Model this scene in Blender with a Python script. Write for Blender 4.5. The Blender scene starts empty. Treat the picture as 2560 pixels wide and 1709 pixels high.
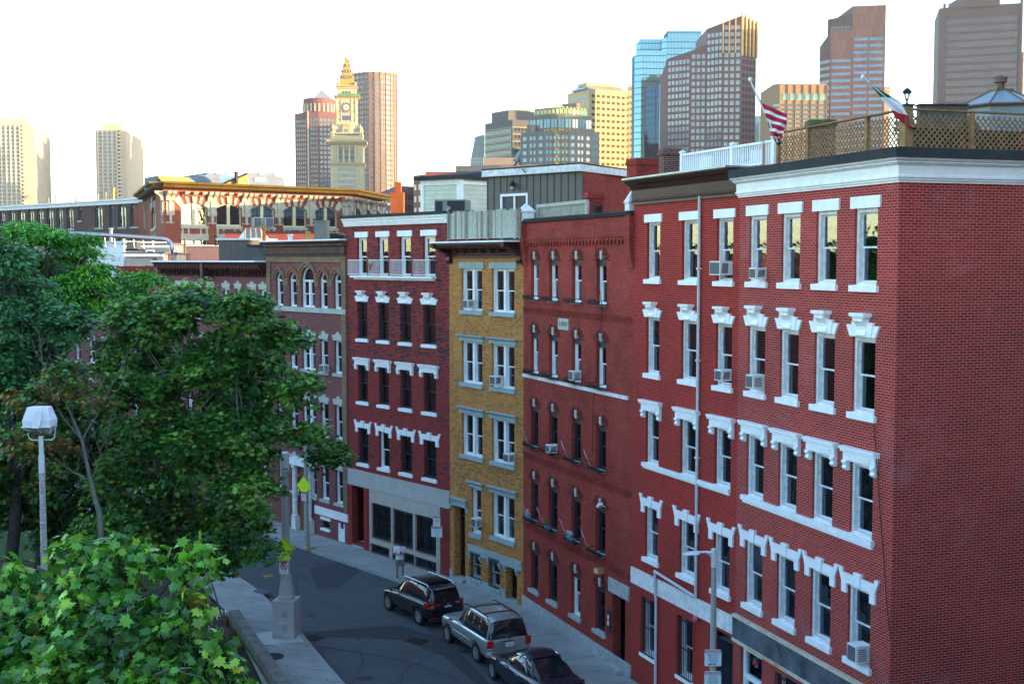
import bpy,math,random
from mathutils import Vector,Matrix
import numpy as np
rnd=random.Random(7)
R=math.radians
S=bpy.context.scene
COL=S.collection
# ---------------------------------------------------------------- camera, sky, sun, exposure
FPX,CX,CY,YH,CAMZ=3130.0,1280.0,854.5,651.0,15.0
TH=math.atan((CY-YH)/FPX)
cam_d=bpy.data.cameras.new('camera')
cam=bpy.data.objects.new('camera',cam_d);COL.objects.link(cam)
cam.location=(0,0,CAMZ);cam.rotation_euler=(math.pi/2-TH,0,0)
cam_d.sensor_width=36;cam_d.lens=36*FPX/2560
cam_d.clip_start=0.3;cam_d.clip_end=6000
S.camera=cam
SUN_AZ,SUN_EL=107.0,6.5
W=bpy.data.worlds.new('World');S.world=W;W.use_nodes=True
nt=W.node_tree;bg=nt.nodes['Background']
sky=nt.nodes.new('ShaderNodeTexSky');sky.sky_type='NISHITA';sky.sun_disc=False
sky.sun_elevation=R(SUN_EL);sky.sun_rotation=R(SUN_AZ)
sky.air_density=1.0;sky.dust_density=.5;sky.ozone_density=2.0
nt.links.new(sky.outputs[0],bg.inputs[0]);bg.inputs[1].default_value=0.15
sl=bpy.data.lights.new('sun','SUN');sl.energy=2.0;sl.angle=R(0.5);sl.color=(1.0,0.69,0.36)
so=bpy.data.objects.new('sun',sl);COL.objects.link(so)
sd=Vector((math.sin(R(SUN_AZ))*math.cos(R(SUN_EL)),math.cos(R(SUN_AZ))*math.cos(R(SUN_EL)),math.sin(R(SUN_EL))))
so.rotation_euler=sd.to_track_quat('Z','Y').to_euler();so.location=(60,-20,60)
S.view_settings.view_transform='Standard';S.view_settings.look='None'
S.view_settings.exposure=3.0;S.view_settings.gamma=1.0
# ---------------------------------------------------------------- picture -> place
def ray(px,py):
 dx=(px-CX)/FPX;dy=-(py-CY)/FPX
 return Vector((dx,math.cos(TH)+dy*math.sin(TH),-math.sin(TH)+dy*math.cos(TH)))
def P(px,py,Y):
 r=ray(px,py);s=Y/r.y
 return Vector((r.x*s,Y,CAMZ+r.z*s))
def G(px,py,z=0.0):
 r=ray(px,py);s=(z-CAMZ)/r.z
 return Vector((r.x*s,r.y*s,z))
 # ---------------------------------------------------------------- objects
def tag(o,label=None,cat=None,group=None,kind=None):
 if label:o['label']=label
 if cat:o['category']=cat
 if group:o['group']=group
 if kind:o['kind']=kind
 return o
def link(o,parent=None):
 COL.objects.link(o)
 if parent is not None:o.parent=parent
 return o
def empty(name,label,cat,loc=(0,0,0),rz=0.0,group=None,kind=None):
 o=bpy.data.objects.new(name,None);o.empty_display_size=0.2
 o.location=loc;o.rotation_euler=(0,0,rz);link(o)
 return tag(o,label,cat,group,kind)
def inst(name,me,parent=None,loc=(0,0,0),rz=0.0,scale=None):
 o=bpy.data.objects.new(name,me);o.location=loc;o.rotation_euler=(0,0,rz)
 if scale:o.scale=scale
 return link(o,parent)
def copy_tree(o,parent=None):
 c=o.copy();COL.objects.link(c);c.parent=parent
 for ch in o.children:copy_tree(ch,c)
 return c
class MB:
 """collects faces; build() makes one mesh object"""
 def __init__(s):s.v=[];s.f=[];s.m=[];s.cur=0
 def quad(s,*ps):
  b=len(s.v);s.v+=[tuple(p)for p in ps];s.f.append(tuple(range(b,b+len(ps))));s.m.append(s.cur);return s
 def add(s,vs,fs):
  b=len(s.v);s.v+=[tuple(p)for p in vs]
  for f in fs:s.f.append(tuple(b+i for i in f));s.m.append(s.cur)
  return s
 def box(s,x0,x1,y0,y1,z0,z1):
  if x0>x1:x0,x1=x1,x0
  if y0>y1:y0,y1=y1,y0
  if z0>z1:z0,z1=z1,z0
  vs=[(x0,y0,z0),(x1,y0,z0),(x1,y1,z0),(x0,y1,z0),(x0,y0,z1),(x1,y0,z1),(x1,y1,z1),(x0,y1,z1)]
  return s.add(vs,[(0,3,2,1),(4,5,6,7),(0,1,5,4),(1,2,6,5),(2,3,7,6),(3,0,4,7)])
 def prism(s,poly,y0,y1):
  """poly in (x,z), counter-clockwise seen from -y, extruded y0 (front) .. y1"""
  n=len(poly);vs=[(x,y0,z)for x,z in poly]+[(x,y1,z)for x,z in poly]
  fs=[tuple(range(n)),tuple(range(2*n-1,n-1,-1))]
  for i in range(n):
   j=(i+1)%n;fs.append((i,n+i,n+j,j))
  return s.add(vs,fs)
 def slab(s,poly,z0,z1):
  """poly in (x,y) counter-clockwise, extruded in z"""
  n=len(poly);vs=[(x,y,z0)for x,y in poly]+[(x,y,z1)for x,y in poly]
  fs=[tuple(range(n-1,-1,-1)),tuple(range(n,2*n))]
  for i in range(n):
   j=(i+1)%n;fs.append((i,j,n+j,n+i))
  return s.add(vs,fs)
 def profile(s,prof,x0,x1,miter0=0.0,miter1=0.0):
  """prof in (y,z) extruded along x; ends shifted by miter*y"""
  n=len(prof)
  vs=[(x0+miter0*y,y,z)for y,z in prof]+[(x1+miter1*y,y,z)for y,z in prof]
  fs=[tuple(range(n-1,-1,-1)),tuple(range(n,2*n))]
  for i in range(n):
   j=(i+1)%n;fs.append((i,n+i,n+j,j)[::-1])
  return s.add(vs,fs)
 def lathe(s,prof,c=(0,0,0),n=16,a0=0.0):
  """prof list of (r,z) bottom to top"""
  vs=[];fs=[]
  for r,z in prof:
   for k in range(n):
    a=a0+2*math.pi*k/n;vs.append((c[0]+r*math.cos(a),c[1]+r*math.sin(a),c[2]+z))
  for i in range(len(prof)-1):
   for k in range(n):
    l=(k+1)%n;fs.append((i*n+k,i*n+l,(i+1)*n+l,(i+1)*n+k))
  fs.append(tuple(range(n-1,-1,-1)));fs.append(tuple(range((len(prof)-1)*n,len(prof)*n)))
  return s.add(vs,fs)
 def tube(s,pts,rad,n=8,caps=True):
  pts=[Vector(p)for p in pts]
  if not isinstance(rad,(list,tuple)):rad=[rad]*len(pts)
  vs=[];fs=[];up=None
  for i,p in enumerate(pts):
   t=(pts[min(i+1,len(pts)-1)]-pts[max(i-1,0)]).normalized()
   if up is None:
    up=Vector((0,0,1))if abs(t.z)<.9 else Vector((1,0,0))
   a=t.cross(up)
   if a.length<1e-4:a=t.cross(Vector((1,0,0)))
   a.normalize();b=t.cross(a).normalized();up=-b if False else up
   for k in range(n):
    g=2*math.pi*k/n;vs.append(p+a*(rad[i]*math.cos(g))+b*(rad[i]*math.sin(g)))
  for i in range(len(pts)-1):
   for k in range(n):
    l=(k+1)%n;fs.append((i*n+k,i*n+l,(i+1)*n+l,(i+1)*n+k))
  if caps:fs.append(tuple(range(n-1,-1,-1)));fs.append(tuple(range((len(pts)-1)*n,len(pts)*n)))
  return s.add(vs,fs)
 def bar(s,a,b,w,t=None):
  """square bar from a to b"""
  return s.tube([a,b],[w*.7071,w*.7071],n=4)
 def mesh(s,name,mats=None,smooth=False):
  me=bpy.data.meshes.new(name);me.from_pydata(s.v,[],s.f)
  if mats is not None:
   if not isinstance(mats,(list,tuple)):mats=[mats]
   for m in mats:me.materials.append(m)
   if len(mats)>1:me.polygons.foreach_set('material_index',s.m)
  if smooth:me.polygons.foreach_set('use_smooth',[True]*len(me.polygons))
  me.update();return me
 def build(s,name,mats,parent=None,loc=(0,0,0),rz=0.0,smooth=False,bevel=0.0,angle=None):
  me=s.mesh(name,mats,smooth);o=inst(name,me,parent,loc,rz)
  if bevel:
   b=o.modifiers.new('bevel','BEVEL');b.width=bevel;b.segments=2;b.limit_method='ANGLE';b.angle_limit=R(40)
  return o
  # ---------------------------------------------------------------- materials
def node_mat(name):
 m=bpy.data.materials.new(name);m.use_nodes=True
 t=m.node_tree;return m,t,t.nodes['Principled BSDF']
def rgb(c):return(c[0],c[1],c[2],1.0)
def srgb(r,g,b):
 f=lambda c:(c/255/12.92)if c/255<=.04045 else((c/255+.055)/1.055)**2.4
 return(f(r),f(g),f(b))
MATS={}
def plain(name,col,rough=.7,metal=0.0,var=.12,scale=2.0,bump=0.0,spec=.25,emit=None,bscale=60.):
 """a base colour broken up by two octaves of noise, with a little bump"""
 if name in MATS:return MATS[name]
 m,t,b=node_mat(name)
 b.inputs['Roughness'].default_value=rough;b.inputs['Metallic'].default_value=metal
 b.inputs['Specular IOR Level'].default_value=spec
 tc=t.nodes.new('ShaderNodeTexCoord');n=t.nodes.new('ShaderNodeTexNoise')
 n.inputs['Scale'].default_value=scale;n.inputs['Detail'].default_value=6;n.inputs['Roughness'].default_value=.65
 t.links.new(tc.outputs['Object'],n.inputs['Vector'])
 mr=t.nodes.new('ShaderNodeMapRange');mr.inputs[1].default_value=.3;mr.inputs[2].default_value=.7
 mr.inputs[3].default_value=1-var;mr.inputs[4].default_value=1+var
 t.links.new(n.outputs['Fac'],mr.inputs[0])
 mx=t.nodes.new('ShaderNodeVectorMath');mx.operation='SCALE';mx.inputs[0].default_value=col[:3]
 t.links.new(mr.outputs[0],mx.inputs['Scale']);t.links.new(mx.outputs[0],b.inputs['Base Color'])
 if bump:
  n2=t.nodes.new('ShaderNodeTexNoise');n2.inputs['Scale'].default_value=bscale;n2.inputs['Detail'].default_value=4
  t.links.new(tc.outputs['Object'],n2.inputs['Vector'])
  bp=t.nodes.new('ShaderNodeBump');bp.inputs['Strength'].default_value=bump;bp.inputs['Distance'].default_value=.02
  t.links.new(n2.outputs['Fac'],bp.inputs['Height']);t.links.new(bp.outputs[0],b.inputs['Normal'])
 if emit:b.inputs['Emission Color'].default_value=rgb(emit[0]);b.inputs['Emission Strength'].default_value=emit[1]
 MATS[name]=m;return m
def ramp(t,fac,stops):
 r=t.nodes.new('ShaderNodeValToRGB');e=r.color_ramp.elements
 while len(e)<len(stops):e.new(.5)
 for i,(p,c)in enumerate(stops):e[i].position=p;e[i].color=rgb(c)
 t.links.new(fac,r.inputs[0]);return r.outputs[0]
def mixc(t,fac,a,b,mode='MIX'):
 m=t.nodes.new('ShaderNodeMix');m.data_type='RGBA';m.blend_type=mode
 for i,x in((0,fac),(6,a),(7,b)):
  if isinstance(x,bpy.types.NodeSocket):t.links.new(x,m.inputs[i])
  elif i==0:m.inputs[0].default_value=x
  else:m.inputs[i].default_value=rgb(x)
 return m.outputs[2]
def brick(name,c1,c2,mortar,bw=.21,bh=.068,ms=.0055,dark=None,dark_amt=0.0,patch=None,rough=.8,dirt=.25,bump=.35,amt_scale=.35,dark_z=None):
 """courses of brick laid in the building's own frame: x+y across, z up"""
 if name in MATS:return MATS[name]
 m,t,b=node_mat(name);b.inputs['Roughness'].default_value=rough;b.inputs['Specular IOR Level'].default_value=.10
 tc=t.nodes.new('ShaderNodeTexCoord');sx=t.nodes.new('ShaderNodeSeparateXYZ');t.links.new(tc.outputs['Object'],sx.inputs[0])
 ad=t.nodes.new('ShaderNodeMath');ad.operation='ADD';t.links.new(sx.outputs[0],ad.inputs[0]);t.links.new(sx.outputs[1],ad.inputs[1])
 cb=t.nodes.new('ShaderNodeCombineXYZ');t.links.new(ad.outputs[0],cb.inputs[0]);t.links.new(sx.outputs[2],cb.inputs[1])
 def bt(a,bb,mo):
  n=t.nodes.new('ShaderNodeTexBrick');t.links.new(cb.outputs[0],n.inputs['Vector'])
  n.inputs['Scale'].default_value=1;n.inputs['Brick Width'].default_value=bw;n.inputs['Row Height'].default_value=bh
  n.inputs['Mortar Size'].default_value=ms;n.inputs['Mortar Smooth'].default_value=.2;n.inputs['Bias'].default_value=0
  n.inputs['Color1'].default_value=rgb(a);n.inputs['Color2'].default_value=rgb(bb);n.inputs['Mortar'].default_value=rgb(mo);return n
 n1=bt((0,0,0),(1,1,1),(.5,.5,.5))
 col=mixc(t,n1.outputs['Color'],c1,c2)
 no=t.nodes.new('ShaderNodeTexNoise');no.inputs['Scale'].default_value=amt_scale;no.inputs['Detail'].default_value=5
 no.inputs['Roughness'].default_value=.7;t.links.new(tc.outputs['Object'],no.inputs['Vector'])
 if dark:
 # each brick has its own random value; where value + patchy noise is high the brick is the dark kind
  s1=t.nodes.new('ShaderNodeMath');s1.operation='MULTIPLY_ADD'
  nd=t.nodes.new('ShaderNodeTexNoise');nd.inputs['Scale'].default_value=.5;nd.inputs['Detail'].default_value=1;t.links.new(tc.outputs['Object'],nd.inputs['Vector'])
  t.links.new(nd.outputs['Fac'],s1.inputs[0]);s1.inputs[1].default_value=1.1;t.links.new(n1.outputs['Color'],s1.inputs[2])
  s2=t.nodes.new('ShaderNodeMath');s2.operation='GREATER_THAN';t.links.new(s1.outputs[0],s2.inputs[0]);s2.inputs[1].default_value=1.55-dark_amt
  if dark_z:
   zr=t.nodes.new('ShaderNodeMapRange');t.links.new(sx.outputs[2],zr.inputs[0]);zr.inputs[1].default_value=dark_z[0];zr.inputs[2].default_value=dark_z[1];zr.inputs[3].default_value=1.55;zr.inputs[4].default_value=1.55-dark_amt;t.links.new(zr.outputs[0],s2.inputs[1])
  col=mixc(t,s2.outputs[0],col,dark)
 mr=t.nodes.new('ShaderNodeMapRange');t.links.new(no.outputs['Fac'],mr.inputs[0])
 mr.inputs[1].default_value=.3;mr.inputs[2].default_value=.7;mr.inputs[3].default_value=1-dirt;mr.inputs[4].default_value=1+dirt*.6
 vs=t.nodes.new('ShaderNodeVectorMath');vs.operation='SCALE';t.links.new(col,vs.inputs[0]);t.links.new(mr.outputs[0],vs.inputs['Scale'])
 bc=vs.outputs[0]
 if patch:
  pn=t.nodes.new('ShaderNodeTexNoise');pn.inputs['Scale'].default_value=.55;pn.inputs['Detail'].default_value=9;pn.inputs['Roughness'].default_value=.75;t.links.new(tc.outputs['Object'],pn.inputs['Vector'])
  pr=t.nodes.new('ShaderNodeMapRange');t.links.new(pn.outputs['Fac'],pr.inputs[0]);pr.inputs[1].default_value=.55;pr.inputs[2].default_value=.75;pr.inputs[3].default_value=0;pr.inputs[4].default_value=.62;bc=mixc(t,pr.outputs[0],bc,patch)
 fin=mixc(t,n1.outputs['Fac'],bc,mortar)
 t.links.new(fin,b.inputs['Base Color'])
 bp=t.nodes.new('ShaderNodeBump');bp.inputs['Strength'].default_value=bump;bp.inputs['Distance'].default_value=.01;bp.invert=True
 t.links.new(n1.outputs['Fac'],bp.inputs['Height']);t.links.new(bp.outputs[0],b.inputs['Normal'])
 MATS[name]=m;return m
def siding(name,col,step,rough=.6,vertical=False,edge=.35,axis=None):
 """lapped boards: a dark joint line every step metres"""
 if name in MATS:return MATS[name]
 m,t,b=node_mat(name);b.inputs['Roughness'].default_value=rough
 tc=t.nodes.new('ShaderNodeTexCoord');sx=t.nodes.new('ShaderNodeSeparateXYZ');t.links.new(tc.outputs['Object'],sx.inputs[0])
 if vertical:
  ad=t.nodes.new('ShaderNodeMath');ad.operation='ADD';t.links.new(sx.outputs[0],ad.inputs[0]);t.links.new(sx.outputs[1],ad.inputs[1]);src=ad.outputs[0]
 else:src=sx.outputs[2]
 d=t.nodes.new('ShaderNodeMath');d.operation='DIVIDE';t.links.new(src,d.inputs[0]);d.inputs[1].default_value=step
 f=t.nodes.new('ShaderNodeMath');f.operation='FRACT';t.links.new(d.outputs[0],f.inputs[0])
 no=t.nodes.new('ShaderNodeTexNoise');no.inputs['Scale'].default_value=1.3;no.inputs['Detail'].default_value=5;t.links.new(tc.outputs['Object'],no.inputs['Vector'])
 c2=tuple(x*edge for x in col)
 lines=ramp(t,f.outputs[0],[(0,c2),(.1,col),(1,tuple(x*.93 for x in col))])
 v=t.nodes.new('ShaderNodeMapRange');t.links.new(no.outputs['Fac'],v.inputs[0]);v.inputs[1].default_value=.3;v.inputs[2].default_value=.7;v.inputs[3].default_value=.85;v.inputs[4].default_value=1.08
 vs=t.nodes.new('ShaderNodeVectorMath');vs.operation='SCALE';t.links.new(lines,vs.inputs[0]);t.links.new(v.outputs[0],vs.inputs['Scale'])
 t.links.new(vs.outputs[0],b.inputs['Base Color'])
 bp=t.nodes.new('ShaderNodeBump');bp.inputs['Strength'].default_value=.5;bp.inputs['Distance'].default_value=.02;bp.invert=not vertical
 t.links.new(f.outputs[0],bp.inputs['Height']);t.links.new(bp.outputs[0],b.inputs['Normal'])
 MATS[name]=m;return m
def glass_mat(name,tint=(.75,.85,.9),mirror=.12,wav=.25,alpha=.75):
 """window pane: see-through with a fresnel mirror and slightly wavy glass"""
 if name in MATS:return MATS[name]
 m=bpy.data.materials.new(name);m.use_nodes=True;t=m.node_tree;t.nodes.clear()
 out=t.nodes.new('ShaderNodeOutputMaterial')
 tr=t.nodes.new('ShaderNodeBsdfTransparent');tr.inputs[0].default_value=rgb(tint)
 gl=t.nodes.new('ShaderNodeBsdfGlossy');gl.inputs['Roughness'].default_value=.03;gl.inputs[0].default_value=(.74,.86,1,1)
 fr=t.nodes.new('ShaderNodeFresnel');fr.inputs[0].default_value=1.6
 mr=t.nodes.new('ShaderNodeMapRange');t.links.new(fr.outputs[0],mr.inputs[0]);mr.inputs[3].default_value=mirror;mr.inputs[4].default_value=1.0
 tc=t.nodes.new('ShaderNodeTexCoord');no=t.nodes.new('ShaderNodeTexNoise');no.inputs['Scale'].default_value=2.2;t.links.new(tc.outputs['Object'],no.inputs['Vector'])
 bp=t.nodes.new('ShaderNodeBump');bp.inputs['Strength'].default_value=wav;bp.inputs['Distance'].default_value=.03
 t.links.new(no.outputs['Fac'],bp.inputs['Height']);t.links.new(bp.outputs[0],gl.inputs['Normal'])
 mx=t.nodes.new('ShaderNodeMixShader');t.links.new(mr.outputs[0],mx.inputs[0]);t.links.new(tr.outputs[0],mx.inputs[1]);t.links.new(gl.outputs[0],mx.inputs[2])
 t.links.new(mx.outputs[0],out.inputs[0]);MATS[name]=m;return m
WHITE=plain('white_paint',(.78,.79,.80),.55,var=.10,scale=3,bump=.15)
WHITE2=plain('white_worn',(.66,.66,.66),.6,var=.25,scale=5,bump=.3)
STONE=plain('grey_stone',(.34,.36,.37),.85,var=.25,scale=4,bump=.4)
BLACKM=plain('black_iron',(.018,.018,.02),.5,metal=.2,var=.2)
DARKTRIM=plain('dark_trim',(.03,.032,.036),.6,var=.3,scale=6)
TAR=plain('roof_tar',(.035,.037,.04),.9,var=.35,scale=1.2,bump=.3)
GLASS=glass_mat('window_glass')
BLIND=siding('blind',(.62,.66,.66),.05,edge=.6)
CURTAIN=siding('curtain',(.50,.62,.66),.12,vertical=True,edge=.6)
ROOM=plain('room_dark',(.17,.21,.27),.95,var=.5,scale=.8)
CONC=plain('concrete',(.33,.33,.32),.9,var=.18,scale=2.5,bump=.3)
METAL=plain('galvanised',(.34,.38,.42),.4,metal=.8,var=.12,scale=4)
ALU=plain('painted_metal',(.62,.64,.66),.4,metal=.3,var=.08)
# ================================================================ the ground
# the street polyline: foot of the facades, far (left) to near (right)
def az(xv):return math.atan((xv-CX)/FPX*math.cos(TH))
def chain():
 k=lambda px:ray(px,YH).x/ray(px,YH).y
 pts=[Vector((k(2245)*30.0,30.0))]
 for xv,px in[(250,1848),(25,1585),(25,1309),(-880,1123),(-1340,866),(-1340,668),(-1340,405)]:
  a=az(xv);kk=k(px);X,Y=pts[-1]
  t=(kk*Y-X)/(math.sin(a)-kk*math.cos(a))
  pts.append(Vector((X+t*math.sin(a),Y+t*math.cos(a))))
 return pts
CP=chain()
def road_pts():
 """right kerb line: facade line pushed 2.15 m into the street"""
 out=[]
 pts=[CP[0]+(CP[0]-CP[1]).normalized()*30]+CP+[CP[-1]+(CP[-1]-CP[-2]).normalized()*30]
 for i in range(len(pts)):
  a=pts[max(i-1,0)];b=pts[min(i+1,len(pts)-1)]
  d=(b-a).normalized();n=Vector((-d.y,d.x))
  out.append(pts[i]+n*2.15)
 return out
RK=road_pts()
LK=[G(*p).xy for p in[(855.9,1709),(797,1641),(749,1581),(687,1519),(637,1474),(566,1427.6),(500,1385),(420,1342)]]
LK=[LK[0]+(LK[0]-LK[1]).normalized()*25]+LK+[LK[-1]+(LK[-1]-LK[-2]).normalized()*25]
def strip(mb,a,b,z):
 """sheet between two polylines of the same length"""
 for i in range(len(a)-1):mb.quad((*a[i],z),(*a[i+1],z),(*b[i+1],z),(*b[i],z))
def resample(pl,n):
 L=[0]
 for i in range(len(pl)-1):L.append(L[-1]+(pl[i+1]-pl[i]).length)
 out=[]
 for k in range(n):
  s=L[-1]*k/(n-1);i=max(j for j in range(len(L))if L[j]<=s+1e-6);i=min(i,len(pl)-2)
  out.append(pl[i].lerp(pl[i+1],(s-L[i])/max(L[i+1]-L[i],1e-6)))
 return out
def offset(pl,d):
 out=[]
 for i in range(len(pl)):
  a=pl[max(i-1,0)];b=pl[min(i+1,len(pl)-1)];t=(b-a).normalized()
  out.append(pl[i]+Vector((-t.y,t.x))*d)
 return out
def asphalt_mat():
 m,t,b=node_mat('asphalt');b.inputs['Roughness'].default_value=.82
 tc=t.nodes.new('ShaderNodeTexCoord')
 n1=t.nodes.new('ShaderNodeTexNoise');n1.inputs['Scale'].default_value=.22;n1.inputs['Detail'].default_value=7;n1.inputs['Roughness'].default_value=.7
 n2=t.nodes.new('ShaderNodeTexNoise');n2.inputs['Scale'].default_value=38;n2.inputs['Detail'].default_value=3
 v=t.nodes.new('ShaderNodeTexVoronoi');v.feature='DISTANCE_TO_EDGE';v.inputs['Scale'].default_value=.16
 w=t.nodes.new('ShaderNodeTexNoise');w.inputs['Scale'].default_value=1.4;w.inputs['Detail'].default_value=6
 for n in(n1,n2,w):t.links.new(tc.outputs['Object'],n.inputs['Vector'])
 ws=t.nodes.new('ShaderNodeVectorMath');ws.operation='MULTIPLY_ADD';t.links.new(w.outputs['Color'],ws.inputs[0]);ws.inputs[1].default_value=(1.6,1.6,0);t.links.new(tc.outputs['Object'],ws.inputs[2])
 t.links.new(ws.outputs[0],v.inputs['Vector'])
 c=ramp(t,n1.outputs['Fac'],[(.3,(.036,.041,.049)),(.5,(.050,.056,.066)),(.7,(.066,.073,.084))])
 g=ramp(t,n2.outputs['Fac'],[(.3,(.78,.78,.78)),(.7,(1.2,1.2,1.2))])
 c=mixc(t,1.0,c,g,'MULTIPLY')
 cr=ramp(t,v.outputs['Distance'],[(0,(.35,.35,.37)),(.012,(1,1,1))])
 c=mixc(t,1.0,c,cr,'MULTIPLY');t.links.new(c,b.inputs['Base Color'])
 bp=t.nodes.new('ShaderNodeBump');bp.inputs['Strength'].default_value=.35;bp.inputs['Distance'].default_value=.01
 t.links.new(n2.outputs['Fac'],bp.inputs['Height']);t.links.new(bp.outputs[0],b.inputs['Normal'])
 return m
def paving_mat(name,c0,c1):
 m,t,b=node_mat(name);b.inputs['Roughness'].default_value=.85
 tc=t.nodes.new('ShaderNodeTexCoord')
 n1=t.nodes.new('ShaderNodeTexNoise');n1.inputs['Scale'].default_value=.5;n1.inputs['Detail'].default_value=8;n1.inputs['Roughness'].default_value=.7
 n2=t.nodes.new('ShaderNodeTexNoise');n2.inputs['Scale'].default_value=30;n2.inputs['Detail'].default_value=2
 for n in(n1,n2):t.links.new(tc.outputs['Object'],n.inputs['Vector'])
 c=ramp(t,n1.outputs['Fac'],[(.32,c0),(.62,c1)]);g=ramp(t,n2.outputs['Fac'],[(.3,(.88,.88,.88)),(.7,(1.1,1.1,1.1))])
 c=mixc(t,1.0,c,g,'MULTIPLY');t.links.new(c,b.inputs['Base Color']);return m
ASPH=asphalt_mat();PAVE=paving_mat('sidewalk_concrete',(.20,.205,.205),(.31,.315,.31))
PAVE2=plain('new_concrete',(.48,.49,.49),.85,var=.08);GRAN=plain('granite_kerb',(.27,.28,.29),.8,var=.3,scale=6,bump=.3)
SOIL=plain('soil',(.035,.026,.018),.95,var=.5,scale=3,bump=.5);GRASS=plain('lawn',(.035,.075,.018),.95,var=.4,scale=3,bump=.6)
g=MB();g.quad((-3000,-400,-.02),(3000,-400,-.02),(3000,5000,-.02),(-3000,5000,-.02))
tag(g.build('ground',plain('city_ground',(.09,.09,.09),.95,var=.3,scale=.02)),kind='structure')
N=60
ra,la=resample(RK,N),resample(LK,N)
g=MB();strip(g,la,ra,0.0);tag(g.build('road',ASPH),kind='structure')
def path(name,edge,inner,mat,kerbw=.16,h=.14):
 g=MB();a=resample(edge,N);b=resample(offset(edge,kerbw),N);c=resample(inner,N);
 strip(g,b,c,h+.004);tag(g.build(name,mat),kind='structure')
 k=MB();strip(k,a,b,h)
 for i in range(N-1):k.quad((*a[i+1],-.01),(*a[i],-.01),(*a[i],h),(*a[i+1],h))
 tag(k.build('kerb',GRAN),kind='structure')
fac_line=[CP[0]+(CP[0]-CP[1]).normalized()*30]+CP+[CP[-1]+(CP[-1]-CP[-2]).normalized()*30]
path('sidewalk',RK,[p+(q-p)*1.1 for p,q in zip(RK,fac_line)],PAVE,kerbw=-.16)
LW=[G(*p).xy for p in[(652,1709),(575,1545),(470,1440),(400,1395),(330,1350)]]
LW=[LW[0]+(LW[0]-LW[1]).normalized()*25]+LW+[LW[-1]+(LW[-1]-LW[-2]).normalized()*30]
path('sidewalk',LK,LW,PAVE,kerbw=.16)
g=MB();far=[p+Vector((-90,5))for p in LW];strip(g,resample(LW,N),resample(far,N),.02);tag(g.build('soil',SOIL),kind='structure')
# joints in the paving: thin dark grooves laid as strips on the sheet
def joints(name,e,i,n0,n1,step=1.5,z=.1485,skip=()):
 a=resample(e,n1);b=resample(i,n1);g=MB()
 for k in range(n0,n1-1):
  p,q=a[k],b[k];t=(a[k+1]-a[k]).normalized()*.012
  g.quad((*(p-t),z),(*(p+t),z),(*(q+t),z),(*(q-t),z))
 return g
JM=plain('joint',(.06,.06,.06),.95)
g=joints('j',offset(RK,-.18),[p+(q-p)*.995 for p,q in zip(RK,fac_line)],2,78);tag(g.build('sidewalk_joints',JM),kind='structure')
g=joints('j',offset(LK,.18),offset(LW,-.02),2,66);tag(g.build('sidewalk_joints',JM),kind='structure')
def gpatch(name,pts,mat,z,kind='structure'):
 g=MB();ps=[G(x,y,z)for x,y in pts];g.quad(*ps);o=g.build(name,mat);tag(o,kind=kind);return o
 # pale new slab round the signal post, dark trench patches in the road, worn yellow line
gpatch('sidewalk_slab',[(625,1583),(642,1612),(760,1603),(742,1578),(700,1574)][::-1],PAVE2,.150)
PATCH=plain('road_patch',(.033,.037,.044),.85,var=.25,scale=5,bump=.2)
gpatch('road_patch',[(752,1580),(900,1568),(1000,1562),(1120,1600),(1180,1660),(1225,1709),(1190,1709),(1110,1640),(1010,1600),(900,1592),(765,1592)][::-1],PATCH,.004)
PATCH2=plain('road_patch_dark',(.040,.045,.053),.85,var=.2,scale=4)
gpatch('road_patch',[(775,1420),(860,1400),(905,1425),(850,1465),(790,1470)][::-1],PATCH2,.004)
YEL=plain('worn_yellow',(.26,.17,.03),.9,var=.5,scale=9)
gpatch('road_marking',[(567,1436),(590,1434),(625,1458),(612,1462)][::-1],YEL,.004)
gpatch('road_marking',[(655,1438),(680,1434),(686,1439),(662,1443)][::-1],YEL,.004)
gpatch('road_marking',[(760,1369),(790,1367),(792,1371),(764,1374)][::-1],YEL,.1495)
RED=plain('utility_spray',(.35,.05,.03),.9,var=.5,scale=9)
for x,y in((775,1412),(797,1416)):gpatch('road_marking',[(x,y),(x+8,y+4),(x+10,y+3),(x+2,y-1)][::-1],RED,.004)
ORS=plain('orange_spray',(.22,.10,.06),.9,var=.5,scale=9)
for x,y in((970,1548),(990,1545),(1075,1588),(1090,1636),(1112,1634)):
 gpatch('road_marking',[(x,y),(x+13,y+5),(x+14,y+4),(x+1,y-1)][::-1],ORS,.004)
 # long tar seam across the road
g=MB();pl=[G(x,y,.006)for x,y in[(770,1609),(880,1628),(960,1640),(1050,1660),(1150,1700)]]
for a,b in zip(pl,pl[1:]):
 n=Vector((0,.05,0));g.quad(a-n,b-n,b+n,a+n)
tag(g.build('road_seam',PATCH),kind='structure')
# more seams, cracks and oil spots
for pts in([(1130,1560),(1080,1555),(1040,1548),(980,1556)],[(880,1709),(910,1660),(900,1625),(930,1590)],[(800,1500),(850,1520),(900,1510),(960,1530)],[(1000,1709),(1010,1680),(1060,1670),(1090,1690)],[(690,1400),(740,1440),(745,1500),(800,1560)]):
 g=MB();pl=[G(x,y,.007)for x,y in pts]
 for a,b in zip(pl,pl[1:]):n=Vector((.012,.02,0));g.quad(a-n,b-n,b+n,a+n)
 tag(g.build('road_seam',PATCH),kind='structure')
rs=random.Random(2);g=MB()
for _ in range(22):
 x,y=rs.uniform(770,1180),rs.uniform(1400,1700);c=G(x,y,.0085);r_=rs.uniform(.05,.32);k=9;g.quad(*[(c.x+r_*rs.uniform(.6,1.1)*math.cos(6.283*i/k)*1.2,c.y+r_*rs.uniform(.6,1.1)*math.sin(6.283*i/k),.0085)for i in range(k)])
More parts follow.
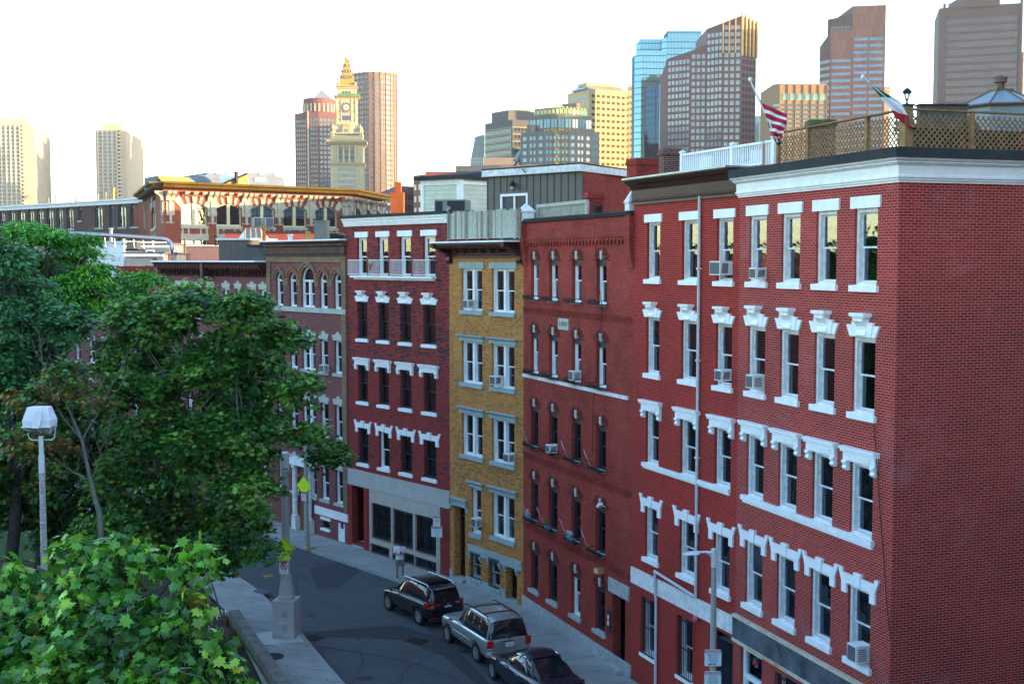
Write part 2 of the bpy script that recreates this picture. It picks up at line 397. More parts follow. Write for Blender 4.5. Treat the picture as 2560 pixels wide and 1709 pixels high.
tag(g.build('road_oil_stains',plain('oil_stain',(.032,.036,.043),.7,var=.3),None),kind='structure')
g=MB()
for _ in range(260):
 c=G(rs.uniform(560,900),rs.uniform(1440,1709),.158)if rs.random()<.6 else G(rs.uniform(900,1400),rs.uniform(1450,1700),.158);a=rs.random()*6.3;u=Vector((math.cos(a),math.sin(a),.1))*.045;v=Vector((-math.sin(a),math.cos(a),.15))*.03;g.quad(c-u,c+v,c+u,c-v)
tag(g.build('fallen_leaves',plain('dead_leaf',(.16,.10,.03),.8,var=.5,scale=9)),kind='stuff')
# iron covers
IRON=plain('rusty_iron',(.05,.035,.03),.7,metal=.4,var=.4,scale=12,bump=.5)
def cover_round(px,py,r,z,label):
 c=G(px,py,z);o=empty('manhole_cover',label,'manhole cover',c)
 m=MB();m.lathe([(r,0),(r,.012),(r*.93,.012),(r*.93,.006)],n=28);m.build('rim',IRON,o)
 m=MB();m.lathe([(r*.91,0),(r*.91,.010)],n=28)
 for i in range(-4,5):
  for j in range(-4,5):
   if math.hypot(i,j)<4.3:m.box(i*r*.19-.03,i*r*.19+.03,j*r*.19-.03,j*r*.19+.03,.010,.016)
 m.build('lid',IRON,o)
cover_round(682,1640,.42,.150,'round dark manhole cover in the left sidewalk below the signal cabinet')
def grate(px,py,w,d,rz,z,label,cat='drain'):
 c=G(px,py,z);o=empty('drain_grate',label,cat,c,rz)
 m=MB();m.box(-w/2,w/2,-d/2,-d/2+.04,0,.02);m.box(-w/2,w/2,d/2-.04,d/2,0,.02);m.box(-w/2,-w/2+.04,-d/2+.04,d/2-.04,0,.02);m.box(w/2-.04,w/2,-d/2+.04,d/2-.04,0,.02)
 m.build('frame',IRON,o)
 m=MB();k=int((w-.08)/.07)
 for i in range(k):x=-w/2+.05+i*.07;m.box(x,x+.035,-d/2+.045,d/2-.045,0,.015)
 m.build('bars',IRON,o)
grate(784,1593,.75,.6,R(-35),.002,'square rusty storm drain grate beside the left kerb near the cabinet')
grate(1041,1601,.8,.6,R(-30),.008,'square reddish utility cover in the road behind the silver car')
# ================================================================ the row of houses
class Facade:
 def __init__(s,A,B):
  s.A=A.copy();s.d=(B-A).normalized();s.L=(B-A).length
  s.n=Vector((-s.d.y,s.d.x));s.rz=math.atan2(s.d.y,s.d.x)
 def uz(s,px,py,k=0.0):
  r=ray(px,py);o=s.A+s.n*k
  det=-r.x*s.d.y+r.y*s.d.x
  t=(o.x*(-s.d.y)+o.y*s.d.x)/det
  p=Vector((r.x*t,r.y*t))-o
  return p.dot(s.d),CAMZ+r.z*t
 def u(s,px,py=700,k=0.0):return s.uz(px,py,k)[0]
 def z(s,px,py,k=0.0):return s.uz(px,py,k)[1]
 def w(s,u,k,z):p=s.A+s.d*u+s.n*k;return Vector((p.x,p.y,z))
def wall_grid(mb,L,H,holes,z0=0.0,th=.3,y=0.0):
 """front wall with rectangular holes and their reveals"""
 us=sorted({0.0,L}|{round(h[0],4)for h in holes}|{round(h[1],4)for h in holes})
 zs=sorted({z0,H}|{round(h[2],4)for h in holes}|{round(h[3],4)for h in holes})
 hs=[tuple(round(v,4)for v in h)for h in holes]
 for i in range(len(us)-1):
  for j in range(len(zs)-1):
   uc=(us[i]+us[i+1])/2;zc=(zs[j]+zs[j+1])/2
   if any(a<uc<b and c<zc<d for a,b,c,d in hs):continue
   mb.quad((us[i],y,zs[j]),(us[i+1],y,zs[j]),(us[i+1],y,zs[j+1]),(us[i],y,zs[j+1]))
 for a,b,c,d in hs:
  e=y+th
  mb.quad((a,y,c),(a,y,d),(a,e,d),(a,e,c));mb.quad((b,y,c),(b,e,c),(b,e,d),(b,y,d))
  mb.quad((a,y,d),(b,y,d),(b,e,d),(a,e,d));mb.quad((a,y,c),(a,e,c),(b,e,c),(b,y,c))
def shell(root,L,H,D,holes,mat,side=None,y0=0.0,roof=True):
 mb=MB();wall_grid(mb,L,H,holes,th=.34);mb.cur=0
 mb.quad((0,0,0),(0,0,H),(0,D,H),(0,D,0));mb.quad((L,0,0),(L,D,0),(L,D,H),(L,0,H));mb.quad((0,D,0),(0,D,H),(L,D,H),(L,D,0))
 mb.cur=1;mb.quad((.01,1.3,0),(L-.01,1.3,0),(L-.01,1.3,H-.01),(.01,1.3,H-.01))
 zz=0
 while zz<H-.2:mb.quad((.01,.36,zz+.01),(L-.01,.36,zz+.01),(L-.01,1.29,zz+.01),(.01,1.29,zz+.01));zz+=3.1
 w=mb.build('wall',[mat,ROOM],root)
 if roof:
  r=MB();r.box(.0,L,.0,D,H+.002,H+.10);r.build('roof',TAR,root)
 return w
 # ---- lintels: each returns an MB in the window's own frame (0,0,0 = lower left of the opening), w wide, top of opening at h
def lin_block(w,h,H=.30,o=.14,p=.05):
 m=MB();m.box(-o,w+o,-p,.06,h,h+H);return m
def lin_fan(w,h,H=.6):
 m=MB();k=H/.6
 c=w/2
 def wedge(x0b,x1b,x0t,x1t,zt,p):
  m.prism([(x0b,h),(x1b,h),(x1t,h+zt),(x0t,h+zt)],-p,.05)
  m.prism([(2*c-x1b,h),(2*c-x0b,h),(2*c-x0t,h+zt),(2*c-x1t,h+zt)],-p,.05)
 wedge(-.06*w,.10*w,-.21*w,.03*w,.29*k,.06);wedge(.105*w,.30*w,.035*w,.29*w,.37*k,.075)
 # the scrolled console in the middle, a side profile swept across its width
 prof=[(.05,0),(-.09,0),(-.13,.05),(-.11,.12),(-.08,.18),(-.09,.26),(-.15,.34),(-.21,.40),(-.20,.46),(.05,.46)]
 m.profile([(y,h+z*k)for y,z in prof],.29*w,.71*w)
 m.box(.24*w,.76*w,-.20,.05,h+.465*k,h+.51*k);m.box(.18*w,.82*w,-.25,.05,h+.512*k,h+.60*k)
 return m
def lin_hood(w,h,H=.36):
 m=MB()
 m.box(-.20*w,1.20*w,-.10,.05,h,h+H*.62)
 m.box(-.27*w,1.27*w,-.15,.05,h+H*.622,h+H*.82);m.box(-.27*w,1.27*w,-.19,.05,h+H*.822,h+H)
 m.box(.02*w,.98*w,-.125,-.10,h+H*.16,h+H*.24);m.box(.02*w,.98*w,-.135,-.10,h+H*.36,h+H*.46)
 for x in(-.20*w,1.02*w):
  pr=[(.05,h-.26),(-.08,h-.26),(-.13,h-.20),(-.10,h-.13),(-.15,h-.06),(-.14,h-.003),(.05,h-.003)]
  m.profile(pr,x,x+.18*w)
 return m
def lin_flare(w,h,H=.30):
 m=MB();o=.40*w
 main=[(-.24*w,h-.26),(-.01,h-.26),(-.01,h-.001),(w+.01,h-.001),(w+.01,h-.26),(1.24*w,h-.26),(1.24*w,h+.02),(1.0*w+o,h+H+.07),(1.22*w,h+H+.07),(1.20*w,h+H-.05),(-.20*w,h+H-.05),(-.22*w,h+H+.07),(-o,h+H+.07),(-.24*w,h+.02)]
 m.prism(main,-.06,.04)
 m.prism([(.40*w,h+.005),(.60*w,h+.005),(.66*w,h+H+.06),(.34*w,h+H+.06)],-.095,.04)
 return m
def lin_cornice(w,h,H=.28,o=.16):
 m=MB();m.box(-o,w+o,-.06,.05,h,h+H*.7)
 m.box(-o-.06,w+o+.06,-.13,.05,h+H*.70+.001,h+H*.84);m.box(-o-.10,w+o+.10,-.19,.05,h+H*.841,h+H)
 k=int((w+2*o)/.11)
 for i in range(k):x=-o+i*(w+2*o)/k;m.box(x,x+.05,-.10,-.06,h+H*.56,h+H*.69)
 return m
def lin_step(w,h,H=.45,o=.12):
 m=MB();m.prism([(-.03,h),(w+.03,h),(w+o*1.3,h+H*.62),(w*.72,h+H*.72),(w*.70,h+H*.86),(w*.62,h+H),(w*.38,h+H),(w*.30,h+H*.86),(w*.28,h+H*.72),(-o*1.3,h+H*.62)],-.05,.05)
 return m
def lin_arch(w,h,keyh=.27):
 """iron-dark segmental head, ring of edge-set bricks, slim pale keystone"""
 m=MB();n=9;rise=.16
 pts=[(w*i/n,h-rise+rise*math.sin(math.pi*i/n)**.8)for i in range(n+1)]
 m.cur=0
 m.prism([(0,h-rise-.12)]+[(w,h-rise-.12)]+pts[::-1],.10,.14)
 m.cur=1
 for i in range(11):
  a=math.pi*(.10+.80*i/10);cx=w/2;r0,r1=w*.60,w*.60+.22
  for rr,p in((r0,.03),):
   ca,sa=math.cos(a),math.sin(a);t=.028
   x0,z0=cx+r0*ca,h-.02+(r0*sa-w*.30)*.55;x1,z1=cx+r1*ca,h-.02+(r1*sa-w*.30)*.9
   if abs(ca)<.16:continue
   m.prism([(x0-t*sa,z0+t*ca*.5),(x0+t*sa,z0-t*ca*.5),(x1+t*sa,z1-t*ca*.5),(x1-t*sa,z1+t*ca*.5)][::1 if True else-1],-p,.01)
 m.cur=2;m.prism([(w/2-.06,h-.04),(w/2+.06,h-.04),(w/2+.085,h+keyh),(w/2-.085,h+keyh)],-.05,.05)
 return m
LIN=dict(block=lin_block,fan=lin_fan,hood=lin_hood,flare=lin_flare,cornice=lin_cornice,step=lin_step)
def frame_mb(w,h,rec=.12,cas=.06,sash=.045,double=False,mull=.10,open_lower=0.0):
 """sash window: casing round the opening, two sliding sashes, meeting rail in the middle"""
 m=MB();g=MB();dp=.20 if rec<.12 else .11
 a,b=rec,rec+dp
 m.box(0,cas,a,b,0,h);m.box(w-cas,w,a,b,0,h);m.box(cas,w-cas,a,b,h-cas,h);m.box(cas,w-cas,a-.03,b,0,cas*.8)
 bays=[(cas,w-cas)]
 if double:
  c=w/2;m.box(c-mull/2,c+mull/2,a-.01,b,cas*.8,h-cas);bays=[(cas,c-mull/2),(c+mull/2,w-cas)]
 for x0,x1 in bays:
  zb,zt=cas*.8,h-cas;zm=(zb+zt)/2
  for lo,hi,yy in((zm-.02,zt,a+dp*.45),(zb+open_lower,zm+.02+open_lower,a+dp*.45+.04)):
   s=sash;m.box(x0,x0+s,yy,yy+.035,lo,hi);m.box(x1-s,x1,yy,yy+.035,lo,hi)
   m.box(x0+s,x1-s,yy,yy+.035,lo,lo+s);m.box(x0+s,x1-s,yy,yy+.035,hi-s,hi)
   g.box(x0+s*.8,x1-s*.8,yy+.014,yy+.020,lo+s*.8,hi-s*.8)
 return m,g,bays
WIN_CACHE={}
def window(root,u0,u1,z0,z1,lint=None,sill=.16,fmat=None,tmat=None,smat=None,rec=.12,double=False,blind=0.0,curtain=False,cas=.06,lint_kw=None,sill_o=.10,bars=False,name='window',label=None,openl=0.0,sash=.045,mull=.10,grille=False):
 w,h=round(u1-u0,2),round(z1-z0,2)
 sx=(u1-u0)/w;sz=(z1-z0)/h
 fmat=fmat or WHITE;tmat=tmat or WHITE;smat=smat or tmat;lint_kw=lint_kw or{}
 key=(w,h,fmat.name,rec,double,cas,openl,sash,mull)
 if key not in WIN_CACHE:
  m,g,bays=frame_mb(w,h,rec,cas,sash,double,mull,openl)
  WIN_CACHE[key]=(m.mesh('window',fmat),g.mesh('pane',GLASS),bays)
 fm,pm,bays=WIN_CACHE[key]
 o=inst(name,fm,root,(u0,0,z0),0,(sx,1,sz))
 if label:o['label']=label
 inst('pane',pm,o)
 if sill:
  k=('sill',w,sill,smat.name,sill_o)
  if k not in WIN_CACHE:
   s=MB();s.box(-sill_o,w+sill_o,-.09,-.001,-sill,0);s.box(.002,w-.002,-.001,rec-.031,-.05,.012);WIN_CACHE[k]=s.mesh('sill',smat)
  inst('sill',WIN_CACHE[k],o)
 if lint:
  k=(lint,w,h,tmat.name,str(lint_kw))
  if k not in WIN_CACHE:
   if lint=='arch':WIN_CACHE[k]=lin_arch(w,h,**lint_kw).mesh('lintel',[DARKTRIM,tmat,STONE_PALE])
   else:WIN_CACHE[k]=LIN[lint](w,h,**lint_kw).mesh('lintel',tmat)
  inst('lintel',WIN_CACHE[k],o)
 if blind>0:
  k=('blind',w,h,round(blind,2),rec)
  if k not in WIN_CACHE:
   s=MB();s.box(cas*.5,w-cas*.5,rec+.215,rec+.222,h*(1-blind),h-.02);WIN_CACHE[k]=s.mesh('blind',BLIND)
  inst('blind',WIN_CACHE[k],o)
 if curtain:
  k=('curtain',w,h,rec)
  if k not in WIN_CACHE:
   s=MB();n=10
   for i in range(n):
    x0=w*i/n;s.quad((x0,rec+.22+.02*(i%2),.03),(x0+w/n,rec+.22+.02*((i+1)%2),.03),(x0+w/n,rec+.22+.02*((i+1)%2),h-.03),(x0,rec+.22+.02*(i%2),h-.03))
   WIN_CACHE[k]=s.mesh('curtain',CURTAIN)
  inst('curtain',WIN_CACHE[k],o)
 if bars:
  k=('bars',w,h)
  if k not in WIN_CACHE:
   s=MB();n=max(4,int(w/.11))
   for i in range(n+1):x=w*i/n;s.bar((x,-.07,-.06),(x,-.07,h+.04),.022)
   for zz in(.05,h*.5,h-.06):s.box(-.03,w+.03,-.08,-.055,zz-.015,zz+.015)
   for x in(0,w):
    for zz in(.05,h-.06):s.bar((x,-.07,zz),(x,.0,zz),.02)
   WIN_CACHE[k]=s.mesh('security_bars',BLACKM)
  inst('security_bars',WIN_CACHE[k],o)
 if grille:
  k=('sillbox',w)
  if k not in WIN_CACHE:
   s=MB();x0,x1=-.12,w+.06
   for zz in(.02,.17):
    s.bar((x0,-.32,zz),(x1,-.32,zz),.018);s.bar((x0,-.32,zz),(x0,0,zz),.018);s.bar((x1,-.32,zz),(x1,0,zz),.018)
   n=13
   for i in range(n+1):
    x=x0+(x1-x0)*i/n;s.bar((x,-.32,.02),(x,-.32,.17),.014)
    if i%2==0 and i<n:
     cx=x+(x1-x0)/n;s.tube([(cx+.035*math.cos(a),-.32,.095+.045*math.sin(a))for a in[j*math.pi/3 for j in range(7)]],.007,n=4,caps=False)
   s.box(x0,x1,-.31,-.01,.0,.012)
   WIN_CACHE[k]=s.mesh('sill_box',BLACKM)
  inst('sill_box',WIN_CACHE[k],o)
 return o
def ac_unit(loc,rz,label,w=.5,h=.36,d=.38,kind=0,col=None):
 """window air conditioner: casing, outer coil grille, louvred side"""
 o=empty('air_conditioner',label,'air conditioner',loc,rz,'air conditioners in the windows')
 col=col or plain('ac_white',(.62,.63,.62),.5,var=.15,scale=6)
 m=MB();m.box(0,w,-d,.12,0,h);m.build('casing',col,o,bevel=.015)
 g=MB();gm=plain('ac_grille',(.10,.11,.12),.6,var=.2)
 n=9
 g.box(.04,w-.04,-d-.004,-d+.0,.04,h-.04)
 for i in range(n):z=.05+(h-.1)*i/n;g.box(.04,w-.04,-d-.014,-d-.004,z,z+.012)
 g.build('grille',gm,o)
 l=MB()
 for i in range(6):
  if kind==0:z=.06+(h-.12)*i/6;l.box(w,w+.006,-d+.06,-.05,z,z+.026)
  else:
   y=-d+.06+(d-.12)*i/6;l.quad((w+.004,y,.06),(w+.004,y+.03,.06),(w+.004,y+.055,h-.06),(w+.004,y+.025,h-.06))
 l.build('side_louvres',gm,o)
 return o
STONE_PALE=plain('pale_stone',(.42,.42,.38),.85,var=.2,scale=5,bump=.3)
BR1=brick('brick_corner',(.40,.030,.018),(.27,.016,.012),(.38,.24,.23),ms=.0066,dirt=.30,patch=(.34,.16,.17))
BR2=brick('brick_red_painted',(.36,.016,.010),(.25,.010,.008),(.34,.17,.15),ms=.0052,dirt=.22)
BR3=brick('brick_1889',(.34,.045,.030),(.23,.030,.024),(.24,.09,.08),ms=.0040,dirt=.38,amt_scale=.6,bump=.3)
BR4=brick('brick_yellow',(.52,.215,.050),(.36,.125,.032),(.40,.30,.16),bw=.22,ms=.0055,dirt=.25,dark=(.25,.10,.030),dark_amt=.12,amt_scale=.8)
BR5=brick('brick_dark_mottled',(.28,.026,.024),(.20,.020,.020),(.24,.12,.11),ms=.005,dark=(.035,.020,.028),dark_amt=.30,dark_z=(8.0,10.5),dirt=.2,amt_scale=.8)
BR6=brick('brick_brown_row',(.20,.050,.048),(.15,.035,.036),(.30,.20,.19),ms=.0065,dirt=.3)
TANB=brick('brick_tan',(.26,.17,.10),(.16,.10,.06),(.24,.19,.15),ms=.006,dirt=.3)
MAROON=plain('maroon_paint',(.055,.014,.016),.5,var=.25,scale=3)
BROWNC=plain('brown_cornice',(.045,.018,.012),.45,var=.3,scale=2.5,bump=.2)
def cornice(root,L,z0,z1,proj,mat,kind='plain',ext0=0.0,ext1=0.0,name='cornice',m1=0.0,m0=0.0):
 H=z1-z0;m=MB()
 pr=[(.02,0),(-.18,0),(-.18,.10),(-.22,.14),(-.24,.20),(-.20,.22),(-.26,.58),(-.30,.62),(-.42,.70),(-.52,.78),(-.80,.84),(-.92,.92),(-1.0,.96),(-1.0,1.0),(.02,1.0)]
 m.profile([(y*proj,z0+z*H)for y,z in pr],-ext0,L+ext1,m0,m1)
 return m.build(name,mat,root)
 # ------------------------------------------------ house 1, the corner house
F1=Facade(CP[1],CP[0]);H1=F1.z(2255,455)
R1=empty('corner_house','red brick corner house with pale mortar and a deep white cornice, nearest on the right','house',(*F1.A,0),F1.rz,'row houses along the street')
top1=CAMZ+2.66
cols1=[(1872.9,1916.1),(1953.2,2000.3),(2039.9,2091.6),(2135.6,2193.5)]
U1=[(F1.u(a,620),F1.u(b,620))for a,b in cols1]
Z1=[(F1.z(2130,712.4),F1.z(2132,522.5)),(F1.z(2120,1026.6),F1.z(2129,838.9)),(F1.z(2124.6,1330.2),F1.z(2129,1150.5)),(F1.z(2111.7,1636.5),F1.z(2122.6,1456.5))]
gd=(F1.u(1851,1640),F1.u(1905,1640));gz=F1.z(1851,1605)
holes=[(a,b,c,d)for a,b in U1 for c,d in Z1]+[(gd[0],gd[1],.15,gz-.05),(F1.u(1944,1690),F1.u(2010,1730),1.5,F1.z(1944,1678))]
L1,D1=F1.L,16.0
shell(R1,L1,H1+.02,D1,holes,BR1,roof=False)
o=MB();o.box(0,L1,0,D1,top1-.25,top1);o.build('roof',TAR,R1)
lints=['block','fan','hood','flare']
for j,(c,d)in enumerate(Z1):
 for i,(a,b)in enumerate(U1):
  window(R1,a,b,c,d,lints[j],sill=(.16 if j!=2 else 0),rec=.07,cas=.10,fmat=WHITE2,tmat=WHITE,blind=[[.45,.95,.62,.72],[0,.5,.55,.42],[.4,.55,.0,0],[.3,.6,.9,.35]][j][i],curtain=(i+j)%3==2,lint_kw=dict(H=.30)if j==0 else{},label=None)
  # continuous sill of the third row
m=MB();zb=Z1[2][0];m.box(U1[0][0]-.16,U1[3][1]+.12,-.12,.0,zb-.14,zb);m.box(U1[0][0]-.12,U1[3][1]+.08,-.07,.0,zb-.22,zb-.141)
for a,b in U1:m.box(a+.002,b-.002,.0005,.10,zb-.03,zb+.01)
m.build('sill_course',WHITE,R1)
# white cornice turning the corner, black coping on top
cb,ct=H1,CAMZ+2.42
prc=[(.02,0),(-.05,0),(-.05,.09),(-.10,.10),(-.10,.19),(-.15,.20),(-.15,.28),(-.11,.30),(-.12,.72),(-.18,.74),(-.26,.82),(-.24,.86),(-.34,.93),(-.36,1.0),(.02,1.0)]
m=MB();m.profile([(y,cb+z*(ct-cb))for y,z in prc],-.02,L1,0,-1.0);o=m.build('cornice',WHITE,R1)
m=MB();m.profile([(y,cb+z*(ct-cb))for y,z in prc],0,D1,-(-1.0)if False else 1.0,0)
me=m.mesh('cornice',WHITE);o=inst('cornice',me,R1,(L1,0,0),math.pi/2)
m=MB();m.profile([(.3,ct+.001),(-.40,ct+.001),(-.40,ct+.24),(.3,ct+.24)],-.02,L1,0,-1.0);m.build('coping',TAR,R1)
m=MB();m.profile([(.3,ct+.001),(-.40,ct+.001),(-.40,ct+.24),(.3,ct+.24)],0,D1,1.0,0);inst('coping',m.mesh('coping',TAR),R1,(L1,0,0),math.pi/2)
# stripped shop-sign fascia over the ground floor
z_t,z_b=F1.z(1838.3,1532.2),F1.z(1837,1589.6)
FASC=plain('fascia_metal',(.11,.125,.15),.5,metal=.3,var=.55,scale=1.6,bump=.3)
m=MB();m.box(0.01,L1,-.10,.0,z_b,z_t-.06);m.build('shop_fascia',FASC,R1)
WOOD=plain('raw_wood',(.50,.36,.20),.8,var=.3,scale=4);WOODW=plain('wood_pale',(.55,.48,.38),.8,var=.3,scale=4)
m=MB();m.box(0.01,L1,-.13,.0,z_t-.059,z_t+.02);m.build('fascia_batten',WOODW,R1)
m=MB();m.box(0.01,L1,-.12,.0,z_b-.10,z_b-.001);m.build('fascia_batten',WOODW,R1)
m=MB();m.box(1.0,3.2,-.125,-.12,z_b-.10,z_b-.004);m.build('fascia_batten',WOOD,R1)
# ground floor door frame and barred window
m=MB();a,b=gd;zt=gz-.05
m.box(a,a+.14,.10,.26,.15,zt);m.box(b-.14,b,.10,.26,.15,zt);m.box(a+.14,b-.14,.10,.26,zt-.14,zt);m.box(a+.14,b-.14,.10,.26,zt-1.0,zt-.86);m.box(a+.14,a+.2,.14,.22,.15,zt-1.0);m.box(b-.2,b-.14,.14,.22,.15,zt-1.0)
dr=m.build('door',WHITE,R1);m=MB();m.box(a+.14,b-.14,.18,.19,zt-.86,zt-.14);m.box(a+.2,b-.2,.18,.19,.3,zt-1.01);m.build('pane',GLASS,dr)
window(R1,F1.u(1944,1690),F1.u(2010,1730),1.5,F1.z(1944,1678),None,bars=True,sill=.12)
pos=F1.w(F1.u(1901,1655),-.16,F1.z(1901,1655))
o=empty('fire_bell','small red alarm bell under the grey fascia of the corner house','alarm',pos,F1.rz)
m=MB();REDM=plain('alarm_red',(.35,.02,.03),.4);m.lathe([(.0,-.0),(.09,.0),(.10,.03),(.06,.07),(0,.08)],n=14);q=m.build('bell',REDM,o);q.rotation_euler=(math.pi/2,0,0)
m=MB();m.box(-.05,.05,0,.04,-.12,.02);m.build('bracket',WHITE2,o)
# ------------------------------------------------ house 2, painted red with a brown cornice
F2=Facade(CP[2],CP[1]);H2=F2.z(1588.5,513)
R2=empty('row_house','bright red brick house with a dark brown cornice and a grey downpipe','house',(*F2.A,0),F2.rz,'row houses along the street')
U2=[(F2.u(1617.4,640),F2.u(1650.2,640)),(F2.u(1704.7,640),F2.u(1744,640)),(F2.u(1791.5,640),F2.u(1832.5,640))]
Z2=[(F2.z(1785,702.7),F2.z(1787.3,546.2)),(F2.z(1781,961.4),F2.z(1787,806.4)),(F2.z(1822.7,1221),F2.z(1611.7,1023.4)),(F2.z(1601.3,1385.6),F2.z(1611.3,1260.5))]
gw=[(F2.u(1607,1520),F2.u(1638,1520),F2.z(1600,1624.8),F2.z(1607,1489)),(F2.u(1697,1600),F2.u(1731,1600),F2.z(1689,1679.6),F2.z(1697,1536))]
door2=(F2.u(1773,1600),F2.u(1832,1600),.15,F2.z(1774,1563))
holes=[(a,b,c,d)for a,b in U2 for c,d in Z2]+gw+[door2]
shell(R2,F2.L,H2,14.0,holes,BR2)
cornice(R2,F2.L,H2,F2.z(1840,420),.45,BROWNC,ext1=-.02)
m=MB();z=F2.z(1840,420);m.box(0,F2.L-.02,-.50,1.2,z+.002,z+.06);m.build('flashing',plain('lead_flashing',(.30,.36,.36),.4,metal=.5,var=.2),R2)
for j,(c,d)in enumerate(Z2):
 for i,(a,b)in enumerate(U2):
  window(R2,a,b,c,d,lints[j],sill=(.15 if j!=2 else 0),rec=.09,cas=.075,fmat=WHITE2,tmat=WHITE,lint_kw=dict(H=.27)if j==0 else(dict(H=.52)if j==1 else{}),blind=[[.9,.5,.0],[0,.3,.35],[0,.2,0],[0,0,.25]][j][i],curtain=(i*2+j)%4==1)
m=MB();zb=Z2[2][0];m.box(U2[0][0]-.14,U2[2][1]+.02,-.10,.0,zb-.13,zb);m.box(U2[0][0]-.12,U2[2][1],-.05,.0,zb-.20,zb-.131)
for a,b in U2:m.box(a+.002,b-.002,.0005,.10,zb-.03,zb+.01)
m.build('sill_course',WHITE,R2)
m=MB();m.box(0,F2.L,-.06,.0,F2.z(1576.2,1451.3),F2.z(1576.2,1412.2));m.build('belt_course',WHITE2,R2)
for q in gw:window(R2,*q,None,sill=.12,bars=True,fmat=WHITE,rec=.1)
m=MB();m.box(door2[0],door2[1],.9,.95,.15,door2[3]);d=m.build('door',plain('dark_door',(.02,.017,.015),.4,var=.3),R2)
m=MB();m.box(door2[0]+.15,door2[1]-.15,.88,.895,1.3,2.2);m.build('pane',GLASS,d)
# downpipe with its offset along the belt course
m=MB();up=F2.u(1753,560);zt_=H2+.1;z1_=F2.z(1745,1493);u2_=F2.u(1645,1443)
m.tube([(up,-.07,zt_),(up,-.07,z1_)],.05,n=8);m.tube([(up,-.12,z1_+.05),(u2_,-.14,z1_+.25)],.05,n=8);m.tube([(u2_,-.12,z1_+.25),(u2_-.02,-.10,z1_-.5),(u2_,-.07,z1_-.7),(u2_,-.07,.2)],.05,n=8)
for zz in(H2-2.2,H2-5.1,H2-8.2):m.box(up-.07,up+.07,-.13,0,zz,zz+.06)
m.build('downpipe',plain('pipe_grey',(.50,.52,.55),.5,var=.15,scale=5),R2)
pos=F2.w(F2.u(1747,1545),-.12,F2.z(1747,1545));o=empty('fire_bell','pink-red round bell on the white belt course of the red house','alarm',pos,F2.rz)
m=MB();m.lathe([(.0,-.0),(.11,.0),(.12,.03),(.07,.08),(0,.09)],n=14);q=m.build('bell',plain('alarm_pink',(.5,.10,.16),.5),o);q.rotation_euler=(math.pi/2,0,0)
m=MB();m.box(-.04,.04,0,.05,-.03,.03);m.build('bracket',WHITE2,o)
# ------------------------------------------------ house 3, the 1889 house
F3=Facade(CP[3],CP[2]);H3=F3.z(1400,552)
R3=empty('row_house','dull red brick house with an 1889 plaque, slim arched windows and iron sill boxes','house',(*F3.A,0),F3.rz,'row houses along the street')
U3=[(F3.u(1327.5,700),F3.u(1346,700)),(F3.u(1373,700),F3.u(1394.5,700)),(F3.u(1430.5,700),F3.u(1453.5,700)),(F3.u(1491.5,700),F3.u(1516.7,700))]
Z3=[(F3.z(1492,760.6),F3.z(1492,645)),(F3.z(1489,966.3),F3.z(1489,849)),(F3.z(1487,1169.7),F3.z(1487,1055)),(F3.z(1485,1375.4),F3.z(1485,1256)),(F3.z(1482,1566.4),F3.z(1483,1452))]
door3=(F3.u(1531,1580),F3.u(1563,1580),.3,F3.z(1531,1478))
holes=[(a,b,c,d)for a,b in U3 for c,d in Z3]+[door3]
shell(R3,F3.L,H3,12.0,holes,BR3)
ARCHB=plain('arch_bricks',(.10,.025,.025),.85,var=.3,scale=9)
lamp_w={}
for j,(c,d)in enumerate(Z3):
 for i,(a,b)in enumerate(U3):
  white=j<2 or(j==4 and i==2)
  window(R3,a,b,c,d,'arch',sill=.14 if j==4 else .06,fmat=WHITE if white else DARKTRIM,tmat=ARCHB,smat=STONE,rec=.14,cas=.05 if white else .07,blind=[[.5,.2,.5,.5],[.5,.5,.0,.55],[.4,.5,.5,.6],[.3,.45,.4,.5],[.5,.5,.3,0]][j][i],curtain=(j==4 and i in(0,1,3)),grille=(j<4),sill_o=.12 if j==4 else-.02)
  # brick corbel table, dentil bands, plaque, stone belt, plinth, coping
def corbel(F,root,zc,h,step,rows=2,u0=0.0,u1=None,proj=.10,mat=None,name='corbel_course'):
 m=MB();u1=u1 or F.L;n=int((u1-u0)/step)
 for r in range(rows):
  for i in range(n):
   x=u0+(i+(.5 if r%2 else 0))*step
   m.box(x,x+step*.52,-proj*(1-.25*r),-.001,zc-(r+1)*h/rows+.004,zc-r*h/rows)
 m.build(name,mat,root)
m=MB();zc=F3.z(1400,595)
for i in range(int((F3.L-.8)/.30)):
 x=.55+i*.30;m.box(x,x+.11,-.10,-.001,zc-.30,zc-.03);m.box(x+.13,x+.24,-.10,-.001,zc-.16,zc-.03)
m.box(.45,F3.L-.35,-.12,-.001,zc-.03+.001,zc+.04);m.build('corbel_table',BR3,R3)
m=MB();m.box(.25,F3.L-.2,-.05,-.001,zc+.05,H3-.01);m.build('brick_frieze',BR3,R3)
for zz in(F3.z(1310,767),F3.z(1310,1128),F3.z(1310,1300)):corbel(F3,R3,zz,.26,.17,rows=3,proj=.05,mat=BR3,name='dentil_band')
m=MB();zz=F3.z(1308.4,932.8);m.box(0,F3.L-.35,-.06,-.001,zz-.13,zz);m.build('belt_course',WHITE2,R3)
m=MB();m.box(0,F3.L,-.07,-.001,0.1,.62);m.build('plinth',STONE,R3)
m=MB();m.box(0,F3.L,-.22,.35,H3+.10,H3+.17);m.box(0,F3.L,-.16,-.002,H3+.02,H3+.099);m.build('coping',TAR,R3)
m=MB()
for x0,x1 in((0,.42),(F3.L-.40,F3.L)):
 m=MB()
 for k in range(5):m.box(x0,x1,-.06-.03*k,-.001,zc-1.15+k*.14,zc-1.15+(k+1)*.14-.002)
 m.box(x0,x1,-.20,-.001,zc-.45,H3);m.build('pier',BR3,R3)
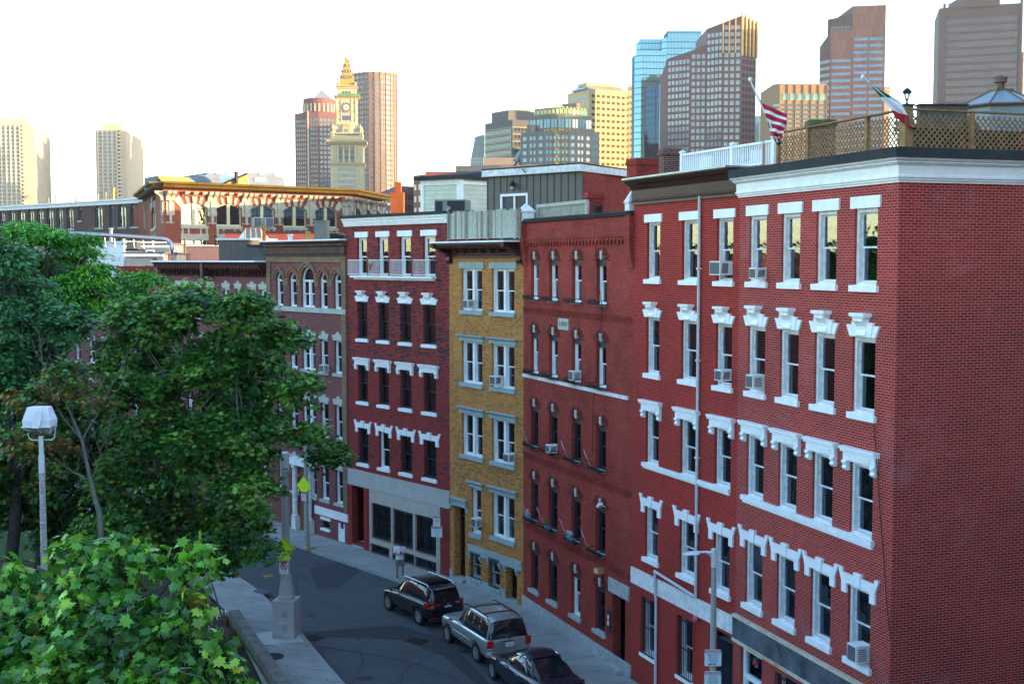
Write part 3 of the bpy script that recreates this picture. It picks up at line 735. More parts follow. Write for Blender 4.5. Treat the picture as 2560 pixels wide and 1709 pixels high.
a,b=F3.uz(1397.7,805)[0],F3.uz(1423.2,805)[0];z0_,z1_=F3.z(1410,824),F3.z(1410,796)
m=MB();m.box(a,b,-.05,-.001,z0_,z1_);plq=m.build('date_plaque',STONE_PALE,R3)
def text(body,size,loc,rot,mat,parent=None,name='lettering',depth=.004,align='CENTER',sx=1.0):
 c=bpy.data.curves.new(name,'FONT');c.body=body;c.size=size;c.align_x=align;c.align_y='CENTER';c.extrude=depth;c.resolution_u=3
 c.materials.append(mat);q=bpy.data.objects.new(name,c);me=bpy.data.meshes.new_from_object(q);bpy.data.objects.remove(q)
 o=bpy.data.objects.new(name,me);o.location=loc;o.rotation_euler=rot;o.scale=(sx,1,1);return link(o,parent)
text('1889',(z1_-z0_)*.62,((a+b)/2,-.053,(z0_+z1_)/2),(math.pi/2,0,0),plain('carved',(.12,.10,.09),.9),plq,sx=(b-a)/((z1_-z0_)*.62*2.35))
# recessed door with stone lintel
m=MB();a,b,c,d=door3
m.box(a-.25,b+.35,-.07,-.001,d,d+.5);m.build('door_lintel',STONE,R3)
m=MB();m.box(a,b,.55,.60,c,d);dr=m.build('door',plain('blue_grey_door',(.05,.075,.10),.45,var=.2),R3)
m=MB();m.box(a+.25,b-.25,.53,.545,c+1.0,c+2.0);m.build('pane',GLASS,dr);m=MB();m.lathe([(.03,0),(.035,.05),(0,.07)],n=8);q=m.build('handle',plain('brass',(.5,.35,.1),.3,metal=1),dr,(b-.3,.50,c+1.0));q.rotation_euler=(math.pi/2,0,0)
m=MB();m.box(a-.02,b+.02,-.35,.54,.14,c-.001);m.build('doorstep',STONE,R3)
m=MB();m.box(a-.34,a-.10,-.06,-.001,1.35,2.15);mb_=m.build('intercom',DARKTRIM,R3);m=MB();m.box(a-.28,a-.18,-.07,-.0605,1.6,1.78);m.box(a-.28,a-.18,-.07,-.0605,1.84,1.98);m.build('notice',WHITE,mb_)
pos=F3.w(F3.u(1508,1424),-.12,F3.z(1508,1424));o=empty('wall_lamp','boxy copper wall lamp beside the door of the 1889 house','wall lamp',pos,F3.rz)
m=MB();m.box(-.16,.16,-.16,.12,-.10,.08);m.build('housing',plain('copper_paint',(.40,.20,.09),.5,var=.3),o);m=MB();m.box(-.13,.13,-.20,-.161,-.09,.06);m.build('lens',plain('lamp_lens',(.55,.45,.30),.3),o)
m=MB();m.tube([(0,.1,-.1),(.05,.1,-.5),(.15,.1,-.8)],.012,n=5);m.build('cable',BLACKM,o)
# ------------------------------------------------ house 4, yellow brick
F4=Facade(CP[4],CP[3]);H4=F4.z(1215,645)
R4=empty('row_house','narrow yellow brick house with paired windows and a jutting maroon cornice','house',(*F4.A,0),F4.rz,'row houses along the street')
wl=(F4.u(1153.8,720),F4.u(1205.4,720));wr=(F4.u(1229.3,720),F4.u(1286.1,720))
Z4=[(F4.z(1229,779.7),F4.z(1229,671.3)),(F4.z(1222,965.3),F4.z(1222,857)),(F4.z(1221,1149.6),F4.z(1227,1043.8)),(F4.z(1221,1335.5),F4.z(1227,1228.7))]
dl=(F4.u(1136,1350),F4.u(1163,1350),.25,F4.z(1136,1260.6))
sm=(F4.u(1178.7,1300),F4.u(1202.5,1300),F4.z(1178.7,1330),F4.z(1178.7,1216))
g1=(F4.u(1177.7,1410),F4.u(1201.8,1410),F4.z(1177.7,1440),F4.z(1177.7,1377));g2=(F4.u(1224.6,1425),F4.u(1249.6,1425),F4.z(1224.6,1463),F4.z(1224.6,1392));d2=(F4.u(1265.4,1460),F4.u(1292.5,1460),.15,F4.z(1265.4,1407))
holes=[(*w_,c,d)for w_ in(wl,wr)for c,d in Z4[:3]]+[(*wr,*Z4[3]),dl,sm,g1,g2,d2]
shell(R4,F4.L,H4+.1,12.0,holes,BR4)
BLUES=plain('blue_stone',(.30,.36,.37),.85,var=.2,scale=4,bump=.3)
for j,(c,d)in enumerate(Z4):
 for i,w_ in enumerate((wl,wr)):
  if j==3 and i==0:continue
  window(R4,w_[0],w_[1],c,d,'block' if j==0 else 'cornice',sill=.17,fmat=WHITE,tmat=BLUES,double=True,rec=.11,cas=.07,mull=.16,blind=[[.55,.5],[0,.45],[.3,.4],[0,0]][j][i],curtain=(j>=2 and i==0),lint_kw=dict(H=.28,o=.18)if j==0 else dict(H=.30 if j>1 else .27))
window(R4,*sm,'cornice',sill=.2,fmat=WHITE,tmat=BLUES,rec=.11,cas=.09,blind=.5)
for q in(g1,g2):window(R4,*q,None,sill=.14,smat=BLUES,fmat=WHITE2,bars=True)
m=MB();zz=F4.z(1172,1357.2);m.box(g1[0]-.2,F4.L-.10,-.05,-.001,zz-.42,zz);m.build('belt_course',BLUES,R4)
for x in(g1[0]-.12,g1[1]-.02,g2[0]-.12,g2[1]-.02,d2[0]-.12,d2[1]-.02):
 m=MB();m.profile([(.0,zz-.70),(-.06,zz-.68),(-.08,zz-.58),(-.13,zz-.50),(-.14,zz-.421),(.0,zz-.421)],x,x+.14);m.build('console',BLUES,R4)
m=MB();a,b,c,d=dl;m.box(a-.16,b+.16,-.09,-.001,d,d+.30);m.box(a-.26,b+.26,-.20,-.001,d+.301,d+.38);m.box(a-.3,a-.14,-.10,-.001,d-.16,d-.001);m.box(b+.14,b+.3,-.10,-.001,d-.16,d-.001);m.build('door_hood',BLUES,R4)
DOORB=plain('brown_door',(.035,.012,.008),.4,var=.3,scale=3)
for a,b,c,d in(dl,d2):
 m=MB();m.box(a,b,.45,.50,c,d);m.box(a,b,.40,.449,c,c+.5);dr=m.build('door',DOORB,R4);m=MB();m.box(a+.2,b-.2,.43,.444,c+1.0,d-.3);m.build('pane',GLASS,dr)
 m=MB();m.box(a-.01,b+.01,-.2,.39,.14,c+.02);m.build('doorstep',BLUES,R4)
m=MB();m.box(0,dl[0]-.12,-.04,-.001,.1,.55);m.box(dl[1]+.12,d2[0]-.05,-.04,-.001,.1,.55);m.build('plinth',BLUES,R4)
m=MB();m.box(g1[0]-.05,g1[1]+.05,-.02,-.001,.56,g1[2]-.15);m.box(g2[0]-.05,g2[1]+.05,-.02,-.001,.56,g2[2]-.15);m.build('blocked_panel',plain('tan_block',(.24,.21,.12),.9,var=.2,scale=4),R4)
# jutting cornice with scrolled end brackets and modillions
zt=F4.z(1215,603,-1.0);zb_=H4
m=MB();m.profile([(.0,zb_),(-.06,zb_),(-.06,zb_+.12),(-.12,zb_+.16),(-.12,zb_+.22),(-.05,zb_+.26),(-.05,zt-.42),(-.10,zt-.40),(-.10,zt-.30),(-.90,zt-.26),(-.98,zt-.12),(-.98,zt-.04),(.0,zt-.04)],-.02,F4.L+.02);co=m.build('cornice',MAROON,R4)
for k in range(7):
 x=.75+k*(F4.L-1.6)/6;m=MB();m.profile([(-.05,zt-.55),(-.10,zt-.56),(-.16,zt-.50),(-.30,zt-.42),(-.34,zt-.32),(-.05,zt-.32)],x,x+.12);m.build('modillion',plain('maroon_light',(.10,.045,.045),.5),co)
for x in(-.02,F4.L-.28):
 m=MB();m.profile([(0,zb_-.25),(-.12,zb_-.25),(-.20,zb_-.10),(-.16,zb_+.05),(-.30,zb_+.25),(-.45,zt-.50),(-.70,zt-.30),(-1.02,zt-.24),(-1.04,zt-.06),(0,zt-.06)],x,x+.30);m.build('bracket',MAROON,co)
m=MB();m.box(-.04,F4.L+.04,-1.06,.3,zt-.039,zt+.03);m.build('flashing',WHITE,R4)
# ------------------------------------------------ house 5, mottled brick over a stucco ground floor
F5=Facade(CP[5],CP[4]);H5=F5.z(990,562)
R5=empty('row_house','dark red mottled brick house with white trim above a grey stucco ground floor','house',(*F5.A,0),F5.rz,'row houses along the street')
U5=[(F5.u(a,640),F5.u(b,640))for a,b in((892.6,917.2),(944.5,970.4),(998.9,1027.2),(1057.2,1088.5))]
Z5=[(F5.z(1057,691),F5.z(1053,589.7)),(F5.z(1056,860.1),F5.z(1057,760.6)),(F5.z(1056,1027.8),F5.z(1057,929)),(F5.z(1056,1192),F5.z(1057,1096.4))]
gz_=[(932.7,978,1340,1255.8),(986,1032.9,1353+4,1271),(1041.8,1091,1374,1284.5)]
G5=[(F5.u(a,1310),F5.u(b,1310),F5.z(a,c),F5.z(a,d))for a,b,c,d in gz_]
B5=[(F5.u(a,1400),F5.u(b,1400),F5.z(a,c),F5.z(a,d))for a,b,c,d in((930,974,1390,1357),(984,1036,1404,1371),(1041,1093,1426,1390))]
door5=(F5.u(880.8,1300),F5.u(911,1300),.35,F5.z(890,1212))
holes=[(a,b,c,d)for a,b in U5 for c,d in Z5]+G5+B5+[door5]
shell(R5,F5.L,H5,12.0,holes,BR5)
for j,(c,d)in enumerate(Z5):
 for i,(a,b)in enumerate(U5):
  fm=WHITE if j==0 or(j==3 and i==1)else DARKTRIM
  window(R5,a,b,c,d,['block','fan','hood','flare'][j],sill=.15 if j else 0,fmat=fm,tmat=WHITE,rec=.13,cas=.10 if j==0 else .06,blind=[[.95,.95,.5,.95],[0,0,0,0],[.5,.55,.5,.6],[.45,1,.3,.5]][j][i],curtain=(j==1),lint_kw=dict(H=.28)if j==0 else(dict(H=.56)if j==1 else{}))
m=MB();zz=Z5[0][0];m.box(U5[0][0]-.25,U5[3][1]+.1,-.30,-.001,zz-.10,zz);m.box(U5[0][0]-.15,U5[3][1],-.12,-.001,zz-.2,zz-.101);m.build('ledge',WHITE,R5)
for i,(a,b)in enumerate(U5):
 m=MB();x0,x1=a-.35,b+.02;n=15;zz0=zz+.02;zz1=zz+.78
 for q in(zz0+.05,zz1):m.bar((x0,-.33,q),(x1,-.33,q),.028);m.bar((x0,-.33,q),(x0,0,q),.03);m.bar((x1,-.33,q),(x1,0,q),.03)
 for k in range(n+1):
  x=x0+(x1-x0)*k/n;m.bar((x,-.33,zz0),(x,-.33,zz1),.015)
  if k in(2,3,4,8,9):
   for e in(.2,.35,.5,.65):m.box(x-.022,x+.022,-.335,-.328,zz0+e-.02,zz0+e+.01)
 m.build('balcony_rail',WHITE,R5)
 # flying eagle ornament on the second rail
pos=F5.w(U5[1][0]-.12,-.36,zz+.45);o=empty('eagle_ornament','small brown carved eagle with raised wings on the white rail','ornament',pos,F5.rz)
m=MB();EAG=plain('gilt_wood',(.22,.15,.08),.6);m.tube([(0,0,-.18),(0,-.03,-.05),(0,-.02,.08),(.03,-.05,.14)],[.02,.06,.045,.02],n=7);m.build('body',EAG,o)
for s in(-1,1):
 m=MB();m.prism([(0,-.05),(s*.16,.06),(s*.30,.26),(s*.20,.22),(s*.08,.12),(0,.06)][::s],-.02,.0);m.build('wing',EAG,o)
m=MB();m.box(0,F5.L,-.05,-.001,F5.z(1121,1270.8),F5.z(1121,1226.2));m.build('fascia',plain('stucco_band',(.40,.39,.37),.9,var=.12,scale=1.5),R5)
STUC=plain('stucco',(.42,.38,.34),.9,var=.12,scale=1.2,bump=.2)
m=MB();zt=F5.z(1121,1270.8)-.01;x0,x1=F5.u(925,1340),F5.u(1101,1400)
us=[x0]+[v for q in G5 for v in q[:2]]+[x1]
sub=[(a-x0,b-x0,c,d)for a,b,c,d in G5+B5];mm=MB();wall_grid(mm,x1-x0,zt,sub,z0=.14,th=.025,y=-.025)
mm.quad((0,-.025,.14),(0,-.025,zt),(0,0,zt),(0,0,.14));mm.quad((x1-x0,-.025,.14),(x1-x0,0,.14),(x1-x0,0,zt),(x1-x0,-.025,zt));mm.build('stucco_panel',STUC,R5,(x0,0,0))
for q in G5:window(R5,*q,None,sill=0,bars=True,fmat=DARKTRIM,double=True,mull=.06,curtain=True)
for q in B5:window(R5,*q,None,sill=0,bars=True,fmat=DARKTRIM,double=True,mull=.06)
m=MB();a,b,c,d=door5;DR5=plain('oxblood_paint',(.10,.008,.010),.5,var=.2);m.box(a,b,.9,.95,c,d);m.box(a+.12,b-.12,.87,.899,c+.1,c+.9);m.box(a+.12,b-.12,.87,.899,d-.9,d-.1);dr=m.build('door',DR5,R5)
m=MB();m.lathe([(.03,0),(.03,.05),(0,.06)],n=8);q=m.build('handle',plain('brass',(.5,.35,.1),.3,metal=1),dr,(b-.2,.87,c+1.0));q.rotation_euler=(math.pi/2,0,0)
m=MB();m.box(a+.01,b-.01,-.05,.89,.14,.24);m.box(a+.01,b-.01,.25,.89,.241,.345);m.build('doorstep',BLUES,R5)
m=MB();m.box(a-.28,a-.0,-.03,-.001,.15,d+.05);m.box(b,b+.26,-.03,-.001,.15,d+.05);m.build('pilaster',BR2,R5)
# white clapboard cornice with black edge
ct5=F5.z(990,541)
m=MB();m.profile([(0,H5),(-.10,H5),(-.10,H5+.05),(-.14,H5+.06),(-.14,H5+(ct5-H5)*.4),(-.20,H5+(ct5-H5)*.42),(-.20,H5+(ct5-H5)*.72),(-.28,H5+(ct5-H5)*.74),(-.28,ct5),(0,ct5)],-.05,F5.L);m.build('cornice',WHITE,R5)
m=MB();m.box(-.12,F5.L,-.36,.3,ct5+.001,ct5+.14);m.build('coping',TAR,R5)
# ------------------------------------------------ house 6, round-arched brownish house
F6=Facade(CP[6],CP[5]);H6=F6.z(770,640)
R6=empty('row_house','brownish brick house with five round arched top windows and tan brick edges','house',(*F6.A,0),F6.rz,'row houses along the street')
U6=[(F6.u(a,750),F6.u(b,750))for a,b in((690.4,707.8),(723.5,742),(753.5,787),(798.8,818.5),(834.5,854.8))]
sp6=F6.z(835,701);Z6a=(F6.z(835,771.8),sp6)
Z6=[(F6.z(800,928),F6.z(799,846.7)),(F6.z(800,1088),F6.z(800,1004)),(F6.z(800,1244.7),F6.z(800,1163))]
holes=[]
for a,b in U6:
 r=(b-a)/2;holes.append((a,b,Z6a[0],sp6+r))
 for c,d in Z6:holes.append((a,b,c,d))
door6=(F6.u(843,1340),F6.u(862,1340),.15,F6.z(843,1304));sw6=(F6.u(806,1300),F6.u(824,1300),F6.z(806,1318),F6.z(806,1297));holes+=[door6,sw6]
shell(R6,F6.L,H6,12.0,holes,BR6)
for i,(a,b)in enumerate(U6):
 r=(b-a)/2;c=(a+b)/2
 m=MB();n=12;arc=[(c+r*math.cos(math.pi*k/n),sp6+r*math.sin(math.pi*k/n))for k in range(n+1)]
 m.prism([(b,sp6+r)]+[(c,sp6+r)]+[p for p in arc[:n//2+1]][::-1],.0,.25)
 m.prism([(c,sp6+r),(a,sp6+r)]+[p for p in arc[n//2:]][::-1],.0,.25)
 m.build('arch_spandrel',BR6,R6)
 m=MB()
 for q,(r0,r1,p)in enumerate(((r+.01,r+.15,.05),(r+.16,r+.27,.10))):
  for k in range(14):
   t0,t1=math.pi*k/14,math.pi*(k+.9)/14
   m.prism([(c+r0*math.cos(t0),sp6+r0*math.sin(t0)),(c+r1*math.cos(t0),sp6+r1*math.sin(t0)),(c+r1*math.cos(t1),sp6+r1*math.sin(t1)),(c+r0*math.cos(t1),sp6+r0*math.sin(t1))],-p,-.001)
 m.build('arch_ring',TANB if i%2==0 else plain('terracotta',(.24,.10,.05),.85,var=.3,scale=6),R6)
 h=sp6-Z6a[0]
 wd=window(R6,a,b,Z6a[0],sp6,None,sill=0,fmat=WHITE,rec=.12,cas=.07,double=(i==2),mull=.12,blind=.45)
 m=MB();arc2=[(r+(r-.0)*math.cos(math.pi*k/n),h+r*math.sin(math.pi*k/n))for k in range(n+1)];arc3=[(r+(r-.07)*math.cos(math.pi*k/n),h+(r-.07)*math.sin(math.pi*k/n))for k in range(n+1)]
 for k in range(n):m.prism([arc3[k],arc2[k],arc2[k+1],arc3[k+1]],.12,.24)
 m.build('arched_head',WHITE,wd);m=MB();m.prism(arc3,.18,.19);m.build('pane',GLASS,wd)
 for j,(c_,d_)in enumerate(Z6):
  window(R6,a,b,c_,d_,'step',sill=.15,fmat=WHITE,tmat=STONE_PALE,rec=.12,cas=.06,double=(i==2),mull=.14,blind=[.35,0,.25][j])
m=MB();m.box(0,F6.L,-.10,-.001,Z6a[0]-.26,Z6a[0]);m.build('sill_course',STONE_PALE,R6)
for i in range(4):
 a,b=U6[i][1],U6[i+1][0];m=MB();m.box(a+.02,b-.02,-.10,-.001,sp6-.08,sp6+.02);m.box(a+.06,b-.06,-.06,-.001,sp6-.34,sp6-.081);m.build('impost',TANB,R6)
m=MB();zt=H6;m.box(0,.42,-.08,-.001,3.0,zt);m.box(F6.L-.42,F6.L,-.08,-.001,1.8,zt);m.box(.421,F6.L-.421,-.07,-.001,sp6+.95,zt);m.build('quoins',TANB,R6)
zc6=F6.z(770,603);m=MB();Hh=zc6-H6
m.profile([(0,H6),(-.16,H6),(-.16,H6+.10*Hh),(-.22,H6+.14*Hh),(-.14,H6+.20*Hh),(-.14,H6+.62*Hh),(-.26,H6+.68*Hh),(-.24,H6+.80*Hh),(-.40,H6+.92*Hh),(-.42,zc6),(0,zc6)],0,F6.L);m.build('cornice',plain('brownstone',(.085,.045,.035),.8,var=.4,scale=2),R6)
m=MB();m.box(-.05,F6.L,-.46,.6,zc6+.001,zc6+.08);m.build('flashing',WHITE,R6)
m=MB();z_=F6.z(789,1262);m.box(F6.u(789,1262),F6.L-.01,-.08,-.001,z_-.42,z_);m.build('belt_course',WHITE,R6)
m=MB();a,b,c,d=door6;m.box(a,b,.06,.10,c,d);dr=m.build('door',WHITE,R6);m=MB();m.box(a+.25,b-.2,.045,.059,c+1.2,d-.3);m.build('pane',GLASS,dr);m=MB();m.box(a+.1,a+.14,.0,.059,c+1.0,c+1.05);m.build('handle',BLACKM,dr)
window(R6,*sw6,'block',sill=.12,fmat=DARKTRIM,lint_kw=dict(H=.16))
for px in(746,781):
 m=MB();u_=F6.u(px,1330);m.box(u_-.22,u_+.22,-.32,-.002,.14,.85);m.lathe([(.20,.851),(.20,.95),(.15,1.0),(.15,3.5),(.20,3.6),(.20,3.75)],(u_,-.18,0),12);m.build('porch_column',WHITE2,R6)
m=MB();m.box(F6.u(738,1290),F6.u(789,1290),-.36,-.002,3.76,4.15);m.build('porch_entablature',WHITE,R6)
m=MB();m.box(F6.u(755,1330),F6.u(774,1330),-.02,-.001,.14,3.4);m.build('shop_door',plain('orange_wood',(.20,.09,.03),.6),R6)
# ------------------------------------------------ house 7, dentilled cornice behind the maple
F7=Facade(CP[7],CP[6]);H7=F7.z(540,690)
R7=empty('row_house','red brick house mostly hidden by the maple, with a long brown bracketed cornice','house',(*F7.A,0),F7.rz,'row houses along the street')
U7=[(F7.u(a,730),F7.u(b,730))for a,b in((442,456),(464,479),(492,506),(520,534),(558,574),(589,603),(622,640),(650,666))]
zt7=F7.z(620,722);h7=1.85
Z7=[(zt7-h7-3.15*k,zt7-3.15*k)for k in range(4)]
holes=[(a,b,c,d)for a,b in U7 for c,d in Z7]
shell(R7,F7.L,H7+.02,12.0,holes,BR6)
for j,(c,d)in enumerate(Z7):
 for i,(a,b)in enumerate(U7):
  window(R7,a,b,c,d,'step' if i>=4 else 'block',sill=.15,fmat=WHITE,tmat=STONE_PALE,rec=.12,cas=.08,blind=[.8,.5,0,.4][(i+j)%4],lint_kw=dict(H=.36)if i<4 else{})
m=MB();zc7=F7.z(540,655);Hh=zc7-H7;pr=[(0,H7),(-.10,H7),(-.12,H7+.2*Hh),(-.14,H7+.55*Hh),(-.55,H7+.60*Hh),(-.60,H7+.80*Hh),(-.72,zc7),(0,zc7)]
m.profile(pr,0,F7.L-.02);co=m.build('cornice',MAROON,R7)
for k in range(34):
 x=.2+k*(F7.L-.5)/33;m=MB();m.profile([(-.145,H7+.02*Hh),(-.18,H7+.02*Hh),(-.26,H7+.30*Hh),(-.46,H7+.48*Hh),(-.46,H7+.595*Hh),(-.145,H7+.595*Hh)],x,x+.13)
 if k==0:me_=m.mesh('modillion',MAROON);x_0=x
 inst('modillion',me_,co,(x-x_0,0,0))
m=MB();m.box(F7.L*.5-.14,F7.L*.5+.14,-.66,-.002,H7-.25,zc7-.01);m.build('bracket',MAROON,co)
m=MB();m.box(-.05,F7.L-.02,-.80,.5,zc7+.001,zc7+.09);m.build('flashing',WHITE,R7)
# ================================================================ towers of the skyline
def go(p,a,px):
 """from p along azimuth a (degrees) to the sight line of picture column px"""
 a=R(a);r=ray(px,YH);k=r.x/r.y
 t=(k*p.y-p.x)/(math.sin(a)-k*math.cos(a));return Vector((p.x+t*math.sin(a),p.y+t*math.cos(a)))
def at(px,D):r=ray(px,YH);return Vector((r.x/r.y*D,D))
def ztop(px,py,p):
 """height of the picture point px,py over ground point p"""
 r=ray(px,py);return CAMZ+r.z/r.y*p.y
class Tower:
 def __init__(s,name,label,cat,pts,tops,mat,depth=30,group='towers on the skyline',base=0.0,roofmat=None,baz=0.0):
  s.pts=pts;o=pts[0];s.o=o
  s.root=empty(name,label,cat,(o.x,o.y,0),0,group)
  if not isinstance(tops,(list,tuple)):tops=[tops]*len(pts)
  s.tops=tops;s.fac=[Facade(a,b)for a,b in zip(pts,pts[1:])];s.win=[]
  bv=Vector((math.sin(R(baz)),math.cos(R(baz))))*depth
  ring=[(p-o,z)for p,z in zip(pts,tops)]+[(pts[-1]-o+bv,tops[-1]),(pts[0]-o+bv,tops[0])]
  m=MB();n=len(ring)
  for i in range(n):
   (a,za),(b,zb)=ring[i],ring[(i+1)%n];m.quad((a.x,a.y,base),(b.x,b.y,base),(b.x,b.y,zb),(a.x,a.y,za))
  if roofmat:m.cur=1
  vs=[(p.x,p.y,z)for p,z in ring];c=(sum(v[0]for v in vs)/n,sum(v[1]for v in vs)/n,sum(v[2]for v in vs)/n)
  for i in range(n):m.quad(vs[i],vs[(i+1)%n],c)
  m.build('walls',[mat,roofmat]if roofmat else mat,s.root)
 def px(s,i,x,y):u,z=s.fac[i].uz(x,y);return u,z
 def box(s,i,u0,u1,z0,z1,p=.3,inn=.2):
  """corner points of a slab proud of facet i"""
  f=s.fac[i];q=lambda u,k,z:(f.w(u,k,z)-Vector((s.o.x,s.o.y,0)))
  return[q(u0,-p,z0),q(u1,-p,z0),q(u1,inn,z0),q(u0,inn,z0),q(u0,-p,z1),q(u1,-p,z1),q(u1,inn,z1),q(u0,inn,z1)]
 def trim(s,name,items,mat):
  """items: (facet,u0,u1,z0,z1,proud) joined as one strip part"""
  m=MB()
  for it in items:m.add(s.box(*it[:5],p=it[5]),[(0,3,2,1),(4,5,6,7),(0,1,5,4),(1,2,6,5),(2,3,7,6),(3,0,4,7)])
  return m.build(name,mat,s.root)
 def grid(s,i,u0,u1,z0,z1,nu,nz,wf,hf,mat,skip=None,p=.15):
  du,dz=(u1-u0)/nu,(z1-z0)/nz
  for b in range(nz):
   for a in range(nu):
    if skip and skip(a,b):continue
    uc,zc=u0+(a+.5)*du,z0+(b+.5)*dz
    s.win.append((i,uc,zc,du*wf,dz*hf,mat,p))
 def finish(s,name='window'):
  """the hundred largest windows are parts of their own, the rest one joined part"""
  w=sorted(s.win,key=lambda q:-q[3]*q[4]);cache={};O=Vector((s.o.x,s.o.y,0))
  for q in w[:96]:
   k=(round(q[3],1),round(q[4],1),q[5].name,q[6])
   if k not in cache:
    m=MB();m.box(-q[3]/2,q[3]/2,-q[6],.05,-q[4]/2,q[4]/2);cache[k]=m.mesh('window',q[5])
   f=s.fac[q[0]];inst(name,cache[k],s.root,f.w(q[1],0,q[2])-O,f.rz)
  rest={}
  for q in w[96:]:rest.setdefault(q[5].name,[]).append(q)
  for mn,qs in rest.items():
   m=MB()
   for q in qs:m.add(s.box(q[0],q[1]-q[3]/2,q[1]+q[3]/2,q[2]-q[4]/2,q[2]+q[4]/2,p=q[6],inn=.05),[(0,1,5,4),(4,5,6,7),(1,2,6,5),(3,0,4,7)])
   o=m.build(name,qs[0][5],s.root);o['kind']='stuff'
def wglass(name,col,var=.35,rough=.12,scale=.12,metal=.0,spec=.8):
 m=plain(name,col,rough,metal,var,scale,spec=spec);return m
TG=wglass('tower_glass',(.07,.13,.16));TGD=wglass('tower_glass_dark',(.03,.04,.06));TGT=wglass('tower_glass_teal',(.06,.24,.28),var=.2)
TGP=wglass('tower_glass_pale',(.22,.25,.27),var=.25,scale=.25)
def stonew(name,col,var=.08):return plain(name,col,.85,var=var,scale=.05)
# -- twin concrete apartment towers
def harbor(label,xl,xg,xb,xc,xr,D,azl,ytop,ypent,pl,pr,cols,rows):
 c=at(xc,D);l=go(c,azl,xl);r=go(c,azl+90,xr)
 zt=ztop(xc,ytop,c);mat=stonew('apartment_concrete',(.50,.38,.26))
 T=Tower('apartment_tower',label,'apartment tower',[l,c,r],zt,mat,depth=22,baz=azl+90)
 f=T.fac[0];ug0,ug1=f.u(xg),f.u(xb);L=f.L;zb=0;fl=(zt)/rows
 n=cols
 T.grid(0,ug0,ug1,zt-rows*fl+.0,zt-1,n,rows,.68,.62,TG,p=.05)
 T.grid(0,ug0,ug1,zt-rows*fl+.0,zt-1,n,rows,.68,.13,plain('slab_edge',(.25,.2,.16),.8),p=.08)if False else None
 dz=(ug1-ug0)/n
 T.trim('pier',[(0,ug0+k*dz-dz*.10,ug0+k*dz+dz*.10,0,zt+.6,1.0)for k in range(n+1)],plain('tower_white',(.62,.52,.40),.8))
 # balconies: slabs, with dark panels painting the shade of the openings beside them
 ub0,ub1=f.u(xb)+dz*.2,f.u(xb)+dz*.85
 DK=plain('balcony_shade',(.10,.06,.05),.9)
 m=MB();fs=[(0,3,2,1),(4,5,6,7),(0,1,5,4),(1,2,6,5),(2,3,7,6),(3,0,4,7)]
 me=None
 for k in range(rows):
  z=zt-(k+1)*fl
  if z<12:break
  mm=MB();mm.add(T.box(0,ub0,ub1,z,z+fl*.42,p=1.5),fs);mm.build('balcony',plain('balcony_white',(.66,.56,.42),.8),T.root)
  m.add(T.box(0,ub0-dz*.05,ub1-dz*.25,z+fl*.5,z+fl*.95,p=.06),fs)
 m.build('shade_panel',DK,T.root)
 # a few windows on the sunlit end wall
 T.grid(1,2,T.fac[1].L-2,8,zt-3,6,rows,.22,.4,plain('end_window',(.30,.32,.33),.3),skip=lambda a,b:(a*7+b*3)%5 in(0,3))
 # roof house
 a=f.u(pl);b_=f.u(pr);zp=ztop(xc,ypent,c)
 q=lambda u,k:(f.w(u,k,0)-Vector((T.o.x,T.o.y,0))).xy
 m=MB();m.slab([q(a,3),q(b_,3),q(b_,16),q(a,16)],zt+.002,zp);m.build('roof_house',mat,T.root)
 T.finish()
harbor('left apartment tower, cut by the left edge of the photo, with blue window strips',-60,0,58,92,120,900,-101,314,296,-40,75,5,40)
harbor('slimmer free-standing apartment tower, right of the pair at the left',245,252,299,321,353,950,-98,326,308,261,310,4,40)
# -- granite tower with a round drum and a pyramid roof
PINK=stonew('pink_granite',(.18,.085,.07));
c=at(772,930);l=go(c,-75,741);d1=go(c,-98,772);r=go(c,92,800);r2=go(r,70,850)
zt=ztop(772,284,c)
T=Tower('office_tower','pink granite tower with a round drum and grey pyramid roof, left of the clock tower','office tower',[l,c,r,r2],[zt,zt+1,zt+1,zt+1],PINK,depth=30)
T.grid(0,1,T.fac[0].L-1,4,zt-4,5,34,.45,.6,TGP);T.grid(1,2,T.fac[1].L-.5,4,zt-3,3,34,.66,.62,TG);T.grid(2,.5,T.fac[2].L-.5,4,zt-3,5,34,.66,.62,TG)
T.trim('lit_edge',[(1,.0,1.0,35,zt+2,.5)],plain('pale_lit_granite',(.55,.42,.28),.8))  # sunlit corner edge, painted as a pale strip
cc=(at(803,946)-T.o);zd=ztop(803,250,at(803,946));rd=(843-762)/2/FPX*946
m=MB();m.lathe([(rd,zt+.5),(rd,zd),(rd*.96,zd+.01)],(cc.x,cc.y,0),24);dr=m.build('drum',PINK,T.root)
m=MB()
for k in range(24):a=2*math.pi*(k+.5)/24;m.slab([(cc.x+rd*1.0*math.cos(a-.05),cc.y+rd*math.sin(a-.05)),(cc.x+rd*1.03*math.cos(a-.05),cc.y+rd*1.03*math.sin(a-.05)),(cc.x+rd*1.03*math.cos(a+.05),cc.y+rd*1.03*math.sin(a+.05)),(cc.x+rd*math.cos(a+.05),cc.y+rd*math.sin(a+.05))],zt+2,zd-4)
m.build('fluting',plain('pale_lit_granite',(.55,.42,.28),.8),dr)
za=ztop(813,224,at(813,946));m=MB();m.lathe([(rd*.80,zd+.02),(.1,za)],(cc.x+1.5,cc.y,0),4,a0=R(60));m.build('pyramid_roof',plain('lead_roof',(.24,.26,.29),.5,metal=.3),T.root);T.finish()
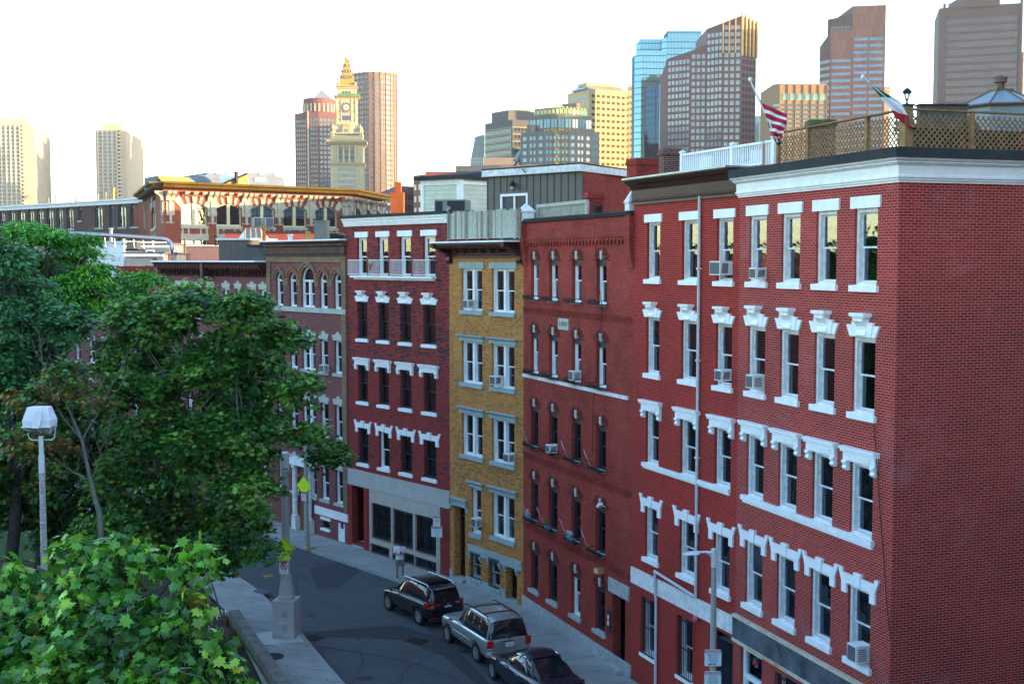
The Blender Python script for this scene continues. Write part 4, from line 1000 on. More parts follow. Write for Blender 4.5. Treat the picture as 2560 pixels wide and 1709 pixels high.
# -- round tower behind the clock tower
def drum_tower(label,xl,xr,D,ytop,mat,nfac,floors,glass,lit=None,per=2,wf=.7,hf=.6):
 cx=(xl+xr)/2;C=at(cx,D);rad=(xr-xl)/2/FPX*D*1.0
 pts=[]
 phi=math.atan2(C.x,C.y)
 for k in range(nfac+1):
  a=math.pi+phi+math.pi/2*1.15-k*(math.pi*1.15)/nfac
  pts.append(Vector((C.x+rad*math.sin(a),C.y+rad*math.cos(a))))
 zt=ztop(cx,ytop,C);T=Tower('office_tower',label,'office tower',pts,zt,mat,depth=rad*.6)
 for i in range(nfac):T.grid(i,T.fac[i].L*.06,T.fac[i].L*.94,3,zt-2,per,floors,wf,hf,glass,p=.12)
 T.trim('pilaster',[(i,-.3,.3,3,zt+1.5,.5)for i in range(1,nfac)],mat)
 T.finish();return T
drum_tower('round brick tower with curved window bands, behind the clock tower',886,994,1080,188,stonew('round_tower_brick',(.24,.125,.075)),14,40,TG,per=2,wf=.62)
# -- the clock tower
def clock_tower():
 D=800.0;LIME=plain('limestone',(.47,.39,.24),.85,var=.10,scale=.15);LIME_TRIM=plain('limestone_trim',(.38,.30,.17),.85,var=.1,scale=.2)  # darker limestone tone for cornices, dormers and urns
 azl=-94;c=at(909,D);l=go(c,azl,828.0);W=(c-l).length
 F=Facade(l,c);root=empty('clock_tower','tall limestone clock tower with stepped top and sharp pyramid spire','clock tower',(l.x,l.y,0),F.rz)
 cen_=at(870,D+11);z=lambda py:ztop(870,py,cen_);cx=W/2;Wd=W
 def blk(name,w,d,z0,z1,mat=LIME,cy=None):
  m=MB();cy=Wd/2;m.box(cx-w/2,cx+w/2,cy-d/2,cy+d/2,z0,z1);return m.build(name,mat,root)
 def ring(name,w,z0,z1,over,mat=LIME_TRIM,parent=None):
  m=MB();cy=Wd/2;m.box(cx-w/2-over,cx+w/2+over,cy-w/2-over,cy+w/2+over,z0,z1);return m.build(name,mat,parent or root)
 shaft=blk('shaft',W,W,0,z(362))
 for py0,py1,o in((418,414,.6),(414,411,1.1),(364,360,1.0),(360,354,2.2)):ring('cornice',W,z(py0),z(py1),o)
 m=MB()
 for k in range(20):
  x=-1+(W+2)*k/19.;m.box(x-.25,x+.25,-1.3,-.1,z(366),z(362)-.01);m.box(W+.1,W+1.3,x-.25,x+.25,z(366),z(362)-.01)
 m.build('modillions',LIME_TRIM,shaft)
 # colonnade and windows
 CG=plain('colonnade_green',(.03,.09,.08),.4)
 for k in range(3):
  x=W*(.32+.18*k);m=MB();m.box(x-W*.058,x+W*.058,-.12,.05,z(411)+.3,z(369));w=m.build('tall_window',TGD,root)
  m=MB()
  for q in(.33,.66):zz=z(411)+(z(369)-z(411))*q;m.box(x-W*.058,x+W*.058,-.25,-.12,zz-.6,zz+.6)
  m.build('spandrel',CG,w)
 for k in range(4):
  x=W*(.23+.18*k);m=MB();m.lathe([(.75,z(411)),(.6,z(409)),(.55,z(372)),(.85,z(369)),(.85,z(368))],(x,-.8,0),10);m.build('column',LIME,root)
 for x0,x1 in((.02,.09),(.14,.19),(.81,.86),(.92,.98)):
  m=MB();m.box(W*x0,W*x1,-.35,-.01,3,z(414)-.2);m.box(W*x0,W*x1,-.35,-.01,z(411)+.2,z(366)-.1);m.box(W+.01,W+.35,W*x0,W*x1,3,z(414)-.2);m.build('pilaster',LIME,root)
 n=0
 me={}
 for k in range(3):
  for j in range(14):
   x=W*(.32+.18*k);zz=z(427+j*14.6)
   if zz<4:break
   for e in(-1,1):
    if 'w' not in me:q=MB();q.box(-.75,.75,-.1,.05,-1.3,1.3);me['w']=q.mesh('window',TG)
    inst('window',me['w'],root,(x+e*.95,0,zz))
    # balustrade stage
 b=ring('parapet',W*.97,z(354),z(343),0,LIME);m=MB()
 for k in range(18):x=W*.03+W*.94*k/17;m.box(x-.12,x+.12,W*.012,W*.02,z(343),z(338))
 m.box(W*.02,W*.98,W*.01,W*.03,z(338),z(336));m.box(W*.97,W*.985,W*.01,W*.99,z(343),z(336));m.build('balustrade',LIME,b)
 # sloping attic with dormer
 w0,w1=W*.82,W*.66;cy=W/2
 m=MB();m.lathe([(w0*.7071,z(340)),(w0*.7071,z(322)),(w1*.76,z(314))],(cx,cy,0),4,a0=R(45));at_=m.build('attic',LIME,root)
 m=MB();m.box(cx-W*.12,cx+W*.12,cy-w0/2-1.2,cy-w0/2+1,z(338),z(318));m.prism([(cx-W*.15,z(318)),(cx+W*.15,z(318)),(cx,z(311))],cy-w0/2-1.6,cy-w0/2+1);dm=m.build('dormer',LIME_TRIM,at_)
 for dx in(-.27,0,.27):
  m=MB();m.box(cx+W*dx-.9,cx+W*dx+.9,cy-w0/2-1.35 if dx==0 else cy-w0/2-.15,cy-w0/2,z(336),z(327));m.build('attic_window',TG,at_)
 for sx_,sy_ in((-1,-1),(1,-1),(1,1)):
  x,y=cx+sx_*W*.42,cy+sy_*W*.42;m=MB();m.lathe([(1.4,z(343)),(1.6,z(335)),(.9,z(331)),(1.5,z(325)),(.7,z(319)),(.2,z(315))],(x,y,0),8);m.build('corner_urn',LIME_TRIM,root)
  # clock stage
 w2=W*.605;f=cy-w2/2
 m=MB();m.lathe([(w2*.76,z(314.5)),(w2*.7071,z(308)),(w2*.7071,z(249))],(cx,cy,0),4,a0=R(45));st=m.build('clock_stage',LIME,root)
 BW=plain('recess_stone',(.33,.31,.27),.85,var=.1)
 m=MB();m.box(cx-w2*.27,cx+w2*.27,f-.12,f,z(311),z(257));m.build('recess_panel',BW,st)
 cz=z(272.5);rr=w2*.22
 m=MB();m.lathe([(rr*1.12,0),(rr*1.12,.6),(rr*.95,.7),(rr*.95,.3)],(0,0,0),32);q=m.build('clock_face',plain('clock_ring',(.22,.20,.17),.6),st,(cx,f-.12,cz));q.rotation_euler=(math.pi/2,0,0)
 m=MB();m.lathe([(rr*.62,.31),(rr*.62,.42)],(0,0,0),28);m.build('dial',plain('dial_white',(.62,.66,.66),.4),q)
 m=MB();m.lathe([(rr*.24,.43),(rr*.24,.50)],(0,0,0),12)
 for k in range(12):a=k*math.pi/6;m.box(rr*.78*math.cos(a)-.22,rr*.78*math.cos(a)+.22,rr*.78*math.sin(a)-.22,rr*.78*math.sin(a)+.22,.3,.45)
 m.bar((0,0,.5),(rr*.1,rr*.5,.5),.35);m.bar((0,0,.5),(rr*.40,-rr*.05,.5),.3);m.build('hands',plain('gilt',(.40,.26,.05),.4,metal=.5),q)
 for k in range(7):
  m=MB();x=cx+(k-3)*w2*.068;m.box(x-w2*.022,x+w2*.022,f-.25,f-.121,z(304),z(293));m.build('slit_window',TGD,st)
 for x in(cx-w2*.38,cx+w2*.38):
  for py in(261,282,303):m=MB();m.box(x-.25,x+.25,f-.1,f,z(py+2),z(py-2));m.build('slot',TGD,st)
 for x0 in(-.5,-.29,.23,.44):m=MB();m.box(cx+w2*x0,cx+w2*(x0+.06),f-.35,f-.01,z(311),z(250));m.build('pilaster',LIME,st)
 for o,a,b_ in((.6,249,246),(1.6,246,244)):ring('cornice',w2,z(a),z(b_),o,LIME_TRIM,st)
 GRN=plain('copper_green',(.08,.26,.10),.6,var=.3,scale=.4)
 m=MB();w_=w2/2+1.9
 for k in range(26):x=-w_+2*w_*k/25;m.box(cx+x-.12,cx+x+.12,cy-w_-.1,cy-w_+.1,z(244),z(239));m.box(cx+w_-.1,cx+w_+.1,cy+x-.12,cy+x+.12,z(244),z(239))
 m.box(cx-w_,cx+w_,cy-w_-.15,cy-w_+.15,z(239.5),z(238));m.box(cx+w_-.15,cx+w_+.15,cy-w_,cy+w_,z(239.5),z(238));m.box(cx-w_,cx+w_,cy-w_-.12,cy-w_+.12,z(244),z(242.6));m.build('balcony_rail',GRN,st)
 # belfry
 w3=W*.56;bf=blk('belfry',w3,w3,z(244),z(219));f3=cy-w3/2
 for k in range(3):m=MB();x=cx+(k-1)*w3*.17;m.box(x-w3*.06,x+w3*.06,f3-.12,f3,z(240),z(232));m.build('arch',TGD,bf)
 for o,a,b_ in((.5,226,224),(.9,221,218)):ring('cornice',w3,z(a),z(b_),o,LIME_TRIM,bf)
 for sx_,sy_ in((-1,-1),(1,-1)):m=MB();m.lathe([(1.0,z(218)),(1.2,z(215)),(.5,z(213)),(.9,z(211)),(.1,z(208))],(cx+sx_*w3*.47,cy+sy_*w3*.47,0),8);m.build('corner_urn',LIME_TRIM,bf)
 # pyramid spire with rows of little dormers
 w4=W*.50;ROOF=plain('spire_stone',(.42,.24,.05),.8,var=.15,scale=.3)
 m=MB();m.lathe([(w4*.7071,z(218)),(w4*.62,z(207)),(1.7,z(151)),(1.6,z(149))],(cx,cy,0),4,a0=R(45));sp=m.build('spire',ROOF,root)
 for py,n in((199,4),(184,3),(170,1),(160,0)):
  hw=(w4*.5-1.2)*(py-150)/(207-150)*.93+1.0
  for k in range(n):
   x=cx+(k-(n-1)/2)*1.55;m=MB();m.box(x-.35,x+.35,cy-hw-.9,cy-hw+.6,z(py),z(py-5));m.prism([(x-.5,z(py-5)),(x+.5,z(py-5)),(x,z(py-8))],cy-hw-1.0,cy-hw+.6);dm=m.build('spire_dormer',plain('lead_roof',(.24,.26,.29),.5,metal=.3)if k in(0,n-1)else LIME_TRIM,sp)
  for e in(-1,1):m=MB();m.lathe([(.35,z(py)),(.3,z(py-5)),(.05,z(py-8))],(cx+e*hw,cy-hw,0),6);m.build('pinnacle',LIME_TRIM,sp)
 m=MB();m.lathe([(2.0,z(149)),(2.0,z(147.5)),(.9,z(144)),(.7,z(137)),(.1,z(132)),(.25,z(131)),(.05,z(129))],(cx,cy,0),10);m.build('lantern',plain('lantern_grey',(.40,.42,.45),.4,metal=.3),sp)
clock_tower()
# -- cluster in the middle of the skyline
def simple(name,label,pts,tops,mat,depth=30,cat='office tower',**kw):return Tower(name,label,cat,pts,tops,mat,depth,**kw)
# low stepped beige block
c=at(1250,560);l=go(c,-70,1140);r=go(c,101,1345);zt=ztop(1250,412,c)
T=simple('office_block','low stepped beige office block with long window bands, below the grey grid tower',[l,c,r],zt,stonew('beige_panel',(.22,.17,.145)),30,'office block')
T.grid(0,.5,T.fac[0].L-.5,zt-9,zt-2.5,8,1,.55,.8,TGD);T.grid(1,.5,T.fac[1].L-.5,zt-13,zt-1.5,4,3,.8,.4,TGD);T.grid(0,.5,T.fac[0].L-.5,zt-22,zt-10,7,3,.7,.45,TGD)
q=at(1258,566)-T.o;m=MB();m.box(q.x-9,q.x+7,q.y,q.y+14,zt+.01,zt+3.6);m.build('upper_storey',stonew('beige_panel',(.22,.17,.145)),T.root)
m=MB();a,b=T.fac[0].w(.3,.5,0)-Vector((*T.o,0)),T.fac[0].w(T.fac[0].L*.62,.5,0)-Vector((*T.o,0))
for k in range(14):p=a.lerp(b,k/13);m.box(p.x-.06,p.x+.06,p.y-.06,p.y+.06,zt,zt+3.2)
m.tube([a+Vector((0,0,zt+3.2)),b+Vector((0,0,zt+3.2))],.08,4);m.tube([a+Vector((0,0,zt+1.6)),b+Vector((0,0,zt+1.6))],.06,4);m.build('glass_screen',plain('screen_teal',(.35,.55,.55),.2),T.root);T.finish()
# dark slanted glass building
c=at(1212,720);l1=go(c,-85,1180);zt=ztop(1200,336,c)
SG=wglass('slate_glass',(.06,.11,.16))
p0,p1,p2=go(c,-85,1176),go(c,-85,1188),c
T=simple('glass_building','dark blue glass building with a slanted side, left of the grey grid tower',[p0,p1,p2],[ztop(1180,405,c),ztop(1190,342,c),zt],SG,20,'glass building')
for i in(0,1):T.trim('mullions',[(i,u,u+.2,0,(T.tops[i])*.97 if i==0 else T.tops[i]-2,.12)for u in[T.fac[i].L*k/5 for k in range(1,5)]],plain('mullion',(.30,.36,.40),.5))
# grey grid tower
c=at(1281,680);l=go(c,-35,1213);r=go(c,66,1345);zt=ztop(1281,299,c);GG=stonew('grey_grid',(.10,.10,.10));
T=simple('office_tower','dark grey grid tower with a sunlit golden right side',[l,c,r],zt,GG,35,baz=15)
T.grid(0,.6,T.fac[0].L-1,3,zt-4,17,22,.62,.66,TGD,p=.1);T.grid(1,1,T.fac[1].L-.5,3,zt-3,7,22,.5,.6,TGD,p=.1)
T.trim('floor_bands',[(i,0,T.fac[i].L,zt-4-(zt-7)/22*k-.25,zt-4-(zt-7)/22*k+.25,.3)for i in(0,1)for k in range(18)],plain('grid_band',(.34,.27,.18),.8))
ul=T.fac[0].u(1224);zp=ztop(1270,272,c);O=Vector((*T.o,0));a,b,cc,d=[T.fac[0].w(ul,1.5,0)-O,T.fac[0].w(T.fac[0].L-6,1.5,0)-O,T.fac[0].w(T.fac[0].L-6,24,0)-O,T.fac[0].w(ul,24,0)-O]
m=MB();m.slab([a.xy,b.xy,cc.xy,d.xy],zt+.01,zp);ph=m.build('penthouse',GG,T.root)
T.trim('penthouse_frame',[(0,ul-.1,T.fac[0].L-5.5,zp-.8,zp+.6,-1.2)],GG)if False else None
c2=at(1281,690);r2=go(c2,66,1326);f=Facade(c2,r2);m=MB();O=Vector((*T.o,0))
q=lambda u,k:(f.w(u,k,0)-O).xy
m.slab([q(-.5,0),q(f.L,0),q(f.L,14),q(-.5,14)],zp-1.2,zp+.8);m.slab([q(-.5,0),q(1,0),q(1,14),q(-.5,14)],zt,zp-1.21);m.slab([q(f.L*.52,0),q(f.L*.56,0),q(f.L*.56,2),q(f.L*.52,2)],zt,zp-1.21);m.slab([q(1,1.5),q(f.L,1.5),q(f.L,13),q(1,13)],zt+4,zp-1.22);m.build('penthouse_loggia',plain('sunlit_concrete',(.42,.27,.13),.8),T.root)  # evening sun on the loggia is put into its golden colour
T.finish()
# yellow stone hotel tower
YS=plain('yellow_stone',(.48,.37,.19),.85,var=.06,scale=.05)
c=at(1470.5,860);l=go(c,-30,1418);r=go(c,62,1577);zt=ztop(1470,222,c)
T=simple('office_tower','sunlit yellow stone tower with small square windows and a glass crown',[l,c,r],[ztop(1436,232,l)-1,zt,zt],YS,30,baz=20)
T.grid(1,1.5,T.fac[1].L-1,4,zt-2.5,8,30,.62,.45,plain('brown_window',(.07,.045,.03),.7,spec=.2));T.grid(0,1,T.fac[0].L-.5,4,zt-3,8,30,.7,.5,TGD)
O=Vector((*T.o,0));f=T.fac[1];q=lambda u,k:(f.w(u,k,0)-O)
zp=ztop(1480,203,c);m=MB();L=f.L
m.add([(*q(-2,2).xy,zt+.02),(*q(L-4,2).xy,zt+.02),(*q(L-4,22).xy,zt+.02),(*q(-2,22).xy,zt+.02),(*q(2,6).xy,zp-2),(*q(L-6,6).xy,zp-2),(*q(L-6,18).xy,zp-2),(*q(2,18).xy,zp-2)],[(0,1,5,4),(1,2,6,5),(2,3,7,6),(3,0,4,7),(4,5,6,7)]);cr=m.build('glass_crown',wglass('crown_glass',(.12,.16,.18)),T.root)
m=MB();m.add([(*q(2,5.9).xy,zp-2),(*q(L-6,5.9).xy,zp-2),(*q(L-6,18).xy,zp-2),(*q(2,18).xy,zp-2),(*q(2,5.9).xy,zp),(*q(L-6,5.9).xy,zp),(*q(L-6,18).xy,zp),(*q(2,18).xy,zp)],[(0,3,2,1),(4,5,6,7),(0,1,5,4),(1,2,6,5),(2,3,7,6),(3,0,4,7)]);m.build('crown_band',YS,cr)
m=MB()
for k in range(15):u=0+(L-4)*k/14.;m.tube([q(u-2+.0,1.9)+Vector((0,0,zt)),q(2+(L-8)*k/14.,5.9)+Vector((0,0,zp-2))],.18,4)
for h_ in(.3,.6):m.tube([q(-2+4*h_,1.9+4*h_)+Vector((0,0,zt+(zp-2-zt)*h_)),q(L-4-2*h_,1.9+4*h_)+Vector((0,0,zt+(zp-2-zt)*h_))],.15,4)
m.build('crown_frame',YS,cr);T.finish()
# low side wing left of it
c=at(1440,790);l=go(c,-60,1405)
T=simple('office_block','plain grey wing behind the turquoise tower, left of the yellow tower',[l,c,go(c,62,1450)],ztop(1440,258,c),stonew('grey_wing',(.20,.17,.15)),20,'office block');T.finish()
# turquoise and granite tower with gold zigzag crown
GR=stonew('grey_granite',(.13,.125,.13));GOLD=plain('gold_leaf',(.60,.52,.06),.35,metal=.5,spec=.6)
C=at(1400,640)
def arcpts(xl,xr,D,bulge,n):
 a,b=at(xl,D),at(xr,D);out=[]
 for k in range(n+1):
  t=k/n;p=a.lerp(b,t);out.append(Vector((p.x,p.y-bulge*math.sin(math.pi*t))))
 return out
pts=arcpts(1302,1497,640,9,10);zt=ztop(1400,328,at(1400,632))
T=simple('office_tower','granite and turquoise glass tower with rounded gold-trimmed crown',pts,zt,GR,30)
# columns of square panes, paired ones between, dark brown spandrel strip in the middle
for i in range(10):
 L=T.fac[i].L
 n=2 if i in(4,5)else 1
 T.grid(i,L*.05,L*.95,3,zt-1.5,n if i in(4,5)else(2 if i%2 else 1),21,.55 if i%2 or i in(4,5)else .5,.52,TGT,p=.12)
T.trim('spandrel',[(i,0,T.fac[i].L,zt-2-(zt-5)/21*k-.2,zt-2-(zt-5)/21*k+1.5,.10)for i in(4,5)for k in range(20)],plain('brown_granite',(.11,.07,.06),.6))
up=arcpts(1323,1478,645,9,9);z1=ztop(1400,297,at(1400,637));z2=ztop(1400,267,at(1400,637))
O=T.o;
def tier(pl,z0,z1_,name,mat,back=20):
 m=MB();ring=[p-O for p in pl]+[pl[-1]-O+Vector((0,back)),pl[0]-O+Vector((0,back))];m.slab([(p.x,p.y)for p in ring],z0,z1_);return m.build(name,mat,T.root)
tier(up,zt+.01,z1+2,'upper_tier',GR);up2=arcpts(1336,1464,648,9,14);crn=tier(up2,z1+2.01,z2,'crown',plain('crown_granite',(.13,.12,.115),.7))
fs6=[(0,3,2,1),(4,5,6,7),(0,1,5,4),(1,2,6,5),(2,3,7,6),(3,0,4,7)]
O3=Vector((*O,0))
for k,(a,b)in enumerate(zip(up,up[1:])):
 f=Facade(a,b);L=f.L
 for zz in(zt+2.2,(zt+z1)/2+1):
  for uu in(.28,.72):m=MB();m.box(-L*.17,L*.17,-.15,.05,0,2.2);m.build('window',TGT,T.root,f.w(L*uu,0,zz)-O3,f.rz)
 m=MB();zg=zt+.6
 for uu in(.28,.72):m.bar(f.w(L*(uu-.14),-.3,zg+.9)-O3,f.w(L*uu,-.3,zg)-O3,.28);m.bar(f.w(L*uu,-.3,zg)-O3,f.w(L*(uu+.14),-.3,zg+.9)-O3,.28)
 if 2<=k<=6:m.build('gold_chevron',GOLD,T.root)
for k,(a,b)in enumerate(zip(up2,up2[1:])):
 f=Facade(a,b);L=f.L;zc=z1+3.4;zh=z2-z1-3
 pr=[(L*.2,-zh*.0),(L*.5,-1.0),(L*.8,0),(L*.8,zh*.45),(L*.5,zh*.62),(L*.2,zh*.45)]
 m=MB();m.prism(pr,-.2,.05);w=m.build('crown_window',plain('crown_blue',(.05,.24,.36),.15),crn,f.w(0,0,zc)-O3,f.rz)
 m=MB();q=[(x,-.3,z)for x,z in[(L*.12,-.4),(L*.5,-1.7),(L*.88,-.4),(L*.88,zh*.5),(L*.5,zh*.72),(L*.12,zh*.5)]]
 for x,y in zip(q,q[1:]+q[:1]):m.bar(x,y,.35)
 m.lathe([(.45,0),(.45,.3)],(L*.5,-.3,zh*.80),8);m.build('gold_frame',GOLD,w)
ch=[]
for i in(4,5):
 for k in range(7):
  f=T.fac[i];zz=zt-2-(zt-5)/21*(k*1)-.2;uu=f.L*.5;m=MB();m.bar(f.w(uu-.8,-.35,zz+.8)-O3,f.w(uu,-.35,zz)-O3,.22);m.bar(f.w(uu,-.35,zz)-O3,f.w(uu+.8,-.35,zz+.8)-O3,.22);m.build('gold_chevron',GOLD,T.root)
  # stepped shoulders left and right
for xl,xr,yt,dd in((1325,1372,302,636),(1372,1422,335,629),(1445,1478,318,634)):pass
sh=arcpts(1318,1338,640,1,2);tier(sh,zt-12,zt+4,'shoulder',GR,15);T.finish()
sh_c=at(1296,655)
# -- blue glass towers
def curtain(name,col,col2,sx,sz,tint=.06):
 """mirror glass with a fine mullion grid"""
 m,t,b=node_mat(name);b.inputs['Roughness'].default_value=.06;b.inputs['Metallic'].default_value=.75
 tc=t.nodes.new('ShaderNodeTexCoord');s=t.nodes.new('ShaderNodeSeparateXYZ');t.links.new(tc.outputs['Object'],s.inputs[0])
 def line(src,step,wdt):
  d=t.nodes.new('ShaderNodeMath');d.operation='DIVIDE';t.links.new(src,d.inputs[0]);d.inputs[1].default_value=step
  f=t.nodes.new('ShaderNodeMath');f.operation='FRACT';t.links.new(d.outputs[0],f.inputs[0])
  g=t.nodes.new('ShaderNodeMath');g.operation='LESS_THAN';t.links.new(f.outputs[0],g.inputs[0]);g.inputs[1].default_value=wdt;return g.outputs[0]
 a=t.nodes.new('ShaderNodeMath');a.operation='ADD';t.links.new(s.outputs[0],a.inputs[0]);t.links.new(s.outputs[1],a.inputs[1])
 mx=t.nodes.new('ShaderNodeMath');mx.operation='MAXIMUM';t.links.new(line(a.outputs[0],sx,.10),mx.inputs[0]);t.links.new(line(s.outputs[2],sz,.14),mx.inputs[1])
 no=t.nodes.new('ShaderNodeTexNoise');no.inputs['Scale'].default_value=.06;no.inputs['Detail'].default_value=3;t.links.new(tc.outputs['Object'],no.inputs['Vector'])
 base=mixc(t,no.outputs['Fac'],col,tuple(c*1.3 for c in col));c=mixc(t,mx.outputs[0],base,col2);t.links.new(c,b.inputs['Base Color'])
 n2=t.nodes.new('ShaderNodeTexNoise');n2.inputs['Scale'].default_value=.25;t.links.new(tc.outputs['Object'],n2.inputs['Vector'])
 bp=t.nodes.new('ShaderNodeBump');bp.inputs['Strength'].default_value=.12;bp.inputs['Distance'].default_value=.3;t.links.new(n2.outputs['Fac'],bp.inputs['Height']);t.links.new(bp.outputs[0],b.inputs['Normal'])
 return m
BG=curtain('blue_mirror_glass',(.10,.20,.25),(.01,.05,.09),2.2,3.9);BGD=curtain('dark_mirror_glass',(.015,.045,.085),(.004,.012,.03),2.2,3.9)
root=None
pA=at(1577,800);c=at(1600,780)
T=simple('glass_tower','stepped blue mirror-glass tower left of the brown granite tower',[go(c,-50,1577),c,go(c,85,1662)],[ztop(1580,142,c),ztop(1600,128,c),ztop(1660,128,c)],BG,30)
O=T.o;O3=Vector((*O,0))
def blockT(T,pts,tops,name,mat,depth=25,z0=0):
 m=MB();ring=[(p-T.o,z)for p,z in zip(pts,tops)];bv=Vector((0,depth));ring+=[(pts[-1]-T.o+bv,tops[-1]),(pts[0]-T.o+bv,tops[0])];n=len(ring)
 for i in range(n):(a,za),(b,zb)=ring[i],ring[(i+1)%n];m.quad((a.x,a.y,z0),(b.x,b.y,z0),(b.x,b.y,zb),(a.x,a.y,za))
 m.add([(p.x,p.y,z)for p,z in ring],[tuple(range(n))]);return m.build(name,mat,T.root)
c2=at(1597,805);blockT(T,[go(c2,-50,1587),c2,go(c2,88,1652)],[ztop(1590,110,c2),ztop(1597,98,c2),ztop(1650,98,c2)],'middle_block',BG,30)
c3=at(1662,800);blockT(T,[go(c3,-45,1650),c3,go(c3,88,1758)],[ztop(1655,96,c3),ztop(1662,94,c3),ztop(1750,94,c3)],'rear_block',BG,40);
c4=at(1665,812);blockT(T,[go(c4,-45,1655),c4,go(c4,88,1748)],[ztop(1655,88,c4),ztop(1665,77,c4),ztop(1748,77,c4)],'top_block',BG,30)
m=MB()
for px in(1663,1668,1678,1683,1692,1697):p=at(px,815)-O;m.bar((p.x,p.y,ztop(px,78,at(px,815))),(p.x,p.y,ztop(px,65,at(px,815))),.5)
m.build('roof_masts',plain('mast_grey',(.25,.3,.33),.5),T.root)
T=simple('glass_tower','dark low mirror-glass face between the blue tower and the brown granite tower',[at(1609,740),at(1646,735)],[ztop(1609,222,at(1609,740)),ztop(1646,208,at(1646,735))],BGD,18,'glass tower',baz=25)
# -- brown granite tower with slanting stepped roof
BRN=plain('brown_granite_tower',(.135,.080,.080),.75,var=.10,scale=.04)
c=at(1848,668);f4=go(c,-82,1802);f3=go(f4,-48,1761);f2=go(f3,-80,1722);f1=go(f2,-52,1664);f0=go(f1,-20,1647);r=go(c,52,1884)
tops=[ztop(1647,200,f0),ztop(1664,148,f1),ztop(1722,128,f2),ztop(1761,112,f3)]
T=simple('office_tower','brown granite tower with faceted front and slanting stepped top behind the two flags',[f0,f1,f2,f3],tops,BRN,40,baz=45)
c_t=[ztop(1761,73,f3),ztop(1802,57,f4),ztop(1848,39,c),ztop(1884,60,r)]
blockT(T,[f3,f4,c,r],c_t,'high_wing',BRN,40)
extra=[Facade(f3,f4),Facade(f4,c),Facade(c,r)];T.fac=T.fac+extra
DW=plain('dark_bronze_glass',(.03,.035,.05),.6,spec=.2)
row=16.9*c.y/FPX
for i,n,zt_,mt in((1,6,ztop(1693,140,f2),TGP),(2,3,ztop(1740,128,f3),TGP),(3,4,ztop(1780,72,f4),TGP),(4,3,ztop(1820,55,c),TGP),(5,4,ztop(1870,60,r),DW)):
 L=T.fac[i].L;rows=int((zt_-4)/row);T.grid(i,L*.03,L*.97,zt_-rows*row,zt_-1.0,n,rows,.66,.60,mt,p=.1)
T.trim('joint_strip',[(i,u-.12,u+.12,0,60,.25)for i in(1,2,3,4,5)for u in(0,T.fac[i].L)],plain('joint_dark',(.10,.06,.06),.8))
# fins at the top corner, evening sun painted into their bright colour
ff=T.fac[5];T.trim('fin',[(5,ff.L*k/4.-.4,ff.L*k/4.+.4,c_t[3]-18,c_t[2]-(c_t[2]-c_t[3])*k/4.+1.5,.9)for k in range(5)]+[(4,T.fac[4].L*k/3.-.3,T.fac[4].L*k/3.+.3,c_t[1]-16,c_t[1]+(c_t[2]-c_t[1])*k/3.,1.0)for k in range(3)],plain('fin_sunlit',(.65,.38,.14),.7));T.finish()
# -- pale glass sliver, cream slab, golden banded block
T=simple('glass_building','pale blue glass building low behind the US flag',[at(1876,900),at(1905,900)],ztop(1890,290,at(1890,900)),siding('pale_glass_bands',(.30,.42,.46),4.0,edge=.7),30,'glass building')
T=simple('office_block','cream slab low behind the US flag, right of the pale glass',[at(1905.5,880),at(1945,880)],ztop(1920,300,at(1920,880)),siding('cream_bands',(.55,.50,.36),4.0,edge=.7),30,'office block')
GB=plain('golden_panel',(.27,.175,.10),.8,var=.08,scale=.05)
c=at(1944,600);l=go(c,-35,1927);r=go(c,86,2060);zt=ztop(1944,209,c);zl=zt
T=simple('office_block','golden-tan banded office block between the US flag and the notched brown tower',[l,c,r],zl,GB,30,'office block')
L=T.fac[1].L;T.grid(1,.8,L,zt-8,zt-4.6,6,1,.8,.9,wglass('green_glass',(.12,.24,.20)));T.grid(1,.5,L,zt-9-2.15*30,zt-9,6,30,.93,.5,TGD,p=.1);T.grid(0,.5,T.fac[0].L,zt-9-2.15*30,zt-9,3,30,.9,.5,TGP,p=.1)
T.trim('mullion',[(1,L*k/6.-.15,L*k/6.+.15,2,zt-.5,.5)for k in range(7)],GB);T.finish()
T=simple('office_block','tan banded block, a narrow strip right behind the notched brown tower',[at(2193,700),at(2217,700)],ztop(2200,217,at(2200,700)),siding('tan_bands',(.36,.26,.17),4.5,edge=.45),30,'office block')
# -- notched brown tower with blue window bands
BT=brick('brown_tile',(.165,.110,.105),(.14,.09,.088),(.09,.06,.06),bw=2.2,bh=6.0,ms=.06,dirt=.1,bump=0,amt_scale=.02)
c=at(2068,640);l=go(c,-30,2041);r=go(c,101,2121);r2=go(r,101,2203);z1,z2=ztop(2068,80,c),ztop(2125,16,r)
T=simple('office_tower','notched brown granite tower with blue ribbon windows, right of centre in the skyline',[l,c,r],[ztop(2043,118,l),z1,z1+.5],BT,30,baz=15)
blockT(T,[r,r2],[z2,z2],'high_wing',BT,30)
m=MB();m.slab([((r-T.o).x-9,(r-T.o).y+14),((r-T.o).x+.5,(r-T.o).y+.3),((r-T.o).x+4,(r-T.o).y+26),((r-T.o).x-5,(r-T.o).y+28)],z1,z2-4);m.build('stair_house',BT,T.root)
T.fac.append(Facade(r,r2));BW_=wglass('ribbon_blue',(.07,.13,.24));fh=16.2*640/FPX
zw=ztop(2068,145,c);nr=int((zw-3)/fh);L=T.fac[1].L;L2=T.fac[2].L
T.grid(1,.3,L-.3,zw-nr*fh,zw,1,nr,.96,.45,BW_,p=.1);zw2=ztop(2125,91,r);nr2=int((zw2-3)/fh);T.grid(2,.3,L2-.6,zw2-nr2*fh,zw2,2,nr2,.90,.45,BW_,p=.1)
T.grid(0,.3,T.fac[0].L-.3,4,zw,6,nr,.6,.5,wglass('end_glass',(.16,.19,.24)),p=.1)
